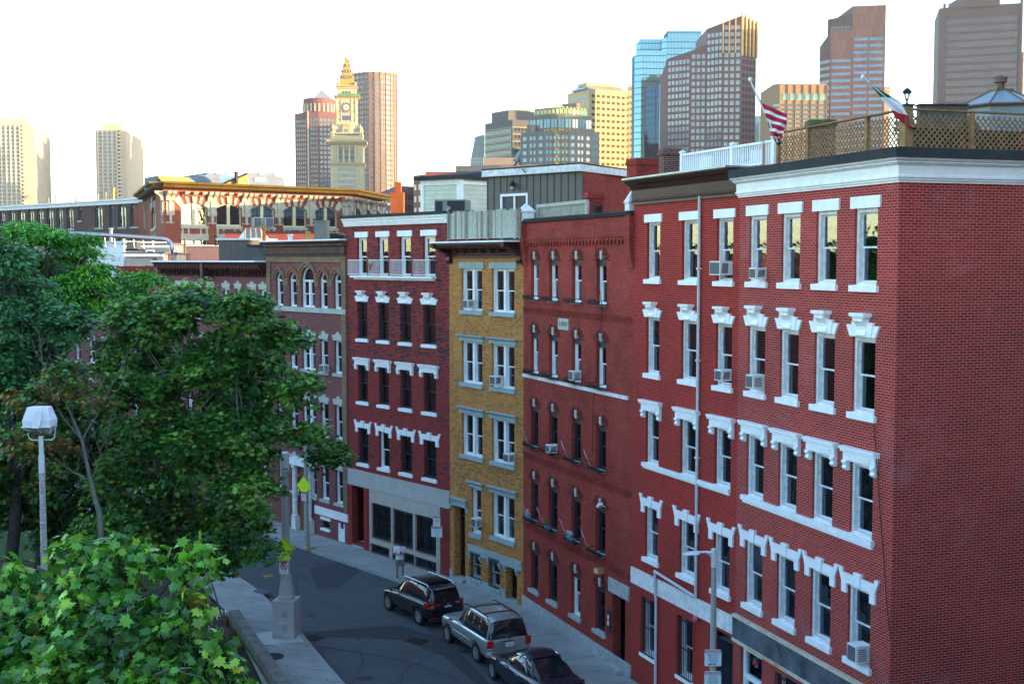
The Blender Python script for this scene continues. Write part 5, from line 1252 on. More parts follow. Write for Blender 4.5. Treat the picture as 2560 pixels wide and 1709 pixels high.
m=MB();f=T.fac[1];a,b=f.w(.2,.3,0)-Vector((*T.o,0)),f.w(f.L-.5,.3,0)-Vector((*T.o,0))
for k in range(9):p=a.lerp(b,k/8);m.box(p.x-.06,p.x+.06,p.y-.06,p.y+.06,z1,z1+2.2)
m.tube([a+Vector((0,0,z1+2.2)),b+Vector((0,0,z1+2.2))],.1,4);m.build('roof_rail',plain('rail_teal',(.2,.35,.36),.4),T.root);T.finish()
# -- big grey tower at the right
GT=plain('mauve_grey_tower',(.11,.080,.080),.8,var=.08,scale=.03)
c=at(2344,820);l=go(c,-25,2334);r=go(c,109,2541);zt=ztop(2344,20,c)
T=simple('office_tower','huge dark mauve-grey slab tower at the right with a fine window grid',[l,c,r],zt,GT,45,baz=15)
L=T.fac[1].L;T.grid(1,2.5,L-3,4,zt-7,30,34,.62,.62,wglass('mauve_glass',(.075,.062,.070)),p=.1);T.trim('corner_pier',[(1,0,1.6,0,zt+2.5,.8),(1,L-1.6,L,0,zt+2.5,.8)],GT)
c5=at(2396,815);blockT(T,[c5,go(c5,109,2484)],[ztop(2400,-12,c5)]*2,'roof_block',GT,30,zt-1);T.finish()
T=simple('office_tower','white banded tower edge at the far right border of the photo',[at(2546,820),at(2620,820)],[ztop(2550,128,at(2550,820))]*2,siding('white_bands',(.75,.72,.68),4.0,edge=.5),30)
# -- lower buildings between the clock tower and the clapboard penthouse
c=at(1000,420);T=simple('office_block','mauve brick block with pointed windows behind the orange chimney',[at(952,430),at(992,425),at(1052,432)],[ztop(952,478,c),ztop(992,462,c),ztop(1040,462,c)],stonew('mauve_brick',(.17,.11,.13)),30,'office block')
T.grid(0,.5,T.fac[0].L,3,T.tops[0]-2,4,10,.4,.5,TGP);T.grid(1,.3,T.fac[1].L,3,T.tops[1]-2,7,10,.38,.55,TGD);T.finish()
c=at(1042,400);T=simple('office_block','brown-pink block with dark square windows, partly behind the clapboard penthouse',[at(1034,405),at(1100,390)],[ztop(1042,437,c)]*2,PINK,30,'office block');T.grid(0,.3,T.fac[0].L,3,T.tops[0]-2,6,10,.5,.5,TGD);T.finish()
# ================================================================ the brick and stone warehouse and the long dark brick block
def warehouse():
 D=150.0;a=at(411,D);F=Facade(a,go(a,52,874));L=F.L
 root=empty('warehouse','old red brick and pale stone warehouse with big arched windows and a heavy olive cornice','warehouse',(*F.A,0),F.rz)
 b=F.A+F.d*L;rt=go(b,9,956);lf=go(a,-20,366)
 BRW=brick('brick_warehouse',(.26,.050,.030),(.18,.032,.022),(.26,.15,.12),ms=.007,dirt=.25,bump=.2);LS=plain('pale_limestone',(.36,.34,.27),.85,var=.22,scale=1.2,bump=.2)
 OLV=plain('olive_cornice',(.10,.065,.014),.6,var=.3,scale=1.0)
 zc=F.z(640,482);z=lambda py:F.z(640,py)
 to=lambda p:(Vector((p.x-F.A.x,p.y-F.A.y)).dot(F.d),Vector((p.x-F.A.x,p.y-F.A.y)).dot(F.n))
 R_,L_=to(rt),to(lf)
 n=5;e0,e1=1.6,1.2;bw=(L-e0-e1)/n;top=z(478)
 def facet(par,P0,P1,nb,lead,trail,name):
  """one front of the warehouse, from P0 to P1 (local), with nb arched bays"""
  d=Vector(P1)-Vector(P0);Lf=d.length;rz=math.atan2(d.y,d.x)
  g=empty_part(name,par,(P0[0],P0[1],0),rz)
  return g,Lf
 def part_at(m,name,mat,P0,P1,parent=None):
  d=Vector(P1)-Vector(P0);return m.build(name,mat,parent or root,(P0[0],P0[1],0),math.atan2(d.y,d.x))
 fronts=[((0,0),(L,0),n,e0,e1),((L,0),R_,3,.8,.3),(L_,(0,0),1,.6,1.0)]
 zs=z(567);zarch=z(511);zsp=z(523);low_t,low_b=z(603),z(640)
 for P0,P1,nb,e0_,e1_ in fronts:
  d=Vector(P1)-Vector(P0);Lf=d.length;bw=(Lf-e0_-e1_)/nb;pil=bw*.26;ow=bw-pil
  if nb==1:ow=bw*.26;pil=bw-ow
  holes=[];mb=MB();stone=MB();rz=math.atan2(d.y,d.x)
  for k in range(nb):
   u0=e0_+k*bw+pil/2;u1=u0+ow
   holes+=[(u0,u1,zs,zarch),(u0,u1,low_b,low_t)]
  wall_grid(mb,Lf,top,holes,th=.5);part_at(mb,'wall',BRW,P0,P1)
  for k in range(nb):
   u0=e0_+k*bw+pil/2;u1=u0+ow;c=(u0+u1)/2;H=zarch-zs
   rise=zarch-zsp;rad=(ow*ow/4+rise*rise)/(2*rise);cz=zarch-rad;ha=math.asin(min(.999,ow/2/rad))
   N_=12;arc=[(c+rad*math.sin(-ha+2*ha*i/N_),cz+rad*math.cos(-ha+2*ha*i/N_))for i in range(N_+1)]
   m=MB()
   for i in range(N_):m.prism([arc[i],arc[i+1],(arc[i+1][0],zarch+.001),(arc[i][0],zarch+.001)],0,.3)
   part_at(m,'arch_spandrel',BRW,P0,P1)
   # voussoirs: alternate stone and brick, tall keystone
   m=MB();r1=rad+(z(499)-z(514))+.55
   for i,(t0,t1)in enumerate(((-1.05,-.72),(-.50,-.34),(.34,.50),(.72,1.05))):
    A0,A1=ha*t0,ha*t1;ro=rad+1.3 if abs(t0+t1)>1.2 else rad+1.25
    pl=[(c+rad*math.sin(A0),cz+rad*math.cos(A0)),(c+rad*math.sin(A1),cz+rad*math.cos(A1)),(c+ro*math.sin(A1*1.02),cz+ro*math.cos(A1*1.02)),(c+ro*math.sin(A0*1.02),cz+ro*math.cos(A0*1.02))]
    m.prism(pl,-.10,.02)
   m.prism([(c-ow*.07,zarch-.05),(c+ow*.07,zarch-.05),(c+ow*.12,z(485)),(c-ow*.12,z(485))],-.22,.02)
   part_at(m,'voussoirs',LS,P0,P1)
   # window: cream mullion and frame, glazing bars
   m=MB();fr=.14
   m.box(u0,u0+fr,.22,.34,zs,zsp+.1);m.box(u1-fr,u1,.22,.34,zs,zsp+.1);m.box(c-.20,c+.20,.15,.34,zs,zarch-.05);m.box(u0,u1,.20,.34,zs,zs+.22)
   for i in range(N_):m.prism([(arc[i][0]*.985+c*.015,arc[i][1]-.14),(arc[i+1][0]*.985+c*.015,arc[i+1][1]-.14),arc[i+1],arc[i]],.22,.34)
   CR=plain('cream_frame',(.50,.46,.28),.6)
   d_=Vector(P1)-Vector(P0);w=m.build('window',CR,root,(P0[0],P0[1],0),math.atan2(d_.y,d_.x))
   m=MB();gp=[(u0+.02,zs+.1)]+[(x_,y_-.02)for x_,y_ in arc][::1];gp=[(u0+.02,zs+.1),(u1-.02,zs+.1)]+[(x_,y_-.02)for x_,y_ in arc][::-1];m.prism(gp,.34,.36);m.build('pane',GLASS,w)
   m=MB()
   for s_ in(-1,1):
    xa,xb=(u0+fr,c-.2)if s_<0 else(c+.2,u1-fr)
    for i in(1,2):x=xa+(xb-xa)*i/3;m.box(x-.02,x+.02,.31,.335,zs+.2,zsp+(zarch-zsp)*.5)
    for i in(1,2,3):zz=zs+(zarch-zs)*i/4;m.box(xa,xb,.31,.335,zz-.025,zz+.025)
   m.build('glazing_bars',BLACKM,w)
   if k in(2,3,4):m=MB();m.box(u0+.1,u1-.1,.45,.47,zs+H*.42,zarch-.3);m.build('blind',plain('pale_shade',(.36,.44,.46),.9),w)
   # sill, panel under it, lower window
   m=MB();m.box(u0-.1,u1+.1,-.18,.2,zs-.34,zs);m.box(u0-.1,u1+.1,-.12,-.001,z(587)-.75,z(587));m.box(u0+.0,u0+.25,-.10,-.001,z(587),zs-.34);m.box(u1-.25,u1,-.10,-.001,z(587),zs-.34);m.box(u0+ow*.24,u0+ow*.30,-.10,-.001,z(587),zs-.34);m.box(u1-ow*.30,u1-ow*.24,-.10,-.001,z(587),zs-.34)
   part_at(m,'sill_panel',LS,P0,P1)
   m=MB();m.box(u0,u0+.1,.2,.3,low_b,low_t);m.box(u1-.1,u1,.2,.3,low_b,low_t);m.box(c-.15,c+.15,.2,.3,low_b,low_t);w=part_at(m,'window',CR,P0,P1);m=MB();m.box(u0,u1,.3,.32,low_b,low_t);m.build('pane',GLASS,w)
   # stone dressed piers between the bays
  for k in range(nb+1):
   uc=e0_+k*bw if 0<k<nb else(e0_*.5 if k==0 else Lf-e1_*.5);hw=pil*.5 if 0<k<nb else pil*.42
   if nb==1:uc=.5 if k==0 else Lf-.5;hw=.5
   m=MB();m.box(uc-hw*.35,uc+hw*.35,-.28,-.001,z(541),z(488));
   m.box(uc-hw,uc+hw,-.14,-.001,z(523)-.1,z(511));m.box(uc-hw*1.02,uc+hw*1.02,-.20,-.001,z(541)-.1,z(531)+.0)
   m.box(uc-hw,uc+hw,-.12,-.001,z(530),z(524));m.box(uc-hw*1.02,uc+hw*1.02,-.10,-.001,z(562),z(559));m.box(uc-hw*.28,uc+hw*.28,-.26,-.001,z(563),z(542))
   for s_ in(-1,1):
    x=uc+s_*hw*.62;m.profile([(0,z(508)),(-.25,z(508)),(-.35,z(500)),(-.5,z(496)),(-.9,z(491)),(-1.0,z(485)),(0,z(485))],x-.24,x+.24)
   part_at(m,'pier_dressing',LS,P0,P1)
  m=MB();m.box(0,Lf,-.12,-.001,z(500)+1.05,z(500)+1.25);part_at(m,'string_course',LS,P0,P1)
  for k in range(nb):
   for i in range(3 if nb>1 else 0):
    x=e0_+k*bw+pil/2+ow*(i+.5)/3;m=MB();m.box(x-.28,x+.28,-.85,-.001,z(489.5),z(485.5));m.box(x-.22,x+.22,-.5,-.001,z(492),z(489.6));part_at(m,'modillion',LS,P0,P1)
   m=MB()
   for i in range(9):x=e0_+k*bw+pil/2+ow*(i+.5)/9;m.box(x-.16,x+.16,-.22,-.001,z(497),z(486))
   part_at(m,'brick_dentils',BRW,P0,P1)
   # cornice round the three fronts
 zt,zb=z(464),z(478);pr=[(.5,zb),(-.9,zb),(-1.1,zb+(zt-zb)*.15),(-1.25,zb+(zt-zb)*.5),(-1.6,zb+(zt-zb)*.65),(-1.7,zt),(.5,zt)]
 for(P0,P1,*_),m0,m1 in zip(fronts,(.35,.35,.0),(-.4,0,-.35)):
  d=Vector(P1)-Vector(P0);m=MB();m.profile(pr,0,d.length,m0,m1);part_at(m,'cornice',OLV,P0,P1)
 m=MB();back=26;m.slab([(L_[0],L_[1]),(0,0),(L,0),R_,(R_[0],R_[1]+back),(L_[0],L_[1]+back)],zb-.2,zb-.0);m.build('roof',TAR,root)
 m=MB();q0,q1=(R_[0],R_[1]),(L_[0],L_[1]);m.quad((*q0,0),(q0[0],q0[1]+back,0),(q0[0],q0[1]+back,top),(*q0,top));m.quad((*q1,0),(q1[0],q1[1]+back,0),(q1[0],q1[1]+back,top),(*q1,top));m.quad((q1[0],q1[1]+back,0),(q0[0],q0[1]+back,0),(q0[0],q0[1]+back,top),(q1[0],q1[1]+back,top));m.build('rear_wall',BRW,root)
 # rooftop sheds
 MET=plain('zinc_roof',(.12,.15,.21),.7,metal=.0,var=.15,scale=.5);GL=siding('sunlit_cladding',(.36,.17,.02),.45,vertical=True,edge=.6)  # sun on the shed slopes is put into the golden cladding colour
 def pt(px,py,k):u,zz=F.uz(px,py,k);return(u,k,zz)
 def poly(name,ps,mat,thick=.3):
  n=len(ps);m=MB();m.add([tuple(p)for p in ps]+[(p[0],p[1]+thick,p[2]-.1)for p in ps],[tuple(range(n)),tuple(range(2*n-1,n-1,-1))]+[(i,n+i,n+(i+1)%n,(i+1)%n)for i in range(n)]);return m.build(name,mat,root)
 k=5.0;s1=MB();a_,b_,c_,d_=pt(391,458,k),pt(391,439,k),pt(472,444,k),pt(487,456,k)
 poly('roof_shed',[pt(392,470,k),pt(392,439,k),pt(472,443,k),pt(489,455,k),pt(489,470,k)],MET,4);poly('shed_slope',[pt(404,453,k-.5),pt(393,440,k-.4),pt(471,444,k-.4),pt(487,455,k-.5)],GL,.2)
 k=12;poly('skylight_roof',[pt(490,470,k),pt(490,455,k),pt(497,438,k),pt(515,438,k),pt(519,431,k),pt(686,432,k),pt(689,440,k),pt(706,441,k),pt(712,456,k),pt(712,475,k)],MET,8)
 for x0,x1,y0,y1 in((541,554,433,435),(556,568,433,435),(649,662,434,436),(637,661,445,453)):
  m=MB();A_,B_=pt(x0,y1,k-.15),pt(x1,y0,k-.15);m.box(A_[0],B_[0],k-.18,k-.01,A_[2],B_[2]);m.build('roof_light',plain('roof_glass',(.55,.6,.62)if y1<440 else(.16,.2,.25),.3),root)
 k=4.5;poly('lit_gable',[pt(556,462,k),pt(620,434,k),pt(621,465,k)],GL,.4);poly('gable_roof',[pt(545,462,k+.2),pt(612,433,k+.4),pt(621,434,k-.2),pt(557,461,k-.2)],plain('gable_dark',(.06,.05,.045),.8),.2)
 m=MB();A_=pt(591,459,k-.4);m.lathe([(.22,0),(.22,1.3),(.30,1.31),(.30,1.5)],A_,10);m.build('vent_pipe',BLACKM,root)
 m=MB();A_=pt(585,441,k+3);m.lathe([(1.9,-1.4),(1.85,-.4),(1.5,.3),(.9,.7),(.05,.85)],A_,16);m.build('roof_dome',plain('dome_white',(.72,.73,.74),.4),root,smooth=False)
 for px_,w_ in((575,.9),(672+0,.9)):pass
 # two big window air conditioners in the third bay
 for px0,px1,lb in((628,648,'left of two boxy grey air conditioners in an arched warehouse window'),(657,677,'right of two boxy grey air conditioners in an arched warehouse window')):
  u0,u1=F.u(px0,560),F.u(px1,560);ac_unit(F.w(u0,.05,z(565)-.1),F.rz,lb,w=u1-u0,h=z(552)-z(575),d=.8)
warehouse()
def dark_block():
 aw=at(411,150.0);lw=go(aw,-20,366);c=at(374,lw.y+.3);D=c.y;F=Facade(go(c,-48.0,-60),c)
 L=F.L;root=empty('brick_block','long dark brown brick block with arched windows and white roof edge, far left','building',(*F.A,0),F.rz)
 BRD=brick('brick_dark_brown',(.10,.055,.050),(.065,.035,.033),(.16,.12,.11),ms=.008,dirt=.3,bump=.2)
 top=F.z(378,497);z=lambda py,px=360:F.z(px,py)
 cols=[(-2,12),(22,37),(45,62),(69,85),(92,108),(116,133),(141,157),(166,183),(195,203),(237,256),(273,285),(295,315),(326,345),(358,379)]
 holes=[];zt,zb=z(506),z(566);U=[(F.u(a,540),F.u(b,540))for a,b in cols]
 for i,(a,b)in enumerate(U):
  holes.append((a,b,zb if i!=8 else zb+1.2,zt));holes.append((a,b,zb-4.6,zt-4.6))
 shell(root,L,top,18,holes,BRD,roof=False)
 m=MB();m.box(0,L,0,18,top-.2,top-.05);m.build('roof',TAR,root)
 FR=plain('pale_green_frame',(.30,.36,.30),.7);
 for a,b,c_,d in holes:
  w,h=b-a,d-c_
  o=window(root,a,b,c_,d,None,sill=.22,smat=FR,fmat=plain('dull_frame',(.12,.14,.15),.6),rec=.22,double=w>1.1,mull=.22,cas=.10,blind=.35 if(a*7)%3>1.2 else 0)
  m=MB();n=8;pts=[(w*i/n,h-.55+.5*math.sin(math.pi*i/n))for i in range(n+1)]
  m.prism([(0,h)]+[(w,h)]+pts[::-1],.0,.2)if False else[m.prism([pts[i],pts[i+1],(pts[i+1][0],h+.001),(pts[i][0],h+.001)],.0,.2)for i in range(n)];m.build('arch_infill',BRD,root,(a,0,c_))
  m=MB();
  for i in range(n):x0,x1=pts[i],pts[i+1];m.prism([x0,x1,(x1[0],x1[1]+.001-.35*0),(x0[0],x0[1]+.0)],-.0,.0)if False else None
  m.prism([(.1,h-.62)]+[(w-.1,h-.62)]+[(x*.92+w*.04,y_-.02)for x,y_ in pts[::-1]],.23,.28);m.build('arch_head',plain('arch_head',(.20,.18,.14),.7),o)
 m=MB();m.profile([(0,top-.55),(-.25,top-.5),(-.30,top-.1),(-.45,top),(-.45,top+.25),(0,top+.25)],0,L);m.build('roof_edge',WHITE2,root)
 # flues on the roof
 BR=plain('brass_flue',(.30,.17,.04),.4,metal=.6);GY=plain('flue_grey',(.20,.19,.17),.6)
 for px,y0,y1,w_,mt,lb in((121,503,495,6,GY,'short tan roof flue furthest left on the dark block'),(139,503,487,5,GY,'thin capped roof flue, second from the left on the dark block'),(264,492,480,6,GY,'small grey mushroom vent beside the brass flue'),(283,494,468,11,BR,'tall brass-coloured capped flue on the dark block'),(244,488,484,7,GY,'low flat vent on the roof left of the brass flue'),(363,489,485,6,BLACKM,'small black roof vent next to the warehouse cornice')):
  u,zz=F.uz(px,y0,4);zz1=F.uz(px,y1,4)[1];r=w_/2/FPX*D;p=F.w(u,4,top-.04);o=empty('roof_flue',lb,'flue',p);h=zz1-top+.04
  m=MB();m.lathe([(r*.8,0),(r*.8,h*.82)],n=12);m.build('pipe',mt,o);m=MB();m.lathe([(r*1.15,h*.80),(r*1.15,h*.93),(r*.5,h)],n=12);m.build('cap',mt,o)
 u,_=F.uz(188,500,1);p=F.w(u,1.0,top);o=empty('roof_mast','thin dark mast with a leaning aerial on the dark brick block','aerial',p)
 m=MB();hh=F.uz(188,486,1)[1]-top;m.tube([(0,0,-.4),(0,0,hh)],.10,6);m.tube([(-.6,0,hh-.3),(-.25,0,hh+3.6)],.03,4);m.tube([(0,0,hh*.25),(5.5,2,hh*.25)],.10,5);m.build('pole',BLACKM,o)
dark_block()
# block added behind the row, mostly hidden, to throw evening shadow on the warehouse
mb_=MB();o=empty('brick_block','plain brick block standing behind the row houses, its roof just hidden by them','building',(-9.5,138,0));mb_.box(0,24,0,40,0,24.6);mb_.build('wall',brick('brick_back',(.28,.07,.05),(.2,.05,.04),(.3,.2,.18)),o);r_=MB();r_.box(0,24,0,40,24.601,24.7);r_.build('roof',TAR,o)
# tall unseen block added at the right, keeping evening sun off corner house and trees
mb_=MB();o=empty('brick_block','tall brick block west of the corner house, just outside the picture','building',(34,-75,0));mb_.box(0,20,0,137,0,31);mb_.build('wall',MATS['brick_back'],o);r_=MB();r_.box(-.2,20.2,-.2,137.2,31.001,31.4);r_.build('roof',TAR,o)
# ================================================================ things on the roofs
def front(px0,px1,Y,a=90.0):
 A=at(px0,Y);return Facade(A,go(A,a,px1))
def thing_on(F,name,label,cat,group=None):return empty(name,label,cat,(*F.A,0),F.rz,group)
OLDW=plain('grey_old_wood',(.20,.19,.16),.9,var=.3,scale=3,bump=.3);LATW=plain('lattice_wood',(.27,.155,.075),.85,var=.35,scale=4)
def lattice(mb,x0,x1,z0,z1,y,step=.12,w=.035,t=.012):
 """two layers of crossing laths clipped to the panel"""
 H=z1-z0
 for sgn,yy in((1,y),(-1,y+t+.002)):
  k=x0-H
  while k<x1+H:
   a,b=(k,z0),(k+H,z1)
   if sgn<0:a,b=(k+H,z0),(k,z1)
   # clip in x
   (ax,az_),(bx,bz)=a,b
   if ax>bx:(ax,az_),(bx,bz)=(bx,bz),(ax,az_)
   if bx>x0 and ax<x1:
    s=(bz-az_)/(bx-ax)
    if ax<x0:az_+=s*(x0-ax);ax=x0
    if bx>x1:bz+=s*(x1-bx);bx=x1
    if bx-ax>.01:
     h=w*.7
     mb.add([(ax,yy,az_-h),(bx,yy,bz-h),(bx,yy,bz+h),(ax,yy,az_+h),(ax,yy+t,az_-h),(bx,yy+t,bz-h),(bx,yy+t,bz+h),(ax,yy+t,az_+h)],[(0,1,2,3),(7,6,5,4),(0,4,5,1),(1,5,6,2),(2,6,7,3),(3,7,4,0)])
   k+=step
def lattice_fence(F,u_posts,k,z0,z1,label,corner=None):
 o=empty('lattice_fence',label,'fence',(*F.w(0,k,0).xy,0),F.rz,'brown lattice fence round the roof deck')
 for a,b in zip(u_posts,u_posts[1:]):
  m=MB();lattice(m,a+.05,b-.05,z0+.08,z1-.08,.0,step=.16,w=.036);m.build('lattice_panel',LATW,o)
 for u in u_posts:m=MB();m.box(u-.05,u+.05,-.05,.06,z0-.3,z1+.01);m.build('post',LATW,o)
 m=MB();m.box(u_posts[0]-.05,u_posts[-1]+.05,-.07,.08,z1+.011,z1+.05);m.build('top_rail',LATW,o)
 m=MB();m.box(u_posts[0],u_posts[-1],-.015,.028,z0+.0,z0+.08);m.build('bottom_rail',LATW,o)
 return o
ztop1=top1;zf1=CAMZ+(YH-283)/FPX*30.9
k1=.55
us=[F1.u(x,380,k1)for x in(1946,2020.8,2090,2167)]+[F1.L-.62]
us=[us[0],us[1],us[3],us[4]]
lattice_fence(F1,us,k1,ct+.20,zf1,'brown wooden lattice fence along the street edge of the roof deck, behind the flags')
S1=Facade(CP[0],CP[0]+Vector((-(CP[0]-CP[1]).normalized().y,(CP[0]-CP[1]).normalized().x))*16)
u_s=[.55+.0,S1.u(2428,380,.55),S1.u(2575,380,.55),S1.u(2575,380,.55)+2]
lattice_fence(S1,u_s,.55,ct+.20,zf1,'warm brown lattice fence along the right-hand side wall of the roof deck')
m=MB();c_=S1.w(.56,.56,0);o=empty('deck_post','thick pale wooden corner post of the lattice fence under the lantern','post',(c_.x,c_.y,0),F1.rz)
m.box(-.11,.11,-.11,.11,ct+.1,zf1+.10);m.build('post',LATW,o);m=MB();m.box(-.14,.14,-.14,.14,zf1+.101,zf1+.14);m.build('cap',TAR,o)
# deck behind the fence
m=MB();m.box(.3,F1.L-.3,.3,14,top1+.001,top1+.05);m.build('deck_boards',LATW,R1)
# lantern on the corner post
o=empty('deck_lantern','black lantern lamp on the corner post of the roof deck','lantern',(c_.x,c_.y,zf1+.14),F1.rz);o.scale=(.6,.6,.6)
m=MB();m.lathe([(.07,0),(.08,.03),(.04,.06),(.03,.14),(.05,.17),(.06,.20),(.10,.23)],n=12);m.build('stem',BLACKM,o)
m=MB()
for k in range(6):
 a,b=math.pi*k/3,math.pi*(k+1)/3;m.tube([(.075*math.cos(a),.075*math.sin(a),.23),(.135*math.cos(a),.135*math.sin(a),.44)],.009,4)
m.lathe([(.14,.44),(.15,.455),(.14,.47)],n=6);m.build('cage',BLACKM,o)
m=MB();m.lathe([(.06,.235),(.12,.44)],n=6);m.build('lamp_glass',glass_mat('clear_glass',(.9,.92,.95),.05,0),o)
m=MB();m.lathe([(.20,.47),(.19,.50),(.14,.58),(.07,.64),(.02,.66),(.015,.70),(0,.71)],n=12);m.build('hood',BLACKM,o)
# white railing over the brown cornice, one run on each house
def white_rail(F,u0,u1,k,z0,z1,posts,label):
 o=empty('white_railing',label,'railing',(*F.w(0,k,0).xy,0),F.rz,'white railing of the roof deck')
 m=MB();m.box(u0,u1,-.03,.04,z1-.09,z1-.02);m.build('top_rail',WHITE,o);m=MB();m.box(u0,u1,-.02,.03,z0+.06,z0+.11);m.build('bottom_rail',WHITE,o)
 n=int((u1-u0)/.125)
 m=MB();m.box(-.019,.019,-.015,.023,z0+.111,z1-.091);me=m.mesh('baluster',WHITE)
 for i in range(n):inst('baluster',me,o,(u0+(i+.5)*(u1-u0)/n,0,0))
 for u in posts:
  m=MB();m.box(u-.065,u+.065,-.065,.065,z0-.1,z1+.02);m.box(u-.09,u+.09,-.09,.09,z1+.021,z1+.06);m.lathe([(.075,z1+.061),(.06,z1+.09),(.02,z1+.10)],(u,0,0),8);m.build('post',WHITE,o)
zr0,zr1=F2.z(1840,420)+.06,CAMZ+(YH-358)/FPX*38.2
ub=F1.u(1846,400,.8)
white_rail(F1,.05,F1.u(1936,380,.8),.8,ct+.15,zr1,[F1.u(1936,380,.8)],'right run of the white balustrade on the roof deck, beside the lattice')
white_rail(F2,F2.u(1703,400,.8),F2.L-.05,.8,zr0,zr1,[F2.u(1706,400,.8),F2.u(1832,400,.8)],'left run of the white balustrade above the dark brown cornice')
# white table and chairs glimpsed through the rail
for px,lb in((1755,'white plastic chair seen through the balustrade, left one'),(1880,'white plastic chair seen through the balustrade, right one')):
 p=F2.w(F2.u(px,410,1.8),1.8,top1+.05)if px<1800 else F1.w(F1.u(px,400,1.9),1.9,top1+.05)
 o=empty('deck_chair',lb,'chair',p,F1.rz+.5,'chairs on the roof deck');m=MB();m.box(-.24,.24,-.24,.24,.40,.44);m.build('seat',WHITE,o);m=MB();m.box(-.24,.24,.22,.25,.46,.85);m.build('backrest',WHITE,o)
 for x in(-.22,.2):
  for y in(-.22,.2):m=MB();m.box(x,x+.03,y,y+.03,0,.40);m.build('leg',WHITE,o)
p=F1.w(F1.u(1850,400,2.2)+.1,2.2,top1+.05);o=empty('deck_table','white deck table with a turquoise top behind the balustrade','table',p,F1.rz)
m=MB();m.box(-.7,.7,-.4,.4,.70,.74);m.build('table_top',plain('turquoise',(.08,.35,.42),.5),o)
for x in(-.65,.6):
 for y in(-.35,.3):m=MB();m.box(x,x+.05,y,y+.05,0,.70);m.build('leg',WHITE,o)
 # things kept on the deck, seen through the laths
p=F1.w(F1.L-3.2,5.0,top1+.05);o=empty('deck_shed','low brick-red bulkhead glimpsed through the street-side lattice','roof bulkhead',p,F1.rz);m=MB();m.box(-3.2,2.0,0,1.2,0,.62);m.build('wall',BR3,o);m=MB();m.box(-3.3,2.1,-.08,1.3,.621,.68);m.build('roof',TAR,o)
p=S1.w(3.4,1.9,top1+.05);o=empty('storage_box','long dark green storage box glimpsed through the side lattice','storage box',p,S1.rz);DGN=plain('box_green',(.02,.035,.025),.6,var=.3);m=MB();m.box(-1.6,3.2,0,.6,0,.62);m.build('box',DGN,o);m=MB();m.box(-1.65,3.25,-.04,.64,.621,.68);m.build('lid',TAR,o)
for i,(uu,kk)in enumerate(((.95,1.15),(2.9,1.25),(5.4,1.2),(7.3,1.3))):
 p=S1.w(uu,kk,top1+.05);o=empty('potted_shrub',['potted shrub beside the corner post of the lattice fence','potted shrub behind the first side panel of the lattice','potted shrub behind the lattice under the cupola','potted shrub behind the lattice at the right border'][i],'potted plant',p,0,'potted shrubs on the roof deck');m=MB();m.lathe([(.14,0),(.20,.28),(.22,.29),(.19,.29)],n=12);m.build('pot',plain('pot_brown',(.16,.07,.04),.7),o)
 m=MB();g_r=random.Random(i)
 for k in range(420):
  d=Vector((g_r.gauss(0,1),g_r.gauss(0,1),g_r.gauss(0,1))).normalized();c_=d*.30*g_r.random()**.4+Vector((0,0,.55));a=Vector((g_r.uniform(-1,1),g_r.uniform(-1,1),g_r.uniform(-1,1))).normalized()*.05;b=a.cross(d).normalized()*.03;m.quad(c_-a,c_+b,c_+a,c_-b)
 m.build('leaves',plain('shrub_leaf',(.04,.10,.02),.7,var=.5,scale=9),o)
 # flags
def quad_strip(name,rows,mats,parent,colf,wob=.05,wave=0):
 """cloth from rows of (left point, right point); colf(i, j) picks the material; gently folded"""
 n=12;m=MB();V=[]
 for i,(a,b)in enumerate(rows):
  r=[]
  for j in range(n+1):
   t=j/n;p=a.lerp(b,t);f=math.sin(t*9+i*.55+wave)*wob*(.3+.7*min(1,i/len(rows)*2));p=p+Vector((0,f,0));r.append(p)
  V.append(r)
 vs=[p for r in V for p in r];fs=[];ms=[]
 for i in range(len(rows)-1):
  for j in range(n):fs.append((i*(n+1)+j,i*(n+1)+j+1,(i+1)*(n+1)+j+1,(i+1)*(n+1)+j));ms.append(colf(i,j,n))
 m.v=[tuple(v)for v in vs];m.f=fs;m.m=ms;m.cur=0
 o=m.build(name,mats,parent,smooth=True);s=o.modifiers.new('cloth','SOLIDIFY');s.thickness=.008;return o
def resr(rows,n):
 out=[]
 for k in range(n+1):
  s=k/n*(len(rows)-1);i=min(int(s),len(rows)-2);t=s-i
  out.append((rows[i][0].lerp(rows[i+1][0],t),rows[i][1].lerp(rows[i+1][1],t)))
 return out
FR_,FW_,FB_,FG_=plain('flag_red',(.40,.02,.04),.8,var=.1),plain('flag_white',(.72,.74,.78),.8,var=.06),plain('flag_blue',(.02,.03,.14),.8),plain('flag_green',(.01,.16,.06),.8)
Y=33.6;q=lambda x,y,d=0:P(1500+x/2.216,y/2.216,Y+d)
base=q(978,768);o=empty('flag','large hanging US flag on a leaning pole above the brown cornice','flag',base)
L_=lambda p:p-base
m=MB();m.tube([L_(q(985,790)),L_(q(975,765)),L_(q(832,448))],.022,8);m.lathe([(.05,0),(.05,.08),(0,.10)],L_(q(832,448)),8);m.build('pole',ALU,o)
m=MB();m.tube([L_(q(990,795,.3)),L_(q(965,745))],.06,8);m.build('bracket',BLACKM,o)
rows=[(q(843,478),q(846,484)),(q(868,528),q(874,530)),(q(886,568),q(896,572))]
quad_strip('canton',resr([(L_(a),L_(b))for a,b in rows],10),[FB_,FW_],o,lambda i,j,n:1 if(i*5+j*3)%11==0 else 0,.01)
rows=[(q(884,566),q(1038,634)),(q(925,668),q(1030,700)),(q(955,755),q(1002,764)),(q(962,772),q(992,775))]
rr=resr([(L_(a),L_(b))for a,b in rows],27)
quad_strip('stripes',rr,[FR_,FW_],o,lambda i,j,n:(i//2 if False else int(i/2.46))%2,.07)
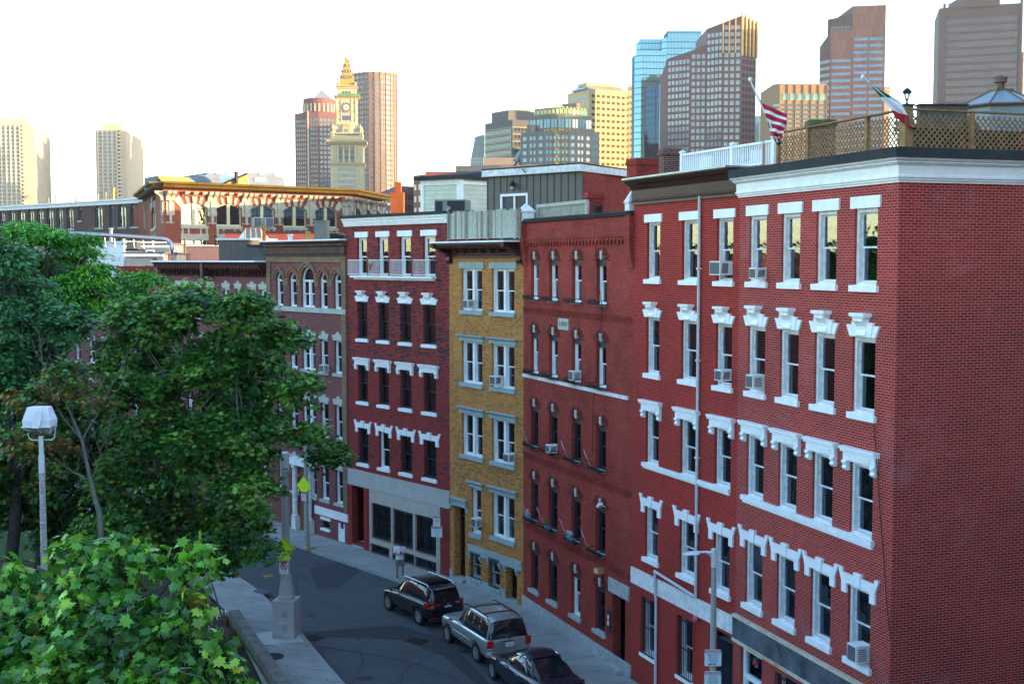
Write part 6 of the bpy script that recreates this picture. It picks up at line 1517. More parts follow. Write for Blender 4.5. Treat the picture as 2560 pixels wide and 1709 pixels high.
Y=30.6;q=lambda x,y,d=0:P(1900+x/3.559,y/3.559,Y+d)
base=q(1318,1060);o=empty('flag','large drooping green, white and red flag leaning from the corner post','flag',base)
m=MB();m.tube([L_(q(1335,1065,.35)),L_(q(1300,1030)),L_(q(922,694))],.02,8);m.lathe([(.045,-.04),(.05,.0),(.045,.05),(0,.07)],L_(q(915,688)),8);m.build('pole',ALU,o)
m=MB();m.tube([L_(q(1350,1045,.4)),L_(q(1300,1040))],.05,8);m.build('bracket',BLACKM,o)
edge=[((948,712),(944,716)),((990,742),(968,742)),((1070,800),(1012,795)),((1178,872),(1075,862)),((1245,905),(1105,905)),((1300,965),(1140,950)),((1312,1030),(1166,980)),((1318,1075),(1205,1035)),((1345,1120),(1262,1085)),((1398,1160),(1350,1152))]
rr=resr([(L_(q(*a)),L_(q(*b)))for a,b in edge],27)
quad_strip('cloth',rr,[FG_,FW_,FR_],o,lambda i,j,n:0 if i<9 else(1 if i<18 else 2),.05)
# cupola, parapet and old chimneys behind the deck
Yc=41.0;c_=at(2490,Yc);zz=lambda py:CAMZ+(YH-py)/FPX*Yc
RIB=plain('rusty_rib',(.16,.09,.06),.6,var=.3,scale=3);o=empty('cupola','octagonal glazed roof lantern with brown ribs and a capped vent, right edge','cupola',(c_.x,c_.y,0),.2)
r=1.42;m=MB();m.lathe([(r*.93,top1),(r*.93,zz(281)),(r,zz(280)),(r,zz(274)),(.32,zz(234))],n=8);m.build('glass_roof',plain('frosted_glass',(.20,.25,.29),.35,var=.1),o)
m=MB()
for k in range(8):a=2*math.pi*k/8;m.tube([(r*1.02*math.cos(a),r*1.02*math.sin(a),zz(275)),(.30*math.cos(a),.30*math.sin(a),zz(233))],.035,4)
for k in range(8):a,b=2*math.pi*k/8,2*math.pi*(k+1)/8;m.tube([(r*1.03*math.cos(a),r*1.03*math.sin(a),zz(276)),(r*1.03*math.cos(b),r*1.03*math.sin(b),zz(276))],.045,4)
m.build('rib',RIB,o)
m=MB();m.box(-.30,.30,-.30,.30,zz(243),zz(230));m.lathe([(.13,zz(230)),(.13,zz(214)),(.21,zz(213)),(.21,zz(202)),(.23,zz(201)),(.12,zz(196)),(.02,zz(193))],n=16);m.build('vent',RIB,o)
F=front(2292,2410,38,88);o=thing_on(F,'parapet','dark weathered wooden screen behind the lantern and lattice fence','screen');m=MB();m.box(0,F.L,0,.3,top1,F.z(2320,264));m.build('panel',plain('screen_dark',(.09,.08,.07),.9,var=.4),o);m=MB();m.box(-.03,F.L+.03,-.04,.34,F.z(2320,264)+.001,F.z(2320,264)+.05);m.build('cap',TAR,o)
def chimney(px0,px1,ytop,Y,zb,mat,label,az_=60,dep=.7,cap=True,capm=None,col=2):
 F=front(px0,px1,Y,az_);o=thing_on(F,'chimney',label,'chimney');zt=F.z((px0+px1)/2,ytop);w=min(F.L,3)
 m=MB();m.box(0,w,0,dep,zb,zt-.24);m.build('stack',mat,o)
 m=MB();m.box(-.05,w+.05,-.05,dep+.05,zt-.24+.001,zt-.12);m.box(-.02,w+.02,-.02,dep+.02,zt-.119,zt);m.build('cap',capm or mat,o);return o
chimney(2021,2084,299,43,top1,brick('brick_old',(.17,.05,.04),(.10,.03,.03),(.25,.24,.18),ms=.012,dirt=.5),'squat old mossy brick chimney just above the lattice fence',90,capm=plain('moss_cap',(.10,.11,.05),.95,var=.5,scale=6))
chimney(1589.6,1655,397,50,H2-1,BR3,'broad red brick chimney left of the darker one, behind the brown cornice',62)
chimney(1657,1700,371,46,H2-1,brick('brick_clinker',(.16,.04,.035),(.07,.02,.022),(.28,.22,.2),ms=.009,dirt=.3),'tall dark mottled brick chimney beside the white balustrade',80,dep=.6)
chimney(1470,1508,481,50.5,H3,BR3,'small red brick chimney standing in front of the brick penthouse',75,dep=.5)
# stone cap on the party wall between the 1889 house and the red house
def pyramid_cap(px,y0,y1,Y,w,label):
 p=at(px,Y);z0=CAMZ+(YH-y1)/FPX*Y;z1=CAMZ+(YH-y0)/FPX*Y;o=empty('pier_cap',label,'roof ornament',(p.x,p.y,0),F3.rz)
 h=z1-z0;m=MB();m.box(-w*.42,w*.42,-w*.42,w*.42,z0,z0+h*.52);m.build('base',WHITE2,o)
 m=MB();m.box(-w/2,w/2,-w/2,w/2,z0+h*.52+.001,z0+h*.58);m.lathe([(w*.68,z0+h*.581),(w*.12,z0+h*.96),(.02,z1)],n=4,a0=R(45));m.build('cap',WHITE2,o)
pyramid_cap(1315,510,554,53.0,.62,'white pyramid-topped pier cap at the left end of the 1889 house roof')
pyramid_cap(1578,478,541,44.3,.42,'white pyramid-topped pier cap beside the brown cornice')
# penthouse with grey metal front and brick side
c=at(1456.5,56);l=go(c,-47,1219);r=go(c,30,1592);zt=CAMZ+(YH-430)/FPX*56
GMET=siding('grey_standing_seam',(.105,.095,.085),.42,vertical=True,edge=.35)
o=empty('penthouse','grey metal-clad rooftop penthouse with a brick right side and white roof edge','rooftop building',(*l,0),Facade(l,c).rz);FP=Facade(l,c);FR2=Facade(c,r)
loc=lambda p:Vector(((p-l).dot(FP.d),(p-l).dot(FP.n)))
lc,rc=loc(c),loc(r);zb=H4-.5
sd0,sd1=FP.u(1252,505),FP.u(1320,505);szt,szb=FP.z(1285,484),FP.z(1285,484)-2.1
m=MB();wall_grid(m,FP.L,zt,[(sd0,sd1,szb,szt)],z0=zb,th=.12);m.quad((0,0,zb),(0,0,zt),(0,6,zt),(0,6,zb));m.build('metal_wall',GMET,o)
m=MB();m.quad((lc.x,lc.y,zb),(rc.x,rc.y,zb),(rc.x,rc.y,zt),(lc.x,lc.y,zt));m.quad((rc.x,rc.y,zb),(0,6,zb),(0,6,zt),(rc.x,rc.y,zt));m.build('brick_wall',BR3,o)
m=MB()
for k in range(int(FP.L/.42)+1):
 if not(sd0-.05<k*.42<sd1+.05):m.box(k*.42-.015,k*.42+.015,-.035,-.001,zb,zt-.02)
 else:m.box(k*.42-.015,k*.42+.015,-.035,-.001,szt+.1,zt-.02)
m.build('seams',GMET,o)
m=MB();dv=(rc-lc).normalized();nv=Vector((dv.y,-dv.x))
ring_o=[(-.15,-.25),tuple(lc+Vector((.05,-.25))+nv*.0),tuple(rc+nv*.25),(rc.x-2,rc.y+2),(-.15,6.2)]
m.slab(ring_o,zt+.001,zt+.30);m.build('roof_edge',WHITE2,o);m=MB();m.slab([(x,y)for x,y in ring_o],zt+.301,zt+.37);m.build('roof',TAR,o)
wd=MB();wd.box(sd0,sd0+.10,-.04,.06,szb,szt);wd.box(sd1-.10,sd1,-.04,.06,szb,szt);wd.box(sd0+.1,sd1-.1,-.04,.06,szt-.12,szt);wd.box((sd0+sd1)/2-.05,(sd0+sd1)/2+.05,0,.08,szb,szt-.12)
w_=wd.build('sliding_door',WHITE,o);m=MB();m.box(sd0+.1,sd1-.1,.05,.06,szb,szt-.12);m.build('pane',plain('dark_pane',(.02,.03,.04),.35,spec=.3),w_);m=MB();m.box(sd0+.2,sd1-.2,.4,.42,szb,szt-.2);m.build('interior',ROOM,w_)
p=FP.w(FP.u(1288,462),-.02,FP.z(1288,464));o=empty('wall_lamp','small black barn lamp on the grey metal penthouse wall','wall lamp',p,FP.rz)
m=MB();m.lathe([(.17,-.05),(.15,.02),(.07,.12),(.05,.2)],(0,-.2,0),12);m.build('shade',BLACKM,o);m=MB();m.tube([(0,-.2,.15),(0,-.05,.1),(0,0,.1)],.03,6);m.build('arm',BLACKM,o);m=MB();m.lathe([(.0,-.2),(.08,-.16),(.09,-.05)],(0,-.2,0),10);m.build('bulb_glass',plain('lamp_glass_pale',(.5,.52,.5),.2),o)
# satellite dish on the white roof edge
p=FP.w(FP.u(1322,436),-.3,zt+.2);o=empty('satellite_dish','grey oval satellite dish on a bent arm on the penthouse roof edge','satellite dish',p,FP.rz)
DG=plain('dish_grey',(.13,.15,.16),.5,var=.15,scale=3)
m=MB();m.tube([(.0,.1,-.15),(0,-.1,.0),(-.12,-.1,.28),(-.2,-.12,.42)],.03,6);m.build('arm',DG,o)
m=MB();vs=[];n=20
prof=[(.0,.06),(.12,.055),(.24,.035),(.33,.0),(.335,.015),(.24,.05),(.12,.07)]
m.lathe([(.01,.06),(.14,.052),(.26,.03),(.36,-.01)],n=20);m.lathe([(.36,-.01),(.365,.01),(.26,.048),(.12,.072),(.01,.08)],n=20)
dsh=m.build('reflector',DG,o,(-.26,-.18,.55),smooth=True);dsh.rotation_euler=(R(70),R(28),R(-35));dsh.scale=(.85,1.12,1)
m=MB();m.tube([(-.26,-.2,.30),(-.10,-.55,.42)],.015,5);m.box(-.14,-.06,-.62,-.52,.38,.46);m.build('feed_horn',DG,o)
# cream clapboard penthouse
c=at(1149,66);l=go(c,-52,1054.5);r=go(c,50,1224);FC=Facade(l,c);zt=CAMZ+(YH-448)/FPX*66;lc=FC.L;rr_=Vector(((r-l).dot(FC.d),(r-l).dot(FC.n)))
o=empty('penthouse','cream clapboard rooftop penthouse with white corner boards and black hipped roof','rooftop building',(*l,0),FC.rz);CL=siding('cream_clapboard',(.56,.60,.48),.24,edge=.35);zb=H5-.5
m=MB();m.slab([(0,0),(lc,0),(rr_.x,rr_.y),(rr_.x-4,rr_.y+3),(0,6)],zb,zt);m.build('clapboard_wall',CL,o)
m=MB();m.box(-.04,.18,-.04,-.001,zb,zt);m.box(lc-.16,lc+.03,-.04,-.001,zb,zt);m.box(.18,lc-.16,-.04,-.001,zt-.30,zt)
dv=(rr_-Vector((lc,0))).normalized();nv=Vector((dv.y,-dv.x))*.04
def strip_on(m,a,b,z0,z1):A0=Vector((lc,0))+dv*a;B0=Vector((lc,0))+dv*b;m.slab([tuple(A0+nv),tuple(B0+nv),tuple(B0+nv*.05),tuple(A0+nv*.05)],z0,z1)
Lr=(rr_-Vector((lc,0))).length;strip_on(m,0,.24,zb,zt);strip_on(m,.24,Lr,zt-.30,zt-.12);m.build('corner_boards',WHITE,o)
m=MB();cx_,cy_=lc*.75,3.2;ov=[(-.25,-.3),(lc+.1,-.35),tuple(rr_+nv*8),(rr_.x-3.8,rr_.y+3.3),(-.25,6.2)]
m.slab(ov,zt+.001,zt+.18);n=len(ov);vs=[(x,y,zt+.181)for x,y in ov]+[(cx_-1.3,cy_,zt+.62),(cx_+1.3,cy_,zt+.62)]
m.add(vs,[(0,1,6,5),(1,2,6),(2,3,6),(3,4,5,6),(4,0,5)]);m.build('hipped_roof',TAR,o)
# rooftop air handler behind the fence, tarps
F=front(1087,1166,62.0,98);o=thing_on(F,'air_handler','grey boxy rooftop air handler with dark grilles in front of the cream penthouse','air handler');z0,z1=H5+.12,F.z(1125,499);GA=plain('handler_grey',(.23,.22,.22),.6,var=.12,scale=2)
m=MB();m.box(0,F.L,0,1.3,z0,z1);m.build('casing',GA,o)
m=MB();m.box(F.L*.02,F.L*.25,-.02,-.001,z0+(z1-z0)*.52,z1-.08);m.box(F.L*.40,F.L*.95,-.02,-.001,z0+(z1-z0)*.52,z1-.06);m.build('grille',plain('grille_dark',(.03,.035,.04),.6),o)
m=MB();m.box(F.L,F.L+.3,.1,.6,z0,z0+(z1-z0)*.55);m.build('junction_box',GA,o)
p=P(1121.5,521,60.2);o=empty('security_sign','small black sign with white lettering at the end of the paling fence','sign',p,F4.rz+.15);m=MB();m.box(-.16,.16,-.01,.01,-.13,.10);m.build('plate',BLACKM,o)
text('PRIVATE',.075,(0,-.014,.055),(math.pi/2,0,0),WHITE,o,'lettering_line',.001);text('PROPERTY',.062,(0,-.014,-.02),(math.pi/2,0,0),WHITE,o,'lettering_line',.001);m=MB();m.box(-.12,-.02,-.013,-.011,-.11,-.07);m.build('panel',WHITE,o);m=MB();m.bar((.05,.0,-.13),(.1,.05,-.55),.03);m.build('stake',BLACKM,o)
F=front(1030,1090,62.5,100);o=thing_on(F,'tarp','crumpled black tarpaulin bundle on the white-corniced roof','tarpaulin');rr2=random.Random(3);m=MB();nx,ny=14,6
vs=[(F.L*i/nx,1.0*j/ny,H5+.1+max(0,math.sin(math.pi*i/nx))**.6*math.sin(math.pi*j/ny)*(.35+.15*rr2.random()))for i in range(nx+1)for j in range(ny+1)]
m.add(vs,[(i*(ny+1)+j,(i+1)*(ny+1)+j,(i+1)*(ny+1)+j+1,i*(ny+1)+j+1)for i in range(nx)for j in range(ny)]);m.build('sheet',TAR,o,smooth=True)
# paling fence over the yellow house
kf=-.35;u0,u1=F4.u(1119,560,kf),F4.u(1301.5,560,kf);zf0,zf1_=F4.z(1215,596,kf),F4.z(1215,526.5,kf)
o=empty('paling_fence','weathered grey-white paling fence above the maroon cornice','fence',(*F4.w(0,kf,0).xy,0),F4.rz);x=u0;rr2=random.Random(5)
mats=[OLDW,plain('paling_light',(.38,.39,.34),.9,var=.2,scale=5),plain('paling_brown',(.26,.22,.17),.9,var=.2,scale=5)]
m=MB()
while x<u1:
 w_=.055+.05*rr2.random();m.cur=rr2.choice([0,1,1,1,2]);t=rr2.uniform(-.02,.02);dz=rr2.uniform(-.04,.05)
 m.add([(x+t*0,0,zf0),(x+w_,0,zf0),(x+w_+t,0,zf1_+dz),(x+t,0,zf1_+dz),(x,.02,zf0),(x+w_,.02,zf0),(x+w_+t,.02,zf1_+dz),(x+t,.02,zf1_+dz)],[(0,1,2,3),(7,6,5,4),(0,4,5,1),(1,5,6,2),(2,6,7,3),(3,7,4,0)]);x+=w_+.012
m.cur=0;m.build('palings',mats,o)
for zz_ in(zf0+.15,zf1_-.2):m=MB();m.box(u0,u1,.022,.07,zz_,zz_+.09);m.build('rail',OLDW,o)
for u in(u0+.02,u0+1.6,u0+3.3,u1-.1):m=MB();m.box(u,u+.10,-.035,-.002,zf0-.05,zf1_+.03);m.build('post',OLDW,o)
# weathered lattice on the 1889 roof
k3=.6;F=F3;u0,u1=F.u(1345,530,k3),F.u(1468,530,k3);z1_=F.z(1400,506,k3);o=empty('lattice_screen','pale weathered lattice screen on the roof of the 1889 house','fence',(*F.w(0,k3,0).xy,0),F.rz);m=MB();lattice(m,u0+.1,u1-.05,H3+.25,z1_-.12,0,step=.15,w=.05);PW=plain('pale_weathered',(.40,.40,.35),.9,var=.25,scale=3);m.build('lattice_panel',PW,o)
m=MB();m.box(u0-.05,u1,-.06,.08,z1_-.14,z1_);m.build('top_rail',PW,o)
for u in(u0-.05,u1-.1):m=MB();m.box(u,u+.16,-.05,.06,H3+.1,z1_-.141);m.build('post',PW,o)
p=F3.w(F3.u(1494,538,.9),.9,H3+.12);o=empty('bucket','black bucket beside the small roof chimney','bucket',p);m=MB();m.lathe([(.18,0),(.22,.40),(.24,.41),(.21,.41),(.17,.05)],n=14);m.build('pail',BLACKM,o);m=MB();m.tube([(-.22,0,.4),(-.15,0,.55),(.15,0,.55),(.22,0,.4)],.01,4);m.build('handle',BLACKM,o)
# iron chimney-orange stack beyond the white-corniced house
F=front(977,1009,92,92);o=thing_on(F,'chimney','two-tier orange-brown brick chimney against the mauve office block','chimney');OB=brick('brick_orange',(.36,.10,.03),(.28,.075,.025),(.22,.10,.05),ms=.004,dirt=.2);m=MB();m.box(0,F.L,0,.9,12,F.z(990,481));m.build('stack',OB,o);m=MB();m.box(F.L*.34,F.L*.80,.15,.7,F.z(990,481)+.001,F.z(990,455));m.build('upper_stack',OB,o)
# ---- the cluster of low roofs at the left
WCL=siding('white_clapboard',(.74,.76,.78),.22,edge=.6);BCL=siding('blue_grey_clapboard',(.17,.20,.25),.20,edge=.55);RSD=siding('red_clapboard',(.36,.07,.05),.20,edge=.6)
def roombox(px0,px1,py,Y,dep,mat,name,label,zb=12.6,az_=95,trim=None,over=.15,cat='rooftop building',slope=0):
 F=front(px0,px1,Y,az_);o=thing_on(F,name,label,cat);zt=F.z((px0+px1)/2,py)
 m=MB();m.box(0,F.L,0,dep,zb,zt);m.build('wall',mat,o)
 m=MB();m.box(-over,F.L+over,-over,dep+over,zt+.001,zt+.12);m.build('roof',trim or TAR,o);return F,o,zt
F,o,zt=roombox(165,310,607,102,6,WCL,'clapboard_house','white clapboard house wall with two small vents, behind the bright green tree',trim=WHITE,over=.08,az_=112)
for px in(284,296):u=F.u(px,646);m=MB();m.box(u-.14,u+.14,-.06,-.001,F.z(px,650),F.z(px,641));m.build('wall_vent',WHITE2,o)
roombox(36,165,612,106,6,BCL,'clapboard_house','blue-grey clapboard house end behind the green trees at the left edge',trim=WHITE)
F,o,zt=roombox(312,424,611,100,5,BCL,'clapboard_house','upper blue-grey clapboard storey behind the silver duct',trim=plain('roof_grey',(.10,.11,.12),.8))
m=MB();m.box(-.05,F.L+.05,-.06,-.001,zt-.25,zt-.05);m.build('fascia',WHITE,o);u0,u1=F.u(365,628),F.u(386,628);m=MB();z0_,z1_=F.z(375,634),F.z(375,625);m.box(u0,u1,-.06,-.02,z1_-.07,z1_);m.box(u0,u0+.07,-.06,-.02,z0_,z1_-.07);m.box(u1-.07,u1,-.06,-.02,z0_,z1_-.07);w_=m.build('window',WHITE,o);m=MB();m.box(u0+.07,u1-.07,-.03,-.005,z0_,z1_-.07);m.build('pane',TGD,w_)
F,o,zt=roombox(314,408,634,96,5,BCL,'clapboard_house','lower blue-grey clapboard storey above the red deck',trim=plain('roof_grey',(.10,.11,.12),.8));m=MB();m.box(-.05,F.L+.05,-.2,-.001,zt-.22,zt-.02);m.build('fascia',WHITE,o)
F=front(317,343,90,100);o=thing_on(F,'condenser','dark ribbed air conditioning condenser at the top of the white clapboard wall','air conditioner');z0,z1=F.z(330,623),F.z(330,604);DKG=plain('condenser_dark',(.07,.08,.085),.5);m=MB();m.box(0,F.L,0,.7,z0,z1);m.build('casing',DKG,o);m=MB()
for k in range(14):x=F.L*(k+.5)/14;m.box(x-.012,x+.012,-.02,-.001,z0+.05,z1-.1)
m.build('fins',plain('condenser_fin',(.2,.22,.23),.5),o);m=MB();m.box(-.1,F.L+.2,-.1,.8,z0-.1,z0-.001);m.build('stand',BLACKM,o)
# silver duct
Yd=88;q=lambda x,y:P(x,y,Yd)-P(411,597,Yd);o=empty('air_duct','long silver ventilation duct bending down at its right end','duct',P(411,597,Yd));r=11/2/FPX*Yd
m=MB();m.tube([q(172,583),q(300,590),q(405,597),q(418,600),q(427,608),q(430,620),q(430,665)],r,14);m.build('pipe',METAL,o,smooth=True)
m=MB()
for t in range(9):p0=q(190+24*t,584+1.55*t);m.lathe([(r*1.12,-.02),(r*1.12,.02)],p0,14)if False else m.bar(p0+Vector((0,0,-r)),p0+Vector((.05,0,-.75)),.018)
m.build('supports',METAL,o)
m=MB();m.tube([q(278,585)+Vector((0,.0,.25)),q(278,606)],.11,10);m.lathe([(.17,0),(.17,.06)],q(278,583)+Vector((0,0,.25)),10);m.build('branch_pipe',METAL,o)
# red deck
F=front(291,410,90,96);o=thing_on(F,'roof_deck','red-stained wooden roof deck with slatted railing at the left','deck');RW=plain('red_stain',(.26,.045,.025),.7,var=.3,scale=2);zt=F.z(350,665);z0=F.z(350,692);m=MB();m.box(0,F.L,-.05,.05,zt-.08,zt);m.box(0,F.L,-.05,.05,z0,z0+.1);m.build('rails',RW,o)
for k in range(44):
 if k==0:m=MB();m.box(0,.07,-.02,.02,z0+.1,zt-.08);me_=m.mesh('slat',RW)
 inst('slat',me_,o,(F.L*k/44,0,0))
m=MB();m.box(F.L*.62,F.L*.66,-.1,.04,z0-1.2,zt+.05);m.box(0,.15,-.1,.04,z0-1.2,zt+.05);m.build('posts',RW,o);m=MB();m.box(0,F.L,-.05,4,z0-.7,z0-.001);m.build('deck_floor',RW,o)
chimney(383,390,645,89,12,plain('flue_rust',(.14,.10,.08),.8,var=.3),'thin rust-grey flue above the red deck',90,dep=.25)
# ribbed metal penthouse, box, glass skylight, orange pipe
F,o,zt=roombox(547.5,623,600,84,4,siding('dark_ribbed_metal',(.085,.075,.07),.45,vertical=True,edge=.3),'penthouse','dark ribbed metal penthouse under the small glass skylight',zb=12,trim=WHITE2,az_=104)
roombox(623,668,616,82.5,3,plain('dark_slate_box',(.075,.085,.095),.7,var=.35,scale=1.5),'roof_box','dark blue-grey roof enclosure left of the brownstone cornice',zb=12,cat='roof box')
F=front(590,655,85.5,98);o=thing_on(F,'skylight','rusty-framed glass ridge skylight with white painted gable','skylight');z0,z1=F.z(620,600),F.z(620,571);L_w=F.L;SKG=plain('skylight_glass',(.16,.22,.22),.2,var=.2)
m=MB();m.add([(.65,0,z0),(L_w,0,z0),(L_w*.78,.9,z1),(L_w*.20,.9,z1)],[(0,1,2,3)]);m.add([(.65,1.8,z0),(L_w,1.8,z0),(L_w*.78,.9,z1),(L_w*.20,.9,z1)],[(0,1,2,3)]);m.build('glass_slope',SKG,o)
m=MB();m.add([(-.0,.3,z0),(.65,0,z0),(L_w*.20,.9,z1),(.65,1.8,z0)],[(0,1,2),(0,2,3)]);m.add([(L_w,0,z0),(L_w,1.8,z0),(L_w*.78,.9,z1)],[(0,1,2)]);m.build('gable',WHITE2,o)
m=MB();RUST=plain('rust_frame',(.36,.20,.10),.8,var=.4,scale=5)
for k in range(4):t=k/3;a=Vector((.65+(L_w-.65)*t,-.02,z0));b=Vector((L_w*(.20+.58*t),.88,z1));m.bar(a,b,.07)
m.bar((.65,-.02,z0+.02),(L_w,-.02,z0+.02),.12);m.bar((L_w*.2,.9,z1),(L_w*.78,.9,z1),.09);m.build('frame',RUST,o)
def pot(px,y0,y1,Y,w,mat,label,name='flue_pipe',cat='flue',cap=1.15,basem=None):
 p=at(px,Y);z0,z1=CAMZ+(YH-y1)/FPX*Y,CAMZ+(YH-y0)/FPX*Y;r=w/2/FPX*Y;h=z1-z0;o=empty(name,label,cat,(p.x,p.y,z0))
 m=MB();m.lathe([(r*.92,-.3),(r*.92,h*.80)],n=14);m.build('pipe',mat,o);m=MB();m.lathe([(r*cap,h*.80+.001),(r*cap,h*.96),(r*.7,h)],n=14);m.build('cap',mat,o)
 if basem:m=MB();m.box(-r*1.8,r*1.8,-r*1.8,r*1.8,-.9,-.15);m.build('base',basem,o)
ORG=plain('terracotta_orange',(.50,.13,.03),.7,var=.15,scale=3)
pot(661,569,600,83,11,ORG,'bright orange clay flue with a black base right of the skylight',basem=BLACKM)
pot(423.5,634,651,82,7,ORG,'small red-orange chimney pot beside the bent duct',cap=1.3)
pot(463,596,622,95,6,plain('flue_rust',(.14,.10,.08),.8),'slim rusty flue pipe before the warehouse corner')
pot(726,586,602,74,12,WHITE,'white mushroom roof vent on the brown cornice roof',cap=1.3)
pot(771,579,600,73.5,8,plain('vent_yellow',(.40,.42,.06),.6,var=.2),'yellow-green roof vent beside the grey slab chimney',cap=1.5)
pot(541,588,604,92,9,BLACKM,'small black and silver roof vent left of the ribbed penthouse',cap=1.3)
F=front(786,817,72.5,100);o=thing_on(F,'chimney','tall flat grey rendered chimney slab above the round-arched house','chimney');GS=plain('render_grey',(.20,.19,.165),.9,var=.12,scale=2);zt=F.z(800,554);m=MB();m.box(0,F.L,0,.6,13,zt);m.build('stack',GS,o);m=MB();m.box(-.05,F.L+.02,-.04,.64,zt+.001,zt+.08);m.build('cap',GS,o)
F,o,zt=roombox(563,800,582,106,8,RSD,'clapboard_house','long red clapboard house roofline in front of the warehouse',zb=6,az_=96)
F,o,zt=roombox(452,548,616,103,6,brick('brick_whitewash',(.26,.10,.09),(.20,.07,.06),(.42,.36,.34),ms=.012,dirt=.4),'brick_house','low brick parapet with pale coping left of the ribbed penthouse',zb=6,trim=WHITE2,cat='building')
F=front(820,860,74,100);o=thing_on(F,'roof_hatch','flat black roof hatch between grey chimney slab and white cornice','roof hatch');m=MB();m.box(0,F.L,0,1.2,14.5,F.z(840,588));m.build('curb',TAR,o);m=MB();m.box(-.05,F.L*.6,-.05,1.0,F.z(840,588)+.001,F.z(840,583));m.build('lid',TAR,o)
# iron roof fence
F=front(438,475,88,95);o=thing_on(F,'iron_fence','thin black iron roof fence right of the silver duct','fence');z0,z1=F.z(455,655),F.z(455,632);m=MB()
for k in range(12):x=F.L*k/11;m.bar((x,0,z0),(x,0,z1),.03)
m.bar((0,0,z1-.1),(F.L,0,z1-.1),.03);m.bar((0,0,z0+.1),(F.L,0,z0+.1),.03);m.build('bars',BLACKM,o)
F8=Facade(go(CP[7],-42,20),CP[7]);H8=13.5
R8=empty('row_house','plain red brick house with pale lintels behind the trees at the far left','house',(*F8.A,0),F8.rz,'row houses along the street');n8=int(F8.L/2.4)
holes=[(1+2.4*i,2.0+2.4*i,H8-2.8-3.1*j,H8-1.1-3.1*j)for i in range(n8-1)for j in range(4)];shell(R8,F8.L,H8,10,holes,BR6)
for a,b,c_,d in holes:window(R8,a,b,c_,d,'block',sill=.14,fmat=WHITE,tmat=STONE_PALE)
m=MB();m.box(0,F8.L,-.25,.3,H8+.101,H8+.35);m.build('coping',plain('copper_edge',(.18,.30,.26),.7,var=.3),R8)
# ================================================================ things in the windows
def win_pos(F,px,py,k=0.0):u,z=F.uz(px,py,k);return F.w(u,k,z)
for F,px0,px1,py0,py1,kind,lb in((F2,1776,1828,652.5,688,1,'large boxy air conditioner in a top window, right of the downpipe'),(F1,1875,1913,669,697,1,'tilted-fin air conditioner in the leftmost top window of the corner house'),(F2,1788.5,1826,923,951,1,'air conditioner under a fan-shaped lintel right of the grey downpipe'),(F1,1867,1909,936,970,0,'air conditioner in the leftmost second-row window of the corner house'),(F1,2120,2171,1608,1652,0,'lowest air conditioner, in the near bottom window of the corner house'),(F4,1158,1180,749,770,0,'air conditioner in the top left paired window of the yellow house'),(F4,1225.5,1255,939,961,1,'air conditioner in the right paired window, second row of the yellow house'),(F4,1259.5,1282,1132,1153,0,'air conditioner low in the right third-row paired window of the yellow house'),(F4,1178.5,1200,1293,1315,0,'air conditioner in the narrow single window above the yellow house door'),(F3,1423.5,1451,926,950,0,'air conditioner with striped side in the third slim window of the 1889 house'),(F3,1365.5,1389,1110,1130,1,'square white air conditioner on an iron sill box in the middle of the 1889 house'),(F6,800,818,911,929,0,'small air conditioner in a window of the brownish arched house')):
 u0,u1=F.u(px0,(py0+py1)/2,-.3),F.u(px1,(py0+py1)/2,-.05);z0,z1=F.z((px0+px1)/2,py1,-.15),F.z((px0+px1)/2,py0,-.15)
 w_=max(.42,min(.62,(u1-u0)*.8));ac_unit(F.w(u0,0,z0),F.rz,lb,w=w_,h=min(.48,max(.32,z1-z0)),d=.34,kind=kind)
 # flags on the iron sill boxes of the 1889 house
def small_flag(px,py,lb):
 h=30;base=win_pos(F3,px,py,-.38);o=empty('small_flag',lb,'flag',base,F3.rz,'small US flags on the sill boxes of the 1889 house');o.scale=(1.3,1.3,1.15)
 m=MB();m.tube([(0,0,0),(.0,-.26,.70)],.009,5);m.build('stick',plain('stick_wood',(.3,.2,.1),.7),o)
 rows=[]
 for i in range(15):
  t=i/14;a=Vector((0,-.252,.68)).lerp(Vector((.0,-.0,.0)),t*.60);rows.append((a,a+Vector((.20,.03,-.26))))
 quad_strip('cloth',rows,[FR_,FW_,FB_],o,lambda i,j,n:2 if(i<6 and j<5)else 1-(i//2)%2,.02,px)
for px,py,lb in((1318,1103,'small US flag left in the third row, beside the yellow brick wall'),(1417,1139,'small US flag right of the square white air conditioner'),(1475,1164,'small US flag on the rightmost sill box of the third row'),(1317,1283,'small US flag above a white bowl, left end of the fourth row'),(1357,1304,'small US flag beside the sill box with the green plant'),(1414,1333,'small US flag beside the sill box with blue and white jars'),(1468,1362,'small US flag nearest the door lamp of the 1889 house')):
 small_flag(px,py,lb)
def pot_plant(px,py,lb,green=True):
 p=win_pos(F3,px,py,-.25);o=empty('flower_pot',lb,'plant pot',p,F3.rz);rr=random.Random(int(px));m=MB();m.lathe([(.07,0),(.10,.10),(.11,.16),(.09,.17)],n=12);m.lathe([(.06,0),(.09,.09),(.10,.14)],(.22,0,-.02),12);m.build('pot',plain('blue_pot',(.12,.28,.45),.35),o)
 m=MB()
 for i in range(60):
  a,r_=rr.random()*6.28,rr.random()*.16;c_=Vector((r_*math.cos(a),r_*math.sin(a)*.7,.17+rr.random()*.22));d1=Vector((rr.uniform(-1,1),rr.uniform(-1,1),rr.uniform(-.3,1))).normalized()*.05;d2=d1.cross(Vector((rr.uniform(-1,1),rr.uniform(-1,1),rr.uniform(-1,1)))).normalized()*.025;m.quad(c_-d1,c_+d2,c_+d1,c_-d2)
 m.build('leaves' if green else 'flowers',plain('pot_leaf',(.05,.22,.02),.7,var=.4)if green else plain('pot_flower',(.55,.6,.68),.7,var=.4,scale=20),o)
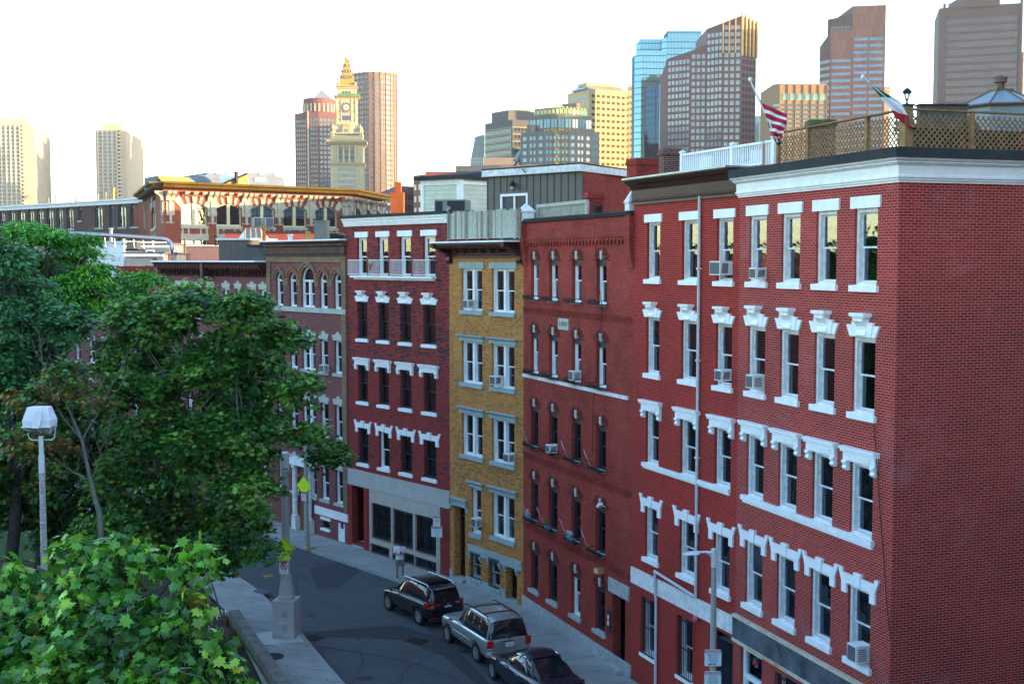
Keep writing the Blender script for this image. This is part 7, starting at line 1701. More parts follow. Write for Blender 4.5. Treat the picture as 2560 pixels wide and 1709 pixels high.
pot_plant(1367,1322,'blue pot with a bright green plant on an iron sill box');pot_plant(1424,1350,'blue and white jars crowded on an iron sill box',False);pot_plant(1318,1295,'white bowl on the leftmost iron sill box',False)
p=win_pos(F3,1504,1262,-.15);o=empty('wall_lamp','small white floodlight by the rightmost fourth-row window of the 1889 house','wall lamp',p,F3.rz);m=MB();m.box(-.12,.12,-.16,.0,-.05,.05);q_=m.build('head',WHITE,o);q_.rotation_euler=(0,R(-35),0);m=MB();m.tube([(0,0,-.02),(0,.15,-.06)],.02,6);m.build('arm',WHITE,o)
def cable(name,pts,lb,r=.012,F=None):
 ps=[F.w(F.u(x,y,-.05),-.05,F.z(x,y,-.05))for x,y in pts];o=MB().tube(ps,r,5).build(name,BLACKM);tag(o,lb,'cable')
cable('wire',[(1486,565),(1490,650),(1504,760),(1503,820),(1490,950),(1483,1000),(1480,1130)],'black cable hanging down the front of the 1889 house',F=F3)
cable('wire',[(2184,1060),(2192,1160),(2200,1280),(2208,1380),(2216,1500),(2226,1600)],'thin black cable down the near edge of the corner house front',F=F1)
cable('wire',[(1744,445),(1745,500),(1749,640),(1742,1000),(1738,1500),(1737,1620)],'thin black cable beside the grey downpipe',r=.007,F=F2)
# ================================================================ street furniture
PGREY=plain('cabinet_grey',(.38,.37,.37),.6,var=.10,scale=3,bump=.1)
SGW,SGR,SGT=plain('sign_white',(.66,.72,.76),.5,var=.04),plain('sign_red',(.42,.02,.03),.5,var=.1),plain('sign_teal',(.03,.30,.30),.5)
SYEL=plain('sign_yellow_green',(.62,.86,.02),.5,var=.06,emit=None)
def rrect(m,w,h,y0,y1,cz=0,cx=0,r=.03):
 p=[]
 for sx_,sz_,a0 in((1,-1,-90),(1,1,0),(-1,1,90),(-1,-1,180)):
  for k in range(4):a=R(a0+30*k);p.append((cx+sx_*(w/2-r)+r*math.cos(a),cz+sz_*(h/2-r)+r*math.sin(a)))
 m.prism(p,y0,y1)
def sign_text(o,lines,y):
 for s,sz,x,z,mt in lines:text(s,sz,(x,y-.003,z),(math.pi/2,0,0),mt,o,'lettering_line',.0015)
g_=G(717,1588,.15);o=empty('signal_post','grey octagonal post on a tall utility cabinet with yellow diamond and no-parking signs','signal post',g_,R(-9))
m=MB();m.box(-.45,.45,-.42,.42,0,1.50);m.build('cabinet',PGREY,o,bevel=.02)
m=MB();m.box(-.30,.33,-.435,-.421,.12,1.38);d_=m.build('cabinet_door',PGREY,o);m=MB()
for zc_ in(1.02,.42):
 for k in range(9):m.box(-.04,.20,-.445,-.436,zc_-.14+k*.035,zc_-.125+k*.035)
m.build('vent_slots',plain('slot_dark',(.28,.28,.28),.7),d_)
m=MB();m.lathe([(.33,1.501),(.33,1.62),(.29,1.66),(.28,1.85),(.21,2.35),(.22,2.42),(.19,2.44),(.18,2.60)],n=8,a0=R(22));m.build('base_casting',PGREY,o)
m=MB();m.lathe([(.165,2.6),(.155,4.2),(.145,6.6)],n=8,a0=R(22));m.build('pole',PGREY,o)
m=MB();m.lathe([(.165,6.55),(.175,6.6),(.175,7.24),(.17,7.32),(.12,7.34)],n=20);m.build('antenna_canister',ALU,o,smooth=False)
zs_=lambda py:CAMZ-.15-(py-YH)/FPX*49.6
# the plates face the camera side
m=MB();zc_=zs_(1364);s_=.46;m.prism([(0,zc_-s_),(s_,zc_),(0,zc_+s_),(-s_,zc_)],-.22,-.205);dg=m.build('diamond_sign',SYEL,o);m=MB()
for a,b in(((0,-s_+.05),(s_-.05,0)),((s_-.05,0),(0,s_-.05)),((0,s_-.05),(-s_+.05,0)),((-s_+.05,0),(0,-s_+.05))):m.bar((a[0],-.224,zc_+a[1]),(b[0],-.224,zc_+b[1]),.016)
m.build('border',BLACKM,dg);m=MB();m.lathe([(.03,0),(.03,.004)],(0,0,0),12);h_=m.build('bolt',BLACKM,dg,(.02,-.222,zc_-.08));h_.rotation_euler=(R(90),0,0)
m=MB();zc2=zs_(1386);m.prism([(-.30,zc2-.02),(0,zc2-.34),(.30,zc2-.02),(.0,zc2+.24)],-.245,-.232);ar=m.build('arrow_plate',SYEL,o)
m=MB();zc3=zs_(1445-35);zc3=zs_(1410);rrect(m,.36,.56,-.262,-.25,zc3);ps_=m.build('parking_sign',SGW,o,bevel=0)
m=MB();rrect(m,.35,.10,-.266,-.2621,zc3+.22,r=.015);m.build('header',SGR,ps_);sign_text(ps_,[('TOW ZONE',.062,0,zc3+.22,SGW),('P',.24,0,zc3+.03,BLACKM),('\u2190  \u2192' if False else '<-->',.10,0,zc3-.19,BLACKM)],-.266)
m=MB();n=20
for k in range(n):
 a,b=2*math.pi*k/n,2*math.pi*(k+1)/n;m.bar((.13*math.cos(a),-.268,zc3+.03+.13*math.sin(a)),(.13*math.cos(b),-.268,zc3+.03+.13*math.sin(b)),.024)
m.bar((-.09,-.27,zc3+.12),(.09,-.27,zc3-.06),.024);m.build('no_parking_ring',SGR,ps_)
# far post with the second yellow sign
g_=G(767,1367,.15);o=empty('sign_post','slim grey post on the far sidewalk with a yellow-green sign half hidden by leaves','sign post',g_,R(-35));m=MB();m.lathe([(.20,0),(.17,.1),(.13,1.6),(.10,6.6)],n=12);m.build('pole',CONC,o);Yp=g_.y;zz=lambda py:CAMZ-.15-(py-YH)/FPX*Yp
m=MB();zc_=zz(1217);m.prism([(0,zc_-.50),(.50,zc_),(0,zc_+.50),(-.50,zc_)],-.18,-.165);m.build('diamond_sign',SYEL,o);m=MB();rrect(m,.32,.48,-.18,-.168,zz(1243));q_=m.build('parking_sign',SGW,o);m=MB();rrect(m,.30,.09,-.184,-.1805,zz(1243)+.18,r=.01);m.build('header',SGR,q_);m=MB()
for k in range(4):m.box(-.10,.10,-.184,-.181,zz(1243)+.05-.07*k,zz(1243)+.075-.07*k)
m.build('print_lines',SGR,q_)
# distant green glowing sign in the trees (school-zone yellow-green)
p=P(238,1065,52);o=empty('sign_post','yellow-green warning sign glimpsed deep among the tree leaves at the left','sign post',(p.x,p.y,0));m=MB();m.lathe([(.05,0),(.05,p.z+.3)],n=8);m.build('pole',ALU,o);m=MB();m.prism([(0,p.z-.42),(.42,p.z),(0,p.z+.42),(-.42,p.z)],-.08,-.065);m.build('diamond_sign',SYEL,o)
# sign pole by the stucco wall
g_=G(1100,1440,.15);g_=Vector((*F5.w(F5.L-.42,-.45,.15).xy,.15));o=empty('sign_post','thin metal post with two stacked parking signs before the stucco wall','sign post',g_,R(-18));m=MB();m.lathe([(.035,0),(.035,3.3)],n=8);m.build('pole',ALU,o);Yp=g_.y;zz=lambda py:CAMZ-.15-(py-YH)/FPX*Yp
m=MB();c1,c2=zz(1307),zz(1334);rrect(m,.36,.50,-.05,-.038,c1);q_=m.build('parking_sign',SGW,o);m=MB();rrect(m,.33,.075,-.054,-.0505,c1+.19,r=.01);m.build('header',SGR,q_)
sign_text(q_,[('TOW ZONE',.052,0,c1+.19,SGW),('NO',.10,0,c1+.08,SGR),('STOPPING',.065,0,c1+.0,SGR),('2 HOUR',.04,0,c1-.06,SGR),('<---',.10,0,c1-.15,SGR)],-.053)
m=MB();rrect(m,.54,.52,-.05,-.038,c2);q_=m.build('parking_sign',SGW,o);m=MB();rrect(m,.50,.10,-.054,-.0505,c2+.19,r=.01);m.build('header',SGR,q_)
sign_text(q_,[('North End',.10,0,c2+.19,SGW),('Permit',.10,0,c2+.07,SGT),('Parking',.10,0,c2-.03,SGT),('Only',.10,0,c2-.13,SGT),('-->',.07,.06,c2-.21,SGT)],-.053)
# near street lamp with LED head and permit signs
Yl=33.8;p=at(1793,Yl);o=empty('street_lamp','concrete street lamp with flat grey LED head before the red house','street lamp',(p.x,p.y,.15),0);zz=lambda py:CAMZ-.15-(py-YH)/FPX*Yl;ch=math.tan(0)
m=MB();zt=zz(1424);m.lathe([(.12,0),(.11,.3),(.088,4.5),(.068,zt)],n=14);m.build('pole',plain('aggregate_concrete',(.30,.31,.29),.9,var=.35,scale=30,bump=.4),o,smooth=False)
m=MB();m.lathe([(.078,zt-.02),(.08,zt+.1),(.08,zz(1379)),(.07,zz(1378))],n=14);m.box(-.06,.06,-.06,.06,zt+.05,zt+.3);m.build('collar',ALU,o)
m=MB();zh=zz(1389);m.tube([(-.05,0,zh),(-.22,0,zh+.02),(-.40,0,zh+.015)],[.05,.035,.035],8);m.tube([(-.05,0,zh-.16),(-.10,0,zh-.06),(-.2,0,zh)],.022,6);m.build('arm',ALU,o)
m=MB();m.add([(-.40,-.10,zh-.03),(-.40,.10,zh-.03),(-.68,.13,zh-.05),(-.86,.06,zh-.045),(-.86,-.06,zh-.045),(-.68,-.13,zh-.05),(-.40,-.08,zh+.04),(-.40,.08,zh+.04),(-.66,.10,zh+.03),(-.85,.04,zh-.02),(-.85,-.04,zh-.02),(-.66,-.10,zh+.03)],[(0,5,4,3,2,1),(6,7,8,9,10,11),(0,1,7,6),(1,2,8,7),(2,3,9,8),(3,4,10,9),(4,5,11,10),(5,0,6,11)]);m.build('lamp_head',ALU,o,bevel=.01)
c1,c2=zz(1656),zz(1712);
for cz_,txt in((c1,('Resident','Permit','Parking','Only')),(c2,('Visitor','Permit','Parking','Only'))):
 m=MB();rrect(m,.46,.46,-.125,-.113,cz_);q_=m.build('parking_sign',SGW,o,(-.02,0,0));m=MB();rrect(m,.45,.085,-.1285,-.1255,cz_+.18,r=.015);m.build('header',plain('sign_faded_red',(.50,.22,.24),.5,var=.3,scale=9),q_)
 sign_text(q_,[('North End',.085,0,cz_+.18,SGW)]+[(t,.092,0,cz_+.095-.078*i,SGT)for i,t in enumerate(txt)],-.128)
 m=MB();m.box(-.08,.10,-.1295,-.126,cz_-.195,cz_-.18);m.prism([(-.14,cz_-.1875),(-.07,cz_-.215),(-.07,cz_-.16)],-.1295,-.126);m.build('arrow',BLACKM,q_)
 # flood light mast at the left
Yf=34.0;p=at(92,Yf);o=empty('floodlight_mast','speckled concrete mast with a big white boxy floodlight at the far left','floodlight',(p.x,p.y,0),R(8));o.scale=(.8,.8,1);zz=lambda py:CAMZ-(py-YH)/FPX*Yf
m=MB();m.lathe([(.16,0),(.10,zz(1185))],n=12);m.build('pole',plain('speckled_concrete',(.36,.35,.33),.95,var=.9,scale=22,bump=.6),o)
m=MB();m.box(-.09,.09,-.08,.08,zz(1185),zz(1140));m.box(-.07,.07,-.06,.06,zz(1140),zz(1092));m.build('bracket',ALU,o)
m=MB();zb_=zz(1096);m.tube([(-.42,0,zz(1083)),(-.40,0,zb_),(-.30,0,zb_-.06),(.35,0,zb_-.06),(.44,0,zb_),(.50,0,zz(1058))],.022,6);m.build('yoke',ALU,o)
WH=plain('flood_white',(.66,.66,.74),.45,var=.08);z0,z1,z2=zz(1066),zz(1050),zz(1017)
m=MB();b_=[(-.55,-.28),(.40,-.34),(.55,.12),(-.42,.30)];t_=[(-.42,-.10),(.28,-.16),(.34,.16),(-.25,.22)];mid=[(-.56,-.26),(.38,-.32),(.52,.16),(-.42,.30)]
vs=[(x,y,z1)for x,y in mid]+[(x,y,z2)for x,y in t_];vs+=[(x*.97,y*.97,z0)for x,y in mid]
m.add(vs,[(4,5,6,7),(0,1,5,4),(1,2,6,5),(2,3,7,6),(3,0,4,7),(8,9,1,0),(9,10,2,1),(10,11,3,2),(11,8,0,3)]);m.build('housing',WH,o,bevel=.02)
m=MB();z_3=zz(1084);vs=[(x*1.02,y*1.02,z0)for x,y in mid]+[(-.40,-.42,z_3+.1),(.36,-.46,z_3)];m.add([(-.57,-.30,z0),(.40,-.36,z0),(.34,-.10,z_3),(-.30,-.05,z_3+.06)],[(0,1,2,3)]);m.add([(.40,-.36,z0),(.55,.15,z0),(.34,-.10,z_3)],[(0,1,2)]);m.add([(-.57,-.30,z0),(-.30,-.05,z_3+.06),(-.42,.30,z0)],[(0,1,2)]);m.add([(-.42,.3,z0),(.55,.15,z0),(.34,-.10,z_3),(-.30,-.05,z_3+.06)],[(0,1,2,3)]);ln=m.build('lens',plain('lens_amber',(.34,.33,.25),.2,var=.3,scale=4),o)
m=MB();m.bar((-.57,-.31,z0),(.40,-.37,z0),.03);m.bar((.40,-.37,z0),(.34,-.11,z_3),.025);m.bar((-.57,-.31,z0),(-.30,-.06,z_3+.06),.025);m.bar((-.08,-.34,z0),(.02,-.09,z_3+.03),.025);m.build('lens_frame',WH,o)
m=MB();m.prism([(-.22,z0-.02),(.02,z0-.02),(.12,z1+.12),(.10,z1+.26),(.02,z1+.32),(-.07,z1+.28),(-.13,z1+.14)],-.40,-.30);m.build('cover_plate',WHITE,o)
# low concrete wall by the left sidewalk
w_pts=[G(x,y,.0).xy for x,y in((577,1548),(700,1735))];
a,b=G(585,1560,.0).xy,G(735,1790,.0).xy;F=Facade(a,b);o=empty('low_wall','low mossy concrete wall along the left sidewalk, by the foreground leaves','wall',(*F.A,0),F.rz)
m=MB();m.box(0,F.L+6,-.22,.22,0,.62);wl_=m.build('wall',plain('old_concrete',(.15,.14,.125),.95,var=.4,scale=2,bump=.5),o,bevel=.02)
m=MB();m.box(.0,F.L+6,-.225,-.2201,.05,.3);m.build('moss',plain('moss',(.05,.09,.01),.95,var=.7,scale=5),wl_)
# planting bed: white gravel, small white picket edges, red brick edging
def bed():
 pts=[G(x,y,.03)for x,y in((545,1595),(575,1600),(592,1650),(560,1660))];m=MB();m.quad(*pts[::-1]);tag(m.build('gravel_bed',plain('white_gravel',(.45,.45,.5),.9,var=.9,scale=40,bump=1.0)),kind='structure')
 for(x,y),lb in(((543,1547),'little white picket edging beside the low wall, upper piece'),((500,1652),'little white picket edging among the foreground leaves, lower piece')):
  p=G(x,y,.02);o=empty('picket_edging',lb,'fence',p,R(8));
  for k in range(5):m=MB();m.prism([(k*.18-.03,0),(k*.18+.03,0),(k*.18+.03,.40),(k*.18,.46),(k*.18-.03,.40)],-.01,.01);m.build('picket',WHITE,o)
  for z in(.12,.30):m=MB();m.box(-.06,.80,.011,.03,z,z+.04);m.build('rail',WHITE,o)
 rr=random.Random(9);p=G(535,1590,.05);m=MB()
 for i in range(500):
  c_=Vector((rr.gauss(0,.35),rr.gauss(0,.3),abs(rr.gauss(.15,.12))));d1=Vector((rr.uniform(-1,1),rr.uniform(-1,1),rr.uniform(-.5,.5))).normalized()*.04;d2=d1.cross(Vector((rr.uniform(-1,1),rr.uniform(-1,1),1))).normalized()*.03;m.cur=1 if i%3==0 else 0;m.quad(c_-d1,c_+d2,c_+d1,c_-d2)
 o=m.build('flower_clump',[plain('flower_leaf',(.03,.07,.02),.8,var=.4),plain('petal',(.6,.45,.65),.7)],None,p);tag(o,'clump of pale pink and white flowers in the bed behind the low wall','flowers')
 for i,(x,y)in enumerate(((566,1556),(578,1590),(590,1622))):
  p=G(x,y,.02);o=empty('planter_box',['uppermost','middle','lowest'][i]+' of three terracotta trough planters inside the low wall','planter',p,R(-65),'terracotta troughs inside the low wall');m=MB();m.box(-.4,.4,-.12,.12,0,.22);m.build('trough',plain('terracotta_dull',(.14,.04,.025),.8,var=.3),o,bevel=.01);m=MB();m.box(-.36,.36,-.09,.09,.2201,.235);m.build('earth',SOIL,o)
bed()
# granite kerb corner on the left footway
p=G(655,1478,.15);o=empty('granite_block','rounded dark granite drain block let into the left kerb','kerb stone',p,R(-40));m=MB();m.box(-.35,.5,-.22,.22,0,.05);m.build('block',plain('wet_granite',(.08,.09,.11),.5,var=.2),o,bevel=.03)
# park behind: lawn, path, chain fence
def gpoly(name,pts,mat,z):m=MB();m.quad(*[G(x,y,z)for x,y in pts][::-1]);tag(m.build(name,mat),kind='structure')
gpoly('lawn',((-60,1400),(210,1400),(170,1290),(-60,1290)),GRASS,.05);gpoly('path',((-80,1330),(230,1290),(230,1180),(-80,1190)),ASPH,.04)
A,B=G(-20,1290,0).xy,G(180,1255,0).xy;F=Facade(A,B);o=empty('chain_fence','dark chain-link fence between posts beyond the park trees','fence',(*F.A,0),F.rz);m=MB();lattice(m,0,F.L,0.1,2.2,0,step=.22,w=.012,t=.006);m.build('mesh',BLACKM,o)
for k in range(7):m=MB();m.lathe([(.04,0),(.04,2.35)],(F.L*k/6,0,0),6);m.build('post',BLACKM,o)
m=MB();m.bar((0,0,2.25),(F.L,0,2.25),.05);m.build('top_rail',BLACKM,o)
# ================================================================ trees
def leaf_mat(name,col,trans=.26):
 m=bpy.data.materials.new(name);m.use_nodes=True;t=m.node_tree;t.nodes.clear();out=t.nodes.new('ShaderNodeOutputMaterial')
 g=t.nodes.new('ShaderNodeNewGeometry');mr=t.nodes.new('ShaderNodeMapRange');mr.inputs[3].default_value=.45;mr.inputs[4].default_value=1.6
 t.links.new(g.outputs['Random Per Island'],mr.inputs[0]);vs=t.nodes.new('ShaderNodeVectorMath');vs.operation='SCALE';vs.inputs[0].default_value=col;t.links.new(mr.outputs[0],vs.inputs['Scale'])
 d=t.nodes.new('ShaderNodeBsdfPrincipled');d.inputs['Roughness'].default_value=.42;d.inputs['Specular IOR Level'].default_value=.45;t.links.new(vs.outputs[0],d.inputs['Base Color'])
 tr=t.nodes.new('ShaderNodeBsdfTranslucent');v2=t.nodes.new('ShaderNodeVectorMath');v2.operation='MULTIPLY';v2.inputs[1].default_value=(1.3,1.5,.6);t.links.new(vs.outputs[0],v2.inputs[0]);t.links.new(v2.outputs[0],tr.inputs[0])
 mx=t.nodes.new('ShaderNodeMixShader');mx.inputs[0].default_value=trans;t.links.new(d.outputs[0],mx.inputs[1]);t.links.new(tr.outputs[0],mx.inputs[2]);t.links.new(mx.outputs[0],out.inputs[0]);return m
BARK=plain('grey_bark',(.16,.155,.13),.95,var=.4,scale=6,bump=.6);BARKD=plain('dark_bark',(.05,.042,.035),.95,var=.4,scale=6,bump=.6)
MAPLE_R=[(0,0),(.14,-.10),(.46,-.10),(.36,.12),(.70,.36),(.40,.42),(.34,.70),(.14,.62),(0,1.0)]
MAPLE_S=[(0,0),(.42,-.06),(.36,.18),(.62,.45),(.24,.55),(0,1.0)]
LOCUST=[(0,0),(.16,.25),(.17,.7),(0,1.0)]
OAK=[(0,0),(.30,.18),(.16,.32),(.38,.55),(.18,.68),(0,1.0)]
def leaves_mesh(name,C,D,Nn,size,tmpl,mats,mi,fold=.25):
 """C centres, D leaf directions, Nn leaf normals (arrays), one folded leaf per row"""
 n=len(C);T=np.array(tmpl,float);K=len(T);X=np.cross(D,Nn);X/=np.linalg.norm(X,axis=1,keepdims=True)+1e-9;Z=np.cross(X,D)
 tx=np.concatenate([T[:,0],-T[1:-1,0]]);ty=np.concatenate([T[:,1],T[1:-1,1]]);tz=-fold*np.abs(tx)-.18*ty*ty
 V=C[:,None,:]+size[:,None,None]*(X[:,None,:]*tx[None,:,None]+D[:,None,:]*(ty-.3)[None,:,None]+Z[:,None,:]*tz[None,:,None])
 M=V.shape[1];V=V.reshape(-1,3)
 r=np.arange(K);l=np.concatenate([[0],[K-1],np.arange(M-1,K-1,-1)])
 l=np.concatenate([[0],np.arange(K,M),[K-1]])[::-1]
 fr=(np.arange(n)[:,None]*M+r[None,:]);fl=(np.arange(n)[:,None]*M+l[None,:]);loops=np.concatenate([fr,fl],1).reshape(-1)
 me=bpy.data.meshes.new(name);me.vertices.add(len(V));me.vertices.foreach_set('co',V.astype(np.float32).reshape(-1))
 me.loops.add(len(loops));me.loops.foreach_set('vertex_index',loops.astype(np.int32));me.polygons.add(2*n)
 me.polygons.foreach_set('loop_start',(np.arange(2*n)*K).astype(np.int32));me.polygons.foreach_set('loop_total',np.full(2*n,K,np.int32))
 for m in mats:me.materials.append(m)
 me.polygons.foreach_set('material_index',np.repeat(mi,2).astype(np.int32));me.update(calc_edges=True);me.validate();return me
def crown(root,blobs,nclump,nleaf,rc,size,tmpl,mats,probs,seed,flat=.45,droop=.35,shell=.55,nv=.45,name='crown'):
 """leaf sprays spread through lumpy blobs: blobs = (centre, radius, squash)"""
 g=np.random.default_rng(seed);w=np.array([b[1]**2 for b in blobs]);w/=w.sum();bi=g.choice(len(blobs),nclump,p=w)
 Bc=np.array([tuple(b[0])for b in blobs]);Br=np.array([b[1]for b in blobs]);Bs=np.array([b[2]if len(b)>2 else .85 for b in blobs])
 d=g.normal(size=(nclump,3));d/=np.linalg.norm(d,axis=1,keepdims=True);d[:,2]=np.where(g.random(nclump)<.55,np.abs(d[:,2]),d[:,2])
 rad=(shell+(1.05-shell)*g.random(nclump)**.6)*Br[bi];cc=Bc[bi]+d*rad[:,None];cc[:,2]=Bc[bi][:,2]+d[:,2]*rad*Bs[bi]
 cs=g.uniform(.6,1.3,nclump)*rc;ctint=g.random(nclump)
 n=nclump*nleaf;ci=np.repeat(np.arange(nclump),nleaf)
 a=g.random(n)*2*np.pi;rr=np.sqrt(g.random(n));off=np.stack([rr*np.cos(a),rr*np.sin(a),g.normal(size=n)*flat*.5-droop*rr*rr],1)*cs[ci][:,None]
 C=cc[ci]+off
 out=off.copy();out[:,2]=0;out+=d[ci]*cs[ci][:,None]*.5;out+=g.normal(size=(n,3))*cs[ci][:,None]*.35;out[:,2]-=droop*cs[ci]*.9
 D=out/(np.linalg.norm(out,axis=1,keepdims=True)+1e-9)
 N_=np.stack([g.normal(size=n)*nv,g.normal(size=n)*nv,np.ones(n)],1)+d[ci]*.45;N_-=(N_*D).sum(1,keepdims=True)*D;N_/=np.linalg.norm(N_,axis=1,keepdims=True)
 p=np.array(probs,float);p/=p.sum();cum=np.cumsum(p)
 # whole sprays lean to one colour, single leaves stray from it
 t=np.clip(.7*ctint[ci]+.3*g.random(n),0,.9999);mi=np.searchsorted(cum,t)
 sz=g.uniform(.7,1.25,n)*size
 o=inst(name,leaves_mesh(name,C-np.array(root.location),D,N_,sz,tmpl,mats,np.minimum(mi,len(mats)-1)),root);return cc
def bez(a,b,sag,n=5,g=None):
 out=[];g=g or rnd
 for i in range(n+1):
  t=i/n;p=a.lerp(b,t);p=p+Vector((g.uniform(-1,1)*.04,g.uniform(-1,1)*.04,0))*(b-a).length*(0<i<n)+Vector((0,0,sag*math.sin(math.pi*t)));out.append(p)
 return out
def skeleton(root,base,fork,ends,r0,mat,twigs=(),seed=1,lean=.0):
 """tapered trunk, limbs bending up to each blob, thin branches to the sprays"""
 g=random.Random(seed);L=root.location;m=MB()
 tr=bez(base-L,fork-L,0,4,g);m.tube(tr,[r0*1.35,r0*1.05,r0*.95,r0*.85,r0*.75],10);o=m.build('trunk',mat,root,smooth=True)
 for e in ends:
  m=MB();p=bez(fork-L-Vector((0,0,.2)),e-L,(e-fork).length*.10,6,g);m.tube(p,[r0*(.55-.075*i)for i in range(7)],7)
  near=[t for t in twigs if(Vector(t)-e).length<max(1.2,(e-fork).length*.6)]
  for t in g.sample(near,min(len(near),12)):
   s=p[g.choice((3,4,5,6))];m.tube(bez(s,Vector(t)-L,.05,3,g),[r0*.12,r0*.09,r0*.06,r0*.03],5)
  m.build('limb',mat,root,smooth=True)
GM=[leaf_mat('maple_deep',(.028,.100,.020)),leaf_mat('maple_mid',(.052,.165,.024)),leaf_mat('maple_light',(.125,.260,.032)),leaf_mat('maple_olive',(.085,.085,.020)),leaf_mat('maple_yellow',(.24,.19,.02)),leaf_mat('maple_rust',(.20,.065,.02))]
GN=[leaf_mat('near_deep',(.034,.125,.018)),leaf_mat('near_mid',(.100,.270,.026)),leaf_mat('near_light',(.260,.440,.045)),leaf_mat('near_yellow',(.34,.26,.02)),leaf_mat('near_orange',(.34,.12,.01))]
GL_=[leaf_mat('locust_deep',(.025,.130,.012)),leaf_mat('locust_mid',(.065,.250,.016)),leaf_mat('locust_bright',(.150,.400,.025))]
GO=[leaf_mat('oak_blue',(.032,.125,.040)),leaf_mat('oak_mid',(.055,.190,.050)),leaf_mat('oak_deep',(.018,.070,.030))]
def blobs_px(lst,Y,seed,spread=1.5,sq=.8):
 g=random.Random(seed);out=[]
 for b in lst:
  x,y,r=b[:3];y_=Y+g.uniform(-spread,spread)+(b[3]if len(b)>3 else 0);out.append((P(x,y,y_),r/FPX*y_,sq))
 return out
def tree(name,label,bl,base,fork,r0,bark,nclump,nleaf,rc,size,tmpl,mats,probs,seed,cat='tree',group=None,**kw):
 o=empty(name,label,cat,base,0,group);cc=crown(o,bl,nclump,nleaf,rc,size,tmpl,mats,probs,seed,**kw)
 big=sorted(bl,key=lambda b:-b[1])[:12];skeleton(o,base,fork,[b[0]-Vector((0,0,b[1]*.3))for b in big],r0,bark,[tuple(c)for c in cc[::3]],seed);return o
 # big street maple over the left sidewalk
bl=blobs_px([(480,770,85),(605,800,85),(390,800,80),(700,860,70),(745,965,48),(560,920,115),(430,950,110),(690,1000,58),(828,1140,46),(768,1088,38),(320,800,60),(600,1090,110),(450,1120,120),(330,1010,100),(625,1225,80,-1),(570,1330,100,-2),(655,1378,34,-3),(470,1290,100),(350,1200,110),(300,1330,90),(420,1385,50),(520,1400,50,-2),(330,880,80),(640,930,80)],43.5,4,2.0)
b_=G(455,1400,0);b_=Vector((P(455,1300,44.5).x,44.5,0))
tree('maple_tree','large dark green maple over the left sidewalk, hiding the lower houses',bl,b_,Vector((b_.x-.2,44.5,6.3)),.30,BARK,1050,56,.55,.165,MAPLE_S,GM,[.30,.30,.24,.09,.05,.02],11)
# honey locust, bright feathery tiers
bl=blobs_px([(55,572,55),(130,590,60),(190,628,50),(240,668,36),(120,665,75),(40,640,60),(200,700,60),(270,705,45),(160,745,65),(330,735,45),(260,760,55),(90,740,60),(380,690,30),(330,690,30),(200,590,30)],55,7,3.2,.35)
b_=Vector((P(90,1200,55).x,55,0));tree('locust_tree','bright green feathery locust tree with layered sprays, upper left',bl,b_,Vector((b_.x+.3,55,9.5)),.22,BARKD,330,120,.72,.20,LOCUST,GL_,[.25,.45,.30],21,flat=.22,droop=.5,shell=.25)
# blue-green oak at the edge
bl=blobs_px([(15,640,45),(45,715,60),(25,800,60),(105,790,60),(15,890,55),(50,960,75),(130,870,55),(170,810,50),(-40,760,80),(-40,920,90),(110,940,50)],46,8,1.5)
b_=Vector((P(30,1200,47).x,47,0));tree('oak_tree','blue-green loose-leaved tree at the left edge below the locust',bl,b_,Vector((b_.x+.2,47,6.5)),.26,BARKD,560,52,.6,.19,OAK,GO,[.4,.4,.2],31)
# understorey maples with rusty tips
bl=blobs_px([(60,1130,80),(20,1230,60),(140,1190,60),(210,1120,75),(120,1050,70),(240,1010,60),(30,1060,60),(190,960,60),(280,1200,70),(220,1270,60),(-30,1180,80),(60,1000,70),(290,1100,70),(100,1280,50),(140,1330,50),(215,1345,45),(-10,1300,45)],49,9,2)
b_=Vector((P(130,1250,50).x,50,0));tree('maple_tree','low dark maple with rusty orange leaf tips behind the floodlight mast',bl,b_,Vector((b_.x,50,3.6)),.2,BARKD,640,48,.6,.17,MAPLE_S,GM,[.42,.22,.08,.12,.07,.09],41)
# thin half-bare tree with pale branches
o=empty('bare_tree','thin half-bare tree with pale grey branches left of the big maple','tree',Vector((P(262,1400,39.5).x,39.5,0)));g=random.Random(12);m=MB();L=o.location
q=lambda x,y:P(x,y,39.5)-L
m.tube([Vector((0,0,0)),q(250,1290),q(226,1200),q(205,1100),q(168,1010)],[.12,.09,.07,.05,.035],8);o2=m.build('trunk',BARK,o,smooth=True)
def branch(m,a,d,l,r,dep):
 pts=[a];
 for i in range(4):d=(d+Vector((g.uniform(-.25,.25),g.uniform(-.25,.25),g.uniform(-.05,.22)))).normalized();pts.append(pts[-1]+d*l/4)
 m.tube(pts,[r,r*.8,r*.62,r*.45,r*.3],5)
 if dep>0:
  for i in(1,2,3,4):branch(m,pts[i],(d+Vector((g.uniform(-.9,.9),g.uniform(-.6,.6),g.uniform(-.1,.6)))).normalized(),l*.55,r*.5,dep-1)
for(x,y),(dx,dz),l,r in(((168,1010),(-.5,1),1.6,.028),((205,1100),(-.9,.8),1.9,.03),((226,1200),(-1.1,.7),1.8,.028),((205,1100),(.5,1.1),1.8,.03),((168,1010),(.6,1.2),1.5,.026),((226,1200),(.8,.9),1.5,.026)):
 m=MB();branch(m,q(x,y),Vector((dx,0,dz)).normalized(),l,r,3);m.build('limb',BARK,o)
crown(o,blobs_px([(150,950,60),(80,1010,60),(60,1090,60),(230,1000,60),(130,1130,60)],39.5,3,.8),110,26,.4,.14,MAPLE_S,GM,[.2,.1,.1,.25,.2,.2],51)
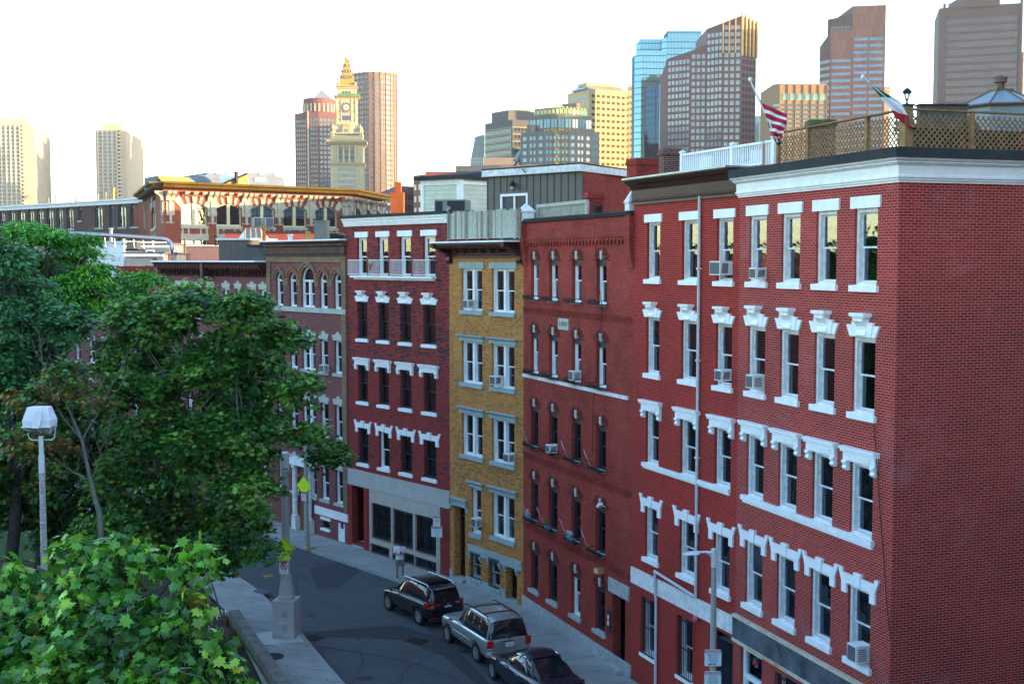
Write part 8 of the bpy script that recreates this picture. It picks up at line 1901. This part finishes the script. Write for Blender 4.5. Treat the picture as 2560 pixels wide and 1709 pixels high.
# near maple: the leaves are seen one by one
bl=[(P(x,y,Y),r/FPX*Y,.8)for x,y,r,Y in((315,1395,80,10.6),(475,1405,62,10.2),(245,1480,110,10.6),(100,1500,95,10.8),(15,1440,50,10.9),(10,1590,110,10.5),(185,1610,140,10.2),(350,1560,120,10.2),(470,1530,60,10.0),(515,1640,75,9.8),(590,1685,36,9.8),(400,1680,100,9.7),(150,1730,150,9.8),(300,1740,130,9.6),(560,1590,30,9.9),(-120,1600,180,10.6),(100,1900,260,10.2),(380,1900,180,9.9),(-80,1850,250,10.8),(185,1360,38,10.9))]
b_=Vector((P(170,1700,10.4).x,10.6,0));o=empty('maple_tree','near bright green maple crown filling the lower left corner','tree',b_)
cc=crown(o,bl,860,15,.17,.088,MAPLE_R,GN,[.36,.34,.23,.05,.02],61,flat=.6,droop=.8,shell=.35,nv=.75)
skeleton(o,b_,Vector((b_.x,10.6,10.2)),[b[0]-Vector((0,0,b[1]*.4))for b in bl[:16]],.10,BARKD,[tuple(c)for c in cc[::2]],5)
m=MB();q=lambda x,y,d=9.55:P(x,y,d)-b_
m.tube([q(330,1709),q(420,1672),q(480,1668)],[.014,.010,.007],6);m.tube([q(420,1672),q(500,1690),q(520,1705)],[.008,.006,.004],5);m.build('dead_twig',BARK,o)
# ================================================================ cars
TYRE=plain('tyre',(.012,.012,.013),.8,var=.2);RIM=plain('alloy',(.55,.56,.58),.3,metal=.8,var=.05);CGL=plain('car_glass',(.008,.010,.014),.08,var=.05,spec=.8)
PLAT=plain('black_plastic',(.018,.018,.02),.6);TLR=plain('tail_red',(.45,.01,.01),.15,emit=None);TLD=plain('tail_dark',(.22,.004,.006),.15);CHR=plain('chrome',(.7,.72,.75),.15,metal=1,var=.02);PLW=plain('plate_white',(.65,.68,.72),.5,var=.03)
def paint(name,col,metal=.3,rough=.28):
 m=plain(name,col,rough,metal,.03,.8);b=m.node_tree.nodes['Principled BSDF'];b.inputs['Coat Weight'].default_value=.8;b.inputs['Coat Roughness'].default_value=.06;return m
def ring_sections(secs,closed_ends=True):
 pass
def wheel(car,x,y,r,w,side,spokes=10):
 o=bpy.data.objects.new('wheel',None);link(o,car);o.location=(x,y,r)
 n=32;m=MB();prof=[(r*.66,-w/2),(r*.93,-w/2),(r,-w*.36),(r,w*.36),(r*.93,w/2),(r*.66,w/2)]
 def lathe_y(m,prof,n):
  vs=[];fs=[]
  for rr,yy in prof:
   for k in range(n):a=2*math.pi*k/n;vs.append((rr*math.cos(a),yy,rr*math.sin(a)))
  for i in range(len(prof)-1):
   for k in range(n):l=(k+1)%n;fs.append((i*n+k,i*n+l,(i+1)*n+l,(i+1)*n+k))
  m.add(vs,fs)
 lathe_y(m,prof+[prof[0]],n);m.build('tyre',TYRE,o,smooth=False)
 m=MB();ys=side*w*.42;lathe_y(m,[(r*.66,side*w*.48),(r*.60,side*w*.47),(r*.60,-side*w*.2),(r*.02,-side*w*.2)],n)
 for k in range(spokes):
  a=2*math.pi*k/spokes;c_,s_=math.cos(a),math.sin(a);p=Vector((c_,0,s_));t=Vector((-s_,0,c_))
  v=[p*r*.10-t*r*.05,p*r*.62-t*r*.035,p*r*.62+t*r*.055,p*r*.10+t*r*.05]
  m.add([tuple(q+Vector((0,ys,0)))for q in v]+[tuple(q+Vector((0,ys-side*.03,0)))for q in v],[(0,1,2,3),(7,6,5,4),(0,4,5,1),(1,5,6,2),(2,6,7,3),(3,7,4,0)])
 lathe_y(m,[(.0,ys+side*.01),(r*.13,ys+side*.005),(r*.13,ys-side*.05)],12);m.build('rim',RIM,o)
def body_loft(secs,N=None):
 """secs: (x, [(y,z)...] half profile bottom centre -> top centre); mirrored and skinned along x"""
 m=MB();k=len(secs[0][1]);rings=[]
 for x,hp in secs:
  full=[(y,z)for y,z in hp]+[(-y,z)for y,z in hp[::-1]];rings.append([(x if not isinstance(x,tuple)else x[0],y,z)for y,z in full])
 n=len(rings[0]);vs=[p for r in rings for p in r];fs=[]
 for i in range(len(rings)-1):
  for j in range(n):l=(j+1)%n;fs.append((i*n+j,i*n+l,(i+1)*n+l,(i+1)*n+j))
 fs.append(tuple(range(n))[::-1]);fs.append(tuple((len(rings)-1)*n+j for j in range(n)));m.add(vs,fs);return m
def car(label,rear,front_,spec,plate,track_side=1):
 """rear/front_: ground points under the two left wheels; local +x forwards, +y left"""
 d=(front_-rear).xy;L=d.length;ang=math.atan2(d.y,d.x);W2=spec['w']/2;s=L/spec['wb']
 nrm=Vector((d.y,-d.x,0)).normalized();c0=rear+nrm*(W2-.10)
 o=empty('parked_car',label,'car',(c0.x,c0.y,.004),ang,'cars parked along the right kerb');X=spec;wb=L
 pt=X['paint'];r=X['r']
 # lower body: sections along x (0 = rear axle)
 def hp(w,zb,zs,zt,top):
  return[(0,zb),(w*.80,zb),(w*.97,zb+.10),(w*1.0,zb+.30),(w*.99,zs-.10),(w*.94,zs),(w*top,zt),(0,zt+.01)]
 secs=[(x*s if 0 else x,hp(w,zb,zs,zt,tp))for x,w,zb,zs,zt,tp in X['body']]
 m=body_loft(secs);b=m.build('body',pt,o,smooth=True);sm=b.modifiers.new('smooth','SUBSURF');sm.levels=2;sm.render_levels=2
 # wheel arches cut through the sides
 cut=MB()
 for xw in(0,wb):
  vs=[];n=28
  for yy in(-W2-.3,W2+.3):
   for k in range(n):a=2*math.pi*k/n;vs.append((xw+(r+.065)*math.cos(a),yy,r+(r+.065)*math.sin(a)))
  cut.add(vs,[tuple(range(n)),tuple(range(2*n-1,n-1,-1))]+[(k,n+k,n+(k+1)%n,(k+1)%n)for k in range(n)])
 cm=cut.mesh('arch_cut',PLAT);co_=bpy.data.objects.new('arch_cut',cm)
 # bake the cut into the body mesh so that no helper object stays in the scene
 link(co_,o);bo=b.modifiers.new('arches','BOOLEAN');bo.operation='DIFFERENCE';bo.object=co_;bo.solver='EXACT'
 bpy.context.view_layer.update();dg=bpy.context.evaluated_depsgraph_get();nm=bpy.data.meshes.new_from_object(b.evaluated_get(dg));b.modifiers.clear();b.data=nm;bpy.data.objects.remove(co_)
 nm.polygons.foreach_set('use_smooth',[True]*len(nm.polygons))
 lin=MB()
 for xw in(0,wb):
  lin.box(xw-r*.9,xw+r*.9,-W2+.28,W2-.28,.18,r+.30)
 lin.build('underbody',PLAT,o)
 # cabin: glasshouse loft, dark glass, with roof and pillars as painted parts
 cs=X['cabin'];secs=[]
 for x,wb_,zb,wt,zt in cs:secs.append((x,[(0,zb-.04),(wb_,zb-.04),(wb_,zb),(wb_*.5+wt*.5+.015,(zb+zt)/2),(wt,zt-.05),(wt*.86,zt-.004),(0,zt)]))
 g=body_loft(secs).build('glasshouse',CGL,o,smooth=True);e=g.modifiers.new('edge','BEVEL');e.width=.02;e.segments=2
 # roof skin
 rs=[q for q in cs if q[4]>=X['roofz']];m=MB();vs=[];n=9
 for x,wb_,zb,wt,zt in rs:
  for k in range(n):t=-1+2*k/(n-1);vs.append((x,wt*t*1.01,zt+.022-.055*abs(t)**3.5))
 m.add(vs,[(i*n+k,i*n+k+1,(i+1)*n+k+1,(i+1)*n+k)for i in range(len(rs)-1)for k in range(n-1)]);rf=m.build('roof',pt,o,smooth=True);so_=rf.modifiers.new('thick','SOLIDIFY');so_.thickness=.035;so_.offset=-1
 # pillars: bars from belt to roof edge
 m=MB()
 for xb,xt,wdt in X['pillars']:
  def at_(x,top):
   for(x0,a0,z0,t0,zt0),(x1,a1,z1,t1,zt1)in zip(cs,cs[1:]):
    lo,hi=(x0,x1)if x0<x1 else(x1,x0)
    if lo<=x<=hi:f=(x-x0)/(x1-x0);return(t0+(t1-t0)*f,zt0+(zt1-zt0)*f)if top else(a0+(a1-a0)*f,z0+(z1-z0)*f)
   q=min(cs,key=lambda q:abs(q[0]-x));return(q[3],q[4])if top else(q[1],q[2])
  yb,zb=at_(xb,False);yt,zt=at_(xt,True)
  for sd_ in(1,-1):
   a=Vector((xb,sd_*(yb+.006),zb-.03));c=Vector((xt,sd_*(yt+.004),zt-.03));mid=a.lerp(c,.5)+Vector((0,sd_*.018,0));h=wdt/2
   for p,q in((a,mid),(mid,c)):
    m.add([p+Vector((-h,0,0)),p+Vector((h,0,0)),q+Vector((h,0,0)),q+Vector((-h,0,0)),p+Vector((-h,-sd_*.03,0)),p+Vector((h,-sd_*.03,0)),q+Vector((h,-sd_*.03,0)),q+Vector((-h,-sd_*.03,0))],[(0,1,2,3),(7,6,5,4),(0,4,5,1),(1,5,6,2),(2,6,7,3),(3,7,4,0)])
 m.build('pillars',pt if not X.get('darkpillar')else PLAT,o)
 # chrome or dark belt line
 m=MB();pl=[(q[0],q[1]+.012,q[2]-.005)for q in cs];
 for sd_ in(1,-1):m.tube([(x,sd_*y,z)for x,y,z in pl[1:-1]],.014,5)
 m.build('belt_trim',X['trim'],o)
 for x in(0,wb):
  for sd_ in(1,-1):wheel(o,x,sd_*(W2-.125),r,.24,sd_,X['spokes'])
  # mirrors, handles, seams
 for sd_ in(1,-1):
  m=MB();xm,zm=X['mirror'];m.add([(xm-.05,sd_*(W2-.02),zm),(xm+.08,sd_*(W2-.0),zm),(xm+.10,sd_*(W2+.20),zm+.01),(xm-.03,sd_*(W2+.20),zm+.01),(xm-.05,sd_*(W2-.02),zm+.14),(xm+.08,sd_*(W2),zm+.14),(xm+.08,sd_*(W2+.19),zm+.15),(xm-.04,sd_*(W2+.19),zm+.15)],fs6);mr_=m.build('mirror',pt,o,bevel=.02)
  m=MB();m.quad((xm-.052,sd_*(W2+.02),zm+.02),(xm-.035,sd_*(W2+.18),zm+.03),(xm-.045,sd_*(W2+.18),zm+.13),(xm-.055,sd_*(W2+.02),zm+.12));m.build('mirror_glass',CHR,mr_)
  for xh in X['handles']:m=MB();m.box(xh-.10,xh+.10,sd_*(W2-.005),sd_*(W2+.025),X['hz'],X['hz']+.03);m.build('door_handle',X['trim']if X['trim']!=PLAT else pt,o,bevel=.006)
 xr=X['xr'];zt_=X['tail']
 X['rear'](o,X,pt)
 pz=X['platez'];px_=X['platex'];m=MB();m.box(px_-.012,px_-.002,-.16,.16,pz-.08,pz+.08);pl_=m.build('licence_plate',PLW,o);text(plate,.10,(px_-.0135,0,pz-.01),(math.pi/2,0,-math.pi/2),plain('plate_ink',(.04,.05,.16),.6),pl_,'lettering_line',.001)
 return o
def rails(o,x0,x1,y,z,mat,cross=()):
 for sd_ in(1,-1):m=MB();m.tube([(x0,sd_*y,z-.03),(x0+.12,sd_*y,z+.03),((x0+x1)/2,sd_*y,z+.045),(x1-.12,sd_*y,z+.03),(x1,sd_*y,z-.03)],.022,6);m.build('roof_rail',mat,o)
 for x in cross:m=MB();m.tube([(x,-y,z+.04),(x,0,z+.055),(x,y,z+.04)],.018,6);m.build('cross_bar',PLAT,o)
def rear_panel(o,xs,ys0,ys1,z0,z1,mat,name):
 for sd_ in(1,-1):
  m=MB();m.add([(xs[0],sd_*ys0,z0),(xs[1],sd_*ys1,z0),(xs[1],sd_*ys1,z1),(xs[0],sd_*ys0,z1),(xs[0]-.03,sd_*ys0,z0),(xs[1]-.03,sd_*ys1+sd_*.012,z0),(xs[1]-.03,sd_*ys1+sd_*.012,z1),(xs[0]-.03,sd_*ys0,z1)],[(0,1,2,3),(7,6,5,4),(0,4,5,1),(1,5,6,2),(2,6,7,3),(3,7,4,0)]);m.build(name,mat,o,bevel=.008)
def rear_black(o,X,pt):
 m=MB();m.add([(-.80,-.52,1.02),(-.80,.52,1.02),(-.60,.50,1.42),(-.60,-.50,1.42)],[(0,1,2,3)]);m.build('rear_window',CGL,o)
 for sd_ in(1,-1):
  m=MB();m.add([(-.86,sd_*.42,.99),(-.86,sd_*.42,.88),(-.84,sd_*.78,.80),(-.60,sd_*.935,.86),(-.52,sd_*.94,1.02),(-.80,sd_*.80,1.05)],[(0,1,2,3,4,5)]);t=m.build('tail_light',TLR,o);q=t.modifiers.new('thick','SOLIDIFY');q.thickness=.05
  m=MB();m.box(-.885,-.85,sd_*.36,sd_*.56,.89,.97);m.build('lamp_insert',CHR,t);m=MB();m.box(-.93,-.90,sd_*.55,sd_*.75,.42,.47);m.build('reflector',TLR,o)
  m=MB();m.add([(wbx,sd_*.80,.70),(wbx+.25,sd_*.62,.66),(wbx+.25,sd_*.58,.80),(wbx-.05,sd_*.78,.86)],[(0,1,2,3)])if False else None
 m=MB();m.lathe([(.055,0),(.055,.012),(.04,.014)],n=14);e=m.build('badge',CHR,o,(-.885,0,.94));e.rotation_euler=(0,-math.pi/2,0);e.scale=(.7,1,1)
 m=MB();m.box(-.76,-.50,-.50,.50,1.52,1.55);m.build('spoiler',pt,o,bevel=.01);rails(o,-.35,1.75,.60,1.64,ALU,(.1,.9));m=MB();m.box(-.95,-.62,-.80,.80,.28,.44);m.build('rear_bumper_trim',PLAT,o,bevel=.03)
 m=MB();m.box(.35,1.15,-.36,.36,1.640,1.655);m.build('sunroof',CGL,o)
def rear_silver(o,X,pt):
 m=MB();m.add([(-.93,-.62,1.10),(-.93,.62,1.10),(-.74,.56,1.58),(-.74,-.56,1.58)],[(0,1,2,3)]);w=m.build('rear_window',CGL,o);q=w.modifiers.new('thick','SOLIDIFY');q.thickness=.02
 rear_panel(o,(-.965,-.93),.66,.90,.76,1.04,TLR,'tail_light');rear_panel(o,(-.975,-.94),.68,.88,.70,.757,CHR,'reverse_light')
 m=MB();m.box(-.80,-.76,-.11,.11,1.60,1.635);m.build('brake_light',TLR,o);m=MB();m.box(-1.0,-.97,-.38,.38,.945,.985);m.build('lift_handle',CHR,o);m=MB();m.tube([(-.97,.05,1.10),(-.965,.30,1.14),(-.94,.40,1.15)],.012,4);m.box(-1.0,-.95,-.04,.04,1.06,1.11);m.build('wiper',PLAT,o)
 text('JEEP' if False else '',.06,(0,0,0),(0,0,0),PLAT,o)if False else None
 m=MB();m.box(-1.10,-.60,-.90,.90,.40,.62);m.build('rear_bumper',pt,o,bevel=.06);m=MB();m.box(-1.115,-1.08,-.62,.62,.46,.52);m.build('bumper_strip',CHR,o)
 for k in range(3):m=MB();y=-.03+.045*k;m.box(-.985,-.975,y-.015,y+.015,1.005,1.035);m.build('badge',BLACKM,o)
 rails(o,-.40,1.70,.60,1.76,PLAT,(.0,1.0));m=MB()
 for k in range(5):y=-.40+.2*k;m.box(-.3,1.5,y-.012,y+.012,1.757,1.766)
 m.build('roof_ribs',pt,o);m=MB()
 for sd_ in(1,-1):m.box(.55,2.15,sd_*.925,sd_*.945,.66,.70)
 m.build('side_moulding',CHR,o)
def rear_sedan(o,X,pt):
 m=MB();m.add([(-.62,-.58,1.06),(-.62,.58,1.06),(.22,.52,1.405),(.22,-.52,1.405)],[(0,1,2,3)]);w=m.build('rear_window',CGL,o);q=w.modifiers.new('thick','SOLIDIFY');q.thickness=.02
 for sd_ in(1,-1):m=MB();m.add([(-1.12,sd_*.48,.90),(-1.12,sd_*.48,.80),(-1.02,sd_*.86,.80),(-.82,sd_*.925,.86),(-.90,sd_*.90,.94)],[(0,1,2,3,4)]);t=m.build('tail_light',TLD,o);q=t.modifiers.new('thick','SOLIDIFY');q.thickness=.05
 m=MB();m.box(-1.14,-.6,-.85,.85,.30,.45);m.build('rear_bumper',pt,o,bevel=.05);m=MB();m.tube([(.1,y,1.25+.0)for y in()]or[(1.75,.735,1.02),(1.2,.64,1.40),(.6,.60,1.44),(.05,.64,1.30),(-.30,.72,1.06)],.012,5);m.tube([(1.75,-.735,1.02),(1.2,-.64,1.40),(.6,-.60,1.44),(.05,-.64,1.30),(-.30,-.72,1.06)],.012,5);m.build('window_chrome',CHR,o)
 m=MB();m.lathe([(.05,0),(.05,.01)],n=14);e=m.build('badge',CHR,o,(-1.10,0,.90));e.rotation_euler=(0,-math.pi/2,0)
g1=lambda x,y:G(x,y,0)
BLK=dict(w=1.84,wb=2.6,r=.36,paint=paint('paint_black',(.010,.011,.014)),spokes=10,trim=CHR,mirror=(1.95,1.00),handles=(.55,1.45),hz=.98,xr=-.85,tail=None,platez=.80,platex=-.90,roofz=1.55,rear=rear_black,body=[(-.92,.55,.42,.86,.90,.6),(-.86,.86,.34,.92,1.0,.7),(-.55,.92,.30,.98,1.06,.75),(.0,.92,.28,.98,1.05,.78),(.9,.92,.26,.96,1.02,.78),(1.8,.92,.26,.95,1.01,.75),(2.3,.91,.28,.92,1.0,.70),(2.9,.88,.30,.86,.94,.62),(3.3,.80,.34,.76,.83,.55),(3.50,.55,.40,.66,.70,.5)],cabin=[(-.80,.70,1.02,.52,1.06),(-.58,.78,1.02,.60,1.52),(-.1,.82,1.01,.64,1.62),(.9,.83,1.0,.65,1.66),(1.45,.82,1.0,.62,1.58),(2.30,.70,1.0,.60,1.03)],pillars=[(-.45,-.35,.22),(.45,.42,.05),(1.25,1.18,.05),(2.25,1.45,.07)])
car('black compact SUV with silver roof rails, furthest of the three parked cars',g1(1049.5,1560),g1(973.5,1524),BLK,'8DJ 27')
SIL=dict(w=1.90,wb=2.75,r=.37,paint=paint('paint_silver',(.36,.40,.41),.6,.3),spokes=7,trim=PLAT,mirror=(1.98,1.08),handles=(.62,1.50),hz=.99,xr=-.95,tail=None,platez=.84,platex=-.995,roofz=1.66,rear=rear_silver,body=[(-1.0,.70,.42,.98,1.02,.8),(-.96,.90,.38,1.02,1.08,.85),(-.6,.95,.34,1.05,1.10,.86),(.0,.95,.32,1.05,1.10,.84),(.9,.94,.30,1.04,1.09,.84),(1.8,.94,.30,1.03,1.08,.82),(2.2,.94,.30,1.02,1.07,.80),(2.9,.93,.32,.99,1.04,.76),(3.4,.90,.34,.94,.98,.72),(3.6,.75,.40,.84,.88,.6)],cabin=[(-.93,.80,1.08,.62,1.12),(-.78,.82,1.08,.64,1.68),(-.3,.84,1.08,.66,1.73),(.9,.84,1.07,.67,1.75),(1.5,.83,1.07,.65,1.69),(2.12,.74,1.07,.62,1.10)],pillars=[(-.70,-.66,.22),(-.02,-.02,.09),(.58,.56,.08),(1.38,1.32,.07),(2.05,1.5,.09)])
car('silver boxy SUV with black roof bars, in the middle of the parked cars',g1(1194.3,1653.5),g1(1122.6,1604.3),SIL,'93S61')
fr=g1(1235,1697);rr_v=fr+Vector((math.sin(R(-24)),math.cos(R(-24)),0))*-2.83
SED=dict(w=1.86,wb=2.83,r=.35,paint=paint('paint_navy',(.012,.016,.030)),spokes=10,trim=CHR,mirror=(1.92,.93),handles=(.62,1.52),hz=.84,xr=-1.1,tail=None,platez=.62,platex=-1.15,roofz=1.36,rear=rear_sedan,body=[(-1.14,.62,.36,.84,.90,.7),(-1.05,.88,.30,.90,.98,.78),(-.7,.92,.27,.93,1.03,.80),(.0,.93,.24,.93,1.02,.80),(.9,.93,.22,.90,.98,.80),(1.9,.93,.22,.89,.97,.78),(2.5,.92,.23,.86,.95,.72),(3.1,.90,.26,.80,.87,.66),(3.55,.78,.30,.70,.75,.6),(3.72,.5,.36,.60,.63,.5)],cabin=[(-.66,.70,1.01,.56,1.03),(.0,.80,.99,.60,1.32),(.35,.82,.98,.61,1.41),(1.0,.82,.97,.62,1.45),(1.45,.80,.97,.60,1.40),(2.25,.70,.96,.58,.99)],pillars=[(-.25,.05,.16),(.95,.92,.06),(2.15,1.45,.08)])
car('dark navy sedan with chrome window line, nearest, cut by the bottom edge',rr_v,fr,SED,'4LM 82')
# ================================================================ the pedestrian
def person():
 f=G(1000,1442,.15);o=empty('person','man in white T-shirt, grey shorts and dark cap looking down at something in his hands','person',f,R(14));SK=plain('skin',(.34,.17,.11),.6,var=.06)
 V=[];E=[];Rr=[]
 def add(p,r):V.append(p);Rr.append(r);return len(V)-1
 # local: -y faces the camera/street, x to the right in the picture
 pel=add((0,0,.92),.145);sp=add((0,.01,1.10),.135);ch=add((0,.02,1.30),.155);nk0=add((0,.015,1.455),.085);nk=add((0,-.005,1.52),.055);hd=add((0,-.035,1.60),.07);E+=[(pel,sp),(sp,ch),(ch,nk0),(nk0,nk),(nk,hd)]
 feet={}
 for s in(-1,1):
  hp_=add((s*.10,0,.88),.10);kn=add((s*.13,-.03+.03*s,.50),.062);ca=add((s*.14,.02+.04*s,.34),.060);an=add((s*.145,.03+.08*s,.10),.040);hl=add((s*.148,.03+.08*s,.05),.042);to=add((s*.165,-.12+.08*s,.035),.036);E+=[(pel,hp_),(hp_,kn),(kn,ca),(ca,an),(an,hl),(hl,to)];feet[s]=(V[an],V[to],V[kn],V[hp_])
  sh=add((s*.19,.015,1.40),.070);el=add((s*.255,.0,1.13),.045);fo=add((s*.17,-.14,1.13),.040);wr=add((s*.065,-.245,1.16),.027);E+=[(ch,sh),(sh,el),(el,fo),(fo,wr)]
  pm=add((s*.035,-.285,1.17),.030);E+=[(wr,pm)]
  for k in range(4):
   b=add((s*.022-.0*s,-.30-.006*k,1.195-.018*k),.0095);c=add((-s*(.012),-.325+.004*k,1.20-.019*k),.0085);d=add((-s*.030,-.315+.004*k,1.196-.019*k),.0075);E+=[(pm,b),(b,c),(c,d)]
  t1=add((s*.02,-.265,1.21),.010);t2=add((-s*.005,-.285,1.225),.009);E+=[(pm,t1),(t1,t2)]
 me=bpy.data.meshes.new('body');me.from_pydata(V,E,[]);b=inst('body',me,o);me.materials.append(SK)
 sk=b.modifiers.new('skin','SKIN');
 for i,r in enumerate(Rr):me.skin_vertices[0].data[i].radius=(r,r*(.72 if i in(0,1,2)else 1));me.skin_vertices[0].data[i].use_root=(i==0)
 sk.use_smooth_shade=True;sb=b.modifiers.new('sub','SUBSURF');sb.levels=1;sb.render_levels=2
 # head: egg with nose, ears, eyes and mouth
 m=MB();vs=[];n,q=16,12
 for i in range(q+1):
  t=math.pi*i/q
  for k in range(n):
   a=2*math.pi*k/n;x=.073*math.sin(t)*math.cos(a);y=.092*math.sin(t)*math.sin(a);z=-.118*math.cos(t)
   if z<-.02:x*=1-.25*(-z-.02)/.1;y=y*(1-.12*(-z-.02)/.1)-.010
   vs.append((x,y,z))
 m.add(vs,[(i*n+k,i*n+(k+1)%n,(i+1)*n+(k+1)%n,(i+1)*n+k)for i in range(q)for k in range(n)])
 m.add([(-.012,-.088,-.03),(.012,-.088,-.03),(0,-.112,-.028),(0,-.09,.02)],[(0,1,2),(0,2,3),(2,1,3)])
 for s in(-1,1):m.lathe([(.018,-.03),(.024,0),(.016,.03)],(s*.076,.005,-.005),8)
 h=m.build('head',SK,b,(0,-.055,1.655),smooth=True);h.rotation_euler=(R(24),0,R(-4))
 m=MB();
 for s in(-1,1):m.box(s*.028-.010,s*.028+.010,-.091,-.086,.004,.012)
 m.build('eyes',BLACKM,h);m=MB();m.box(-.022,.022,-.094,-.088,-.062,-.056);m.build('mouth',plain('lips',(.22,.07,.06),.6),h)
 DNV=plain('cap_navy',(.012,.014,.025),.9);m=MB();m.lathe([(.086,.018),(.090,.05),(.078,.095),(.045,.125),(.0,.132)],(0,.004,0),18)
 m.add([(-.065,-.065,.028),(.065,-.065,.028),(.055,-.155,.012),(0,-.172,.010),(-.055,-.155,.012),(-.065,-.065,.036),(.065,-.065,.036),(.055,-.155,.020),(0,-.172,.018),(-.055,-.155,.020)],[(4,3,2,1,0),(5,6,7,8,9),(0,1,6,5),(1,2,7,6),(2,3,8,7),(3,4,9,8),(4,0,5,9)]);m.build('cap',DNV,h)
 m=MB();m.lathe([(.080,-.05),(.083,.02)],(0,.018,0),16);m.build('hair',plain('hair_dark',(.02,.014,.01),.9),h)
 # T-shirt as lofted rings, sleeves as tapered tubes; shorts
 TS=plain('tshirt_white',(.66,.68,.74),.9,var=.05);m=MB();n=20;prof=[(.87,.205,.155),(.93,.200,.150),(1.05,.185,.142),(1.20,.190,.145),(1.33,.205,.140),(1.41,.195,.115),(1.455,.13,.090),(1.49,.075,.065)];vs=[]
 for z,a_,b__ in prof:
  for k in range(n):a=2*math.pi*k/n;f_=1+.03*math.sin(5*a+z*11);vs.append((a_*f_*math.cos(a),.01+b__*f_*math.sin(a),z))
 m.add(vs,[(i*n+k,i*n+(k+1)%n,(i+1)*n+(k+1)%n,(i+1)*n+k)for i in range(len(prof)-1)for k in range(n)])
 for s in(-1,1):m.tube([(s*.12,.015,1.40),(s*.19,.015,1.395),(s*.225,.01,1.29),(s*.245,.005,1.19)],[.075,.088,.080,.078],12,caps=False)
 m.build('t_shirt',TS,b,smooth=True);m=MB();m.prism([(-.03,1.26),(.0,1.31),(.035,1.25),(.02,1.20),(.0,1.17),(-.015,1.21)],-.140,-.137);m.build('shirt_print',plain('print_red',(.45,.08,.10),.8),b)
 text('BOSTON' if False else 'SOX' if False else '',.03,(0,0,0),(0,0,0),BLACKM,b)if False else None
 SHM=plain('shorts_grey',(.13,.17,.19),.9,var=.12,scale=8);m=MB();prof=[(.80,.190,.140),(.90,.192,.142),(.945,.185,.138)];vs=[]
 for z,a_,b__ in prof:
  for k in range(n):a=2*math.pi*k/n;vs.append((a_*math.cos(a),.01+b__*math.sin(a),z))
 m.add(vs,[(i*n+k,i*n+(k+1)%n,(i+1)*n+(k+1)%n,(i+1)*n+k)for i in range(2)for k in range(n)])
 for s in(-1,1):m.tube([(s*.085,.01,.86),(s*.105,0,.74),(s*.125,-.015+.02*s,.60),(s*.13,-.025+.025*s,.53)],[.118,.118,.112,.115],14,caps=False)
 m.build('shorts',SHM,b,smooth=True)
 SHO=plain('shoe_navy',(.015,.02,.06),.7)
 for s in(-1,1):
  an,to,*_=feet[s];m=MB();dx=(Vector(to)-Vector(an));m.tube([Vector((an[0],an[1]+.04,.045)),Vector((an[0],an[1]-.03,.055)),Vector((to[0],to[1]+.02,.042)),Vector((to[0],to[1]-.06,.032))],[.045,.052,.046,.028],10);sh=m.build('shoe',SHO,b,smooth=True);m=MB();m.slab([(an[0]-.045,an[1]+.08),(an[0]-.045,an[1]-.02),(to[0]-.045,to[1]),(to[0]-.02,to[1]-.085),(to[0]+.03,to[1]-.08),(to[0]+.045,to[1]),(an[0]+.045,an[1]-.02),(an[0]+.045,an[1]+.08)],.0,.018);m.build('sole',WHITE,sh)
 ph=empty('phone','dark phone held in both hands of the man on the sidewalk','phone',f,R(14));m=MB();m.add([(-.035,-.30,1.165),(.035,-.30,1.165),(.035,-.335,1.285),(-.035,-.335,1.285),(-.035,-.312,1.160),(.035,-.312,1.160),(.035,-.345,1.282),(-.035,-.345,1.282)],[(0,3,2,1),(4,5,6,7),(0,1,5,4),(1,2,6,5),(2,3,7,6),(3,0,4,7)]);m.build('case',plain('phone_dark',(.02,.02,.025),.3),ph)
person()
# unseen parking deck under the viewpoint, added to cut low sky light on walls
o=empty('parking_garage','concrete parking structure under and behind the viewpoint, outside the picture','building',(-34,-62,0));m=MB();m.box(0,62,0,66.5,0,13.2);m.build('deck',CONC,o)
# brick row added unseen beyond the park, to fill reflections in panes and cars
o=empty('brick_block','long brick block beyond the park, outside the picture to the left','building',(-84,-30,0));m=MB();m.box(0,20,0,150,0,15.5);m.build('wall',MATS['brick_back'],o);m=MB();m.box(-.2,20.2,-.2,150.2,15.501,15.9);m.build('roof',TAR,o)
# ================================================================ the evening air
m=bpy.data.materials.new('evening_air');m.use_nodes=True;t=m.node_tree;t.nodes.clear();out=t.nodes.new('ShaderNodeOutputMaterial');v=t.nodes.new('ShaderNodeVolumePrincipled')
v.inputs['Color'].default_value=(.92,.94,1,1);v.inputs['Density'].default_value=.00006;v.inputs['Anisotropy'].default_value=.2;t.links.new(v.outputs[0],out.inputs['Volume'])
h=MB();h.box(-900,900,-120,1300,-1.1,230);o=h.build('haze',m);o['kind']='stuff'
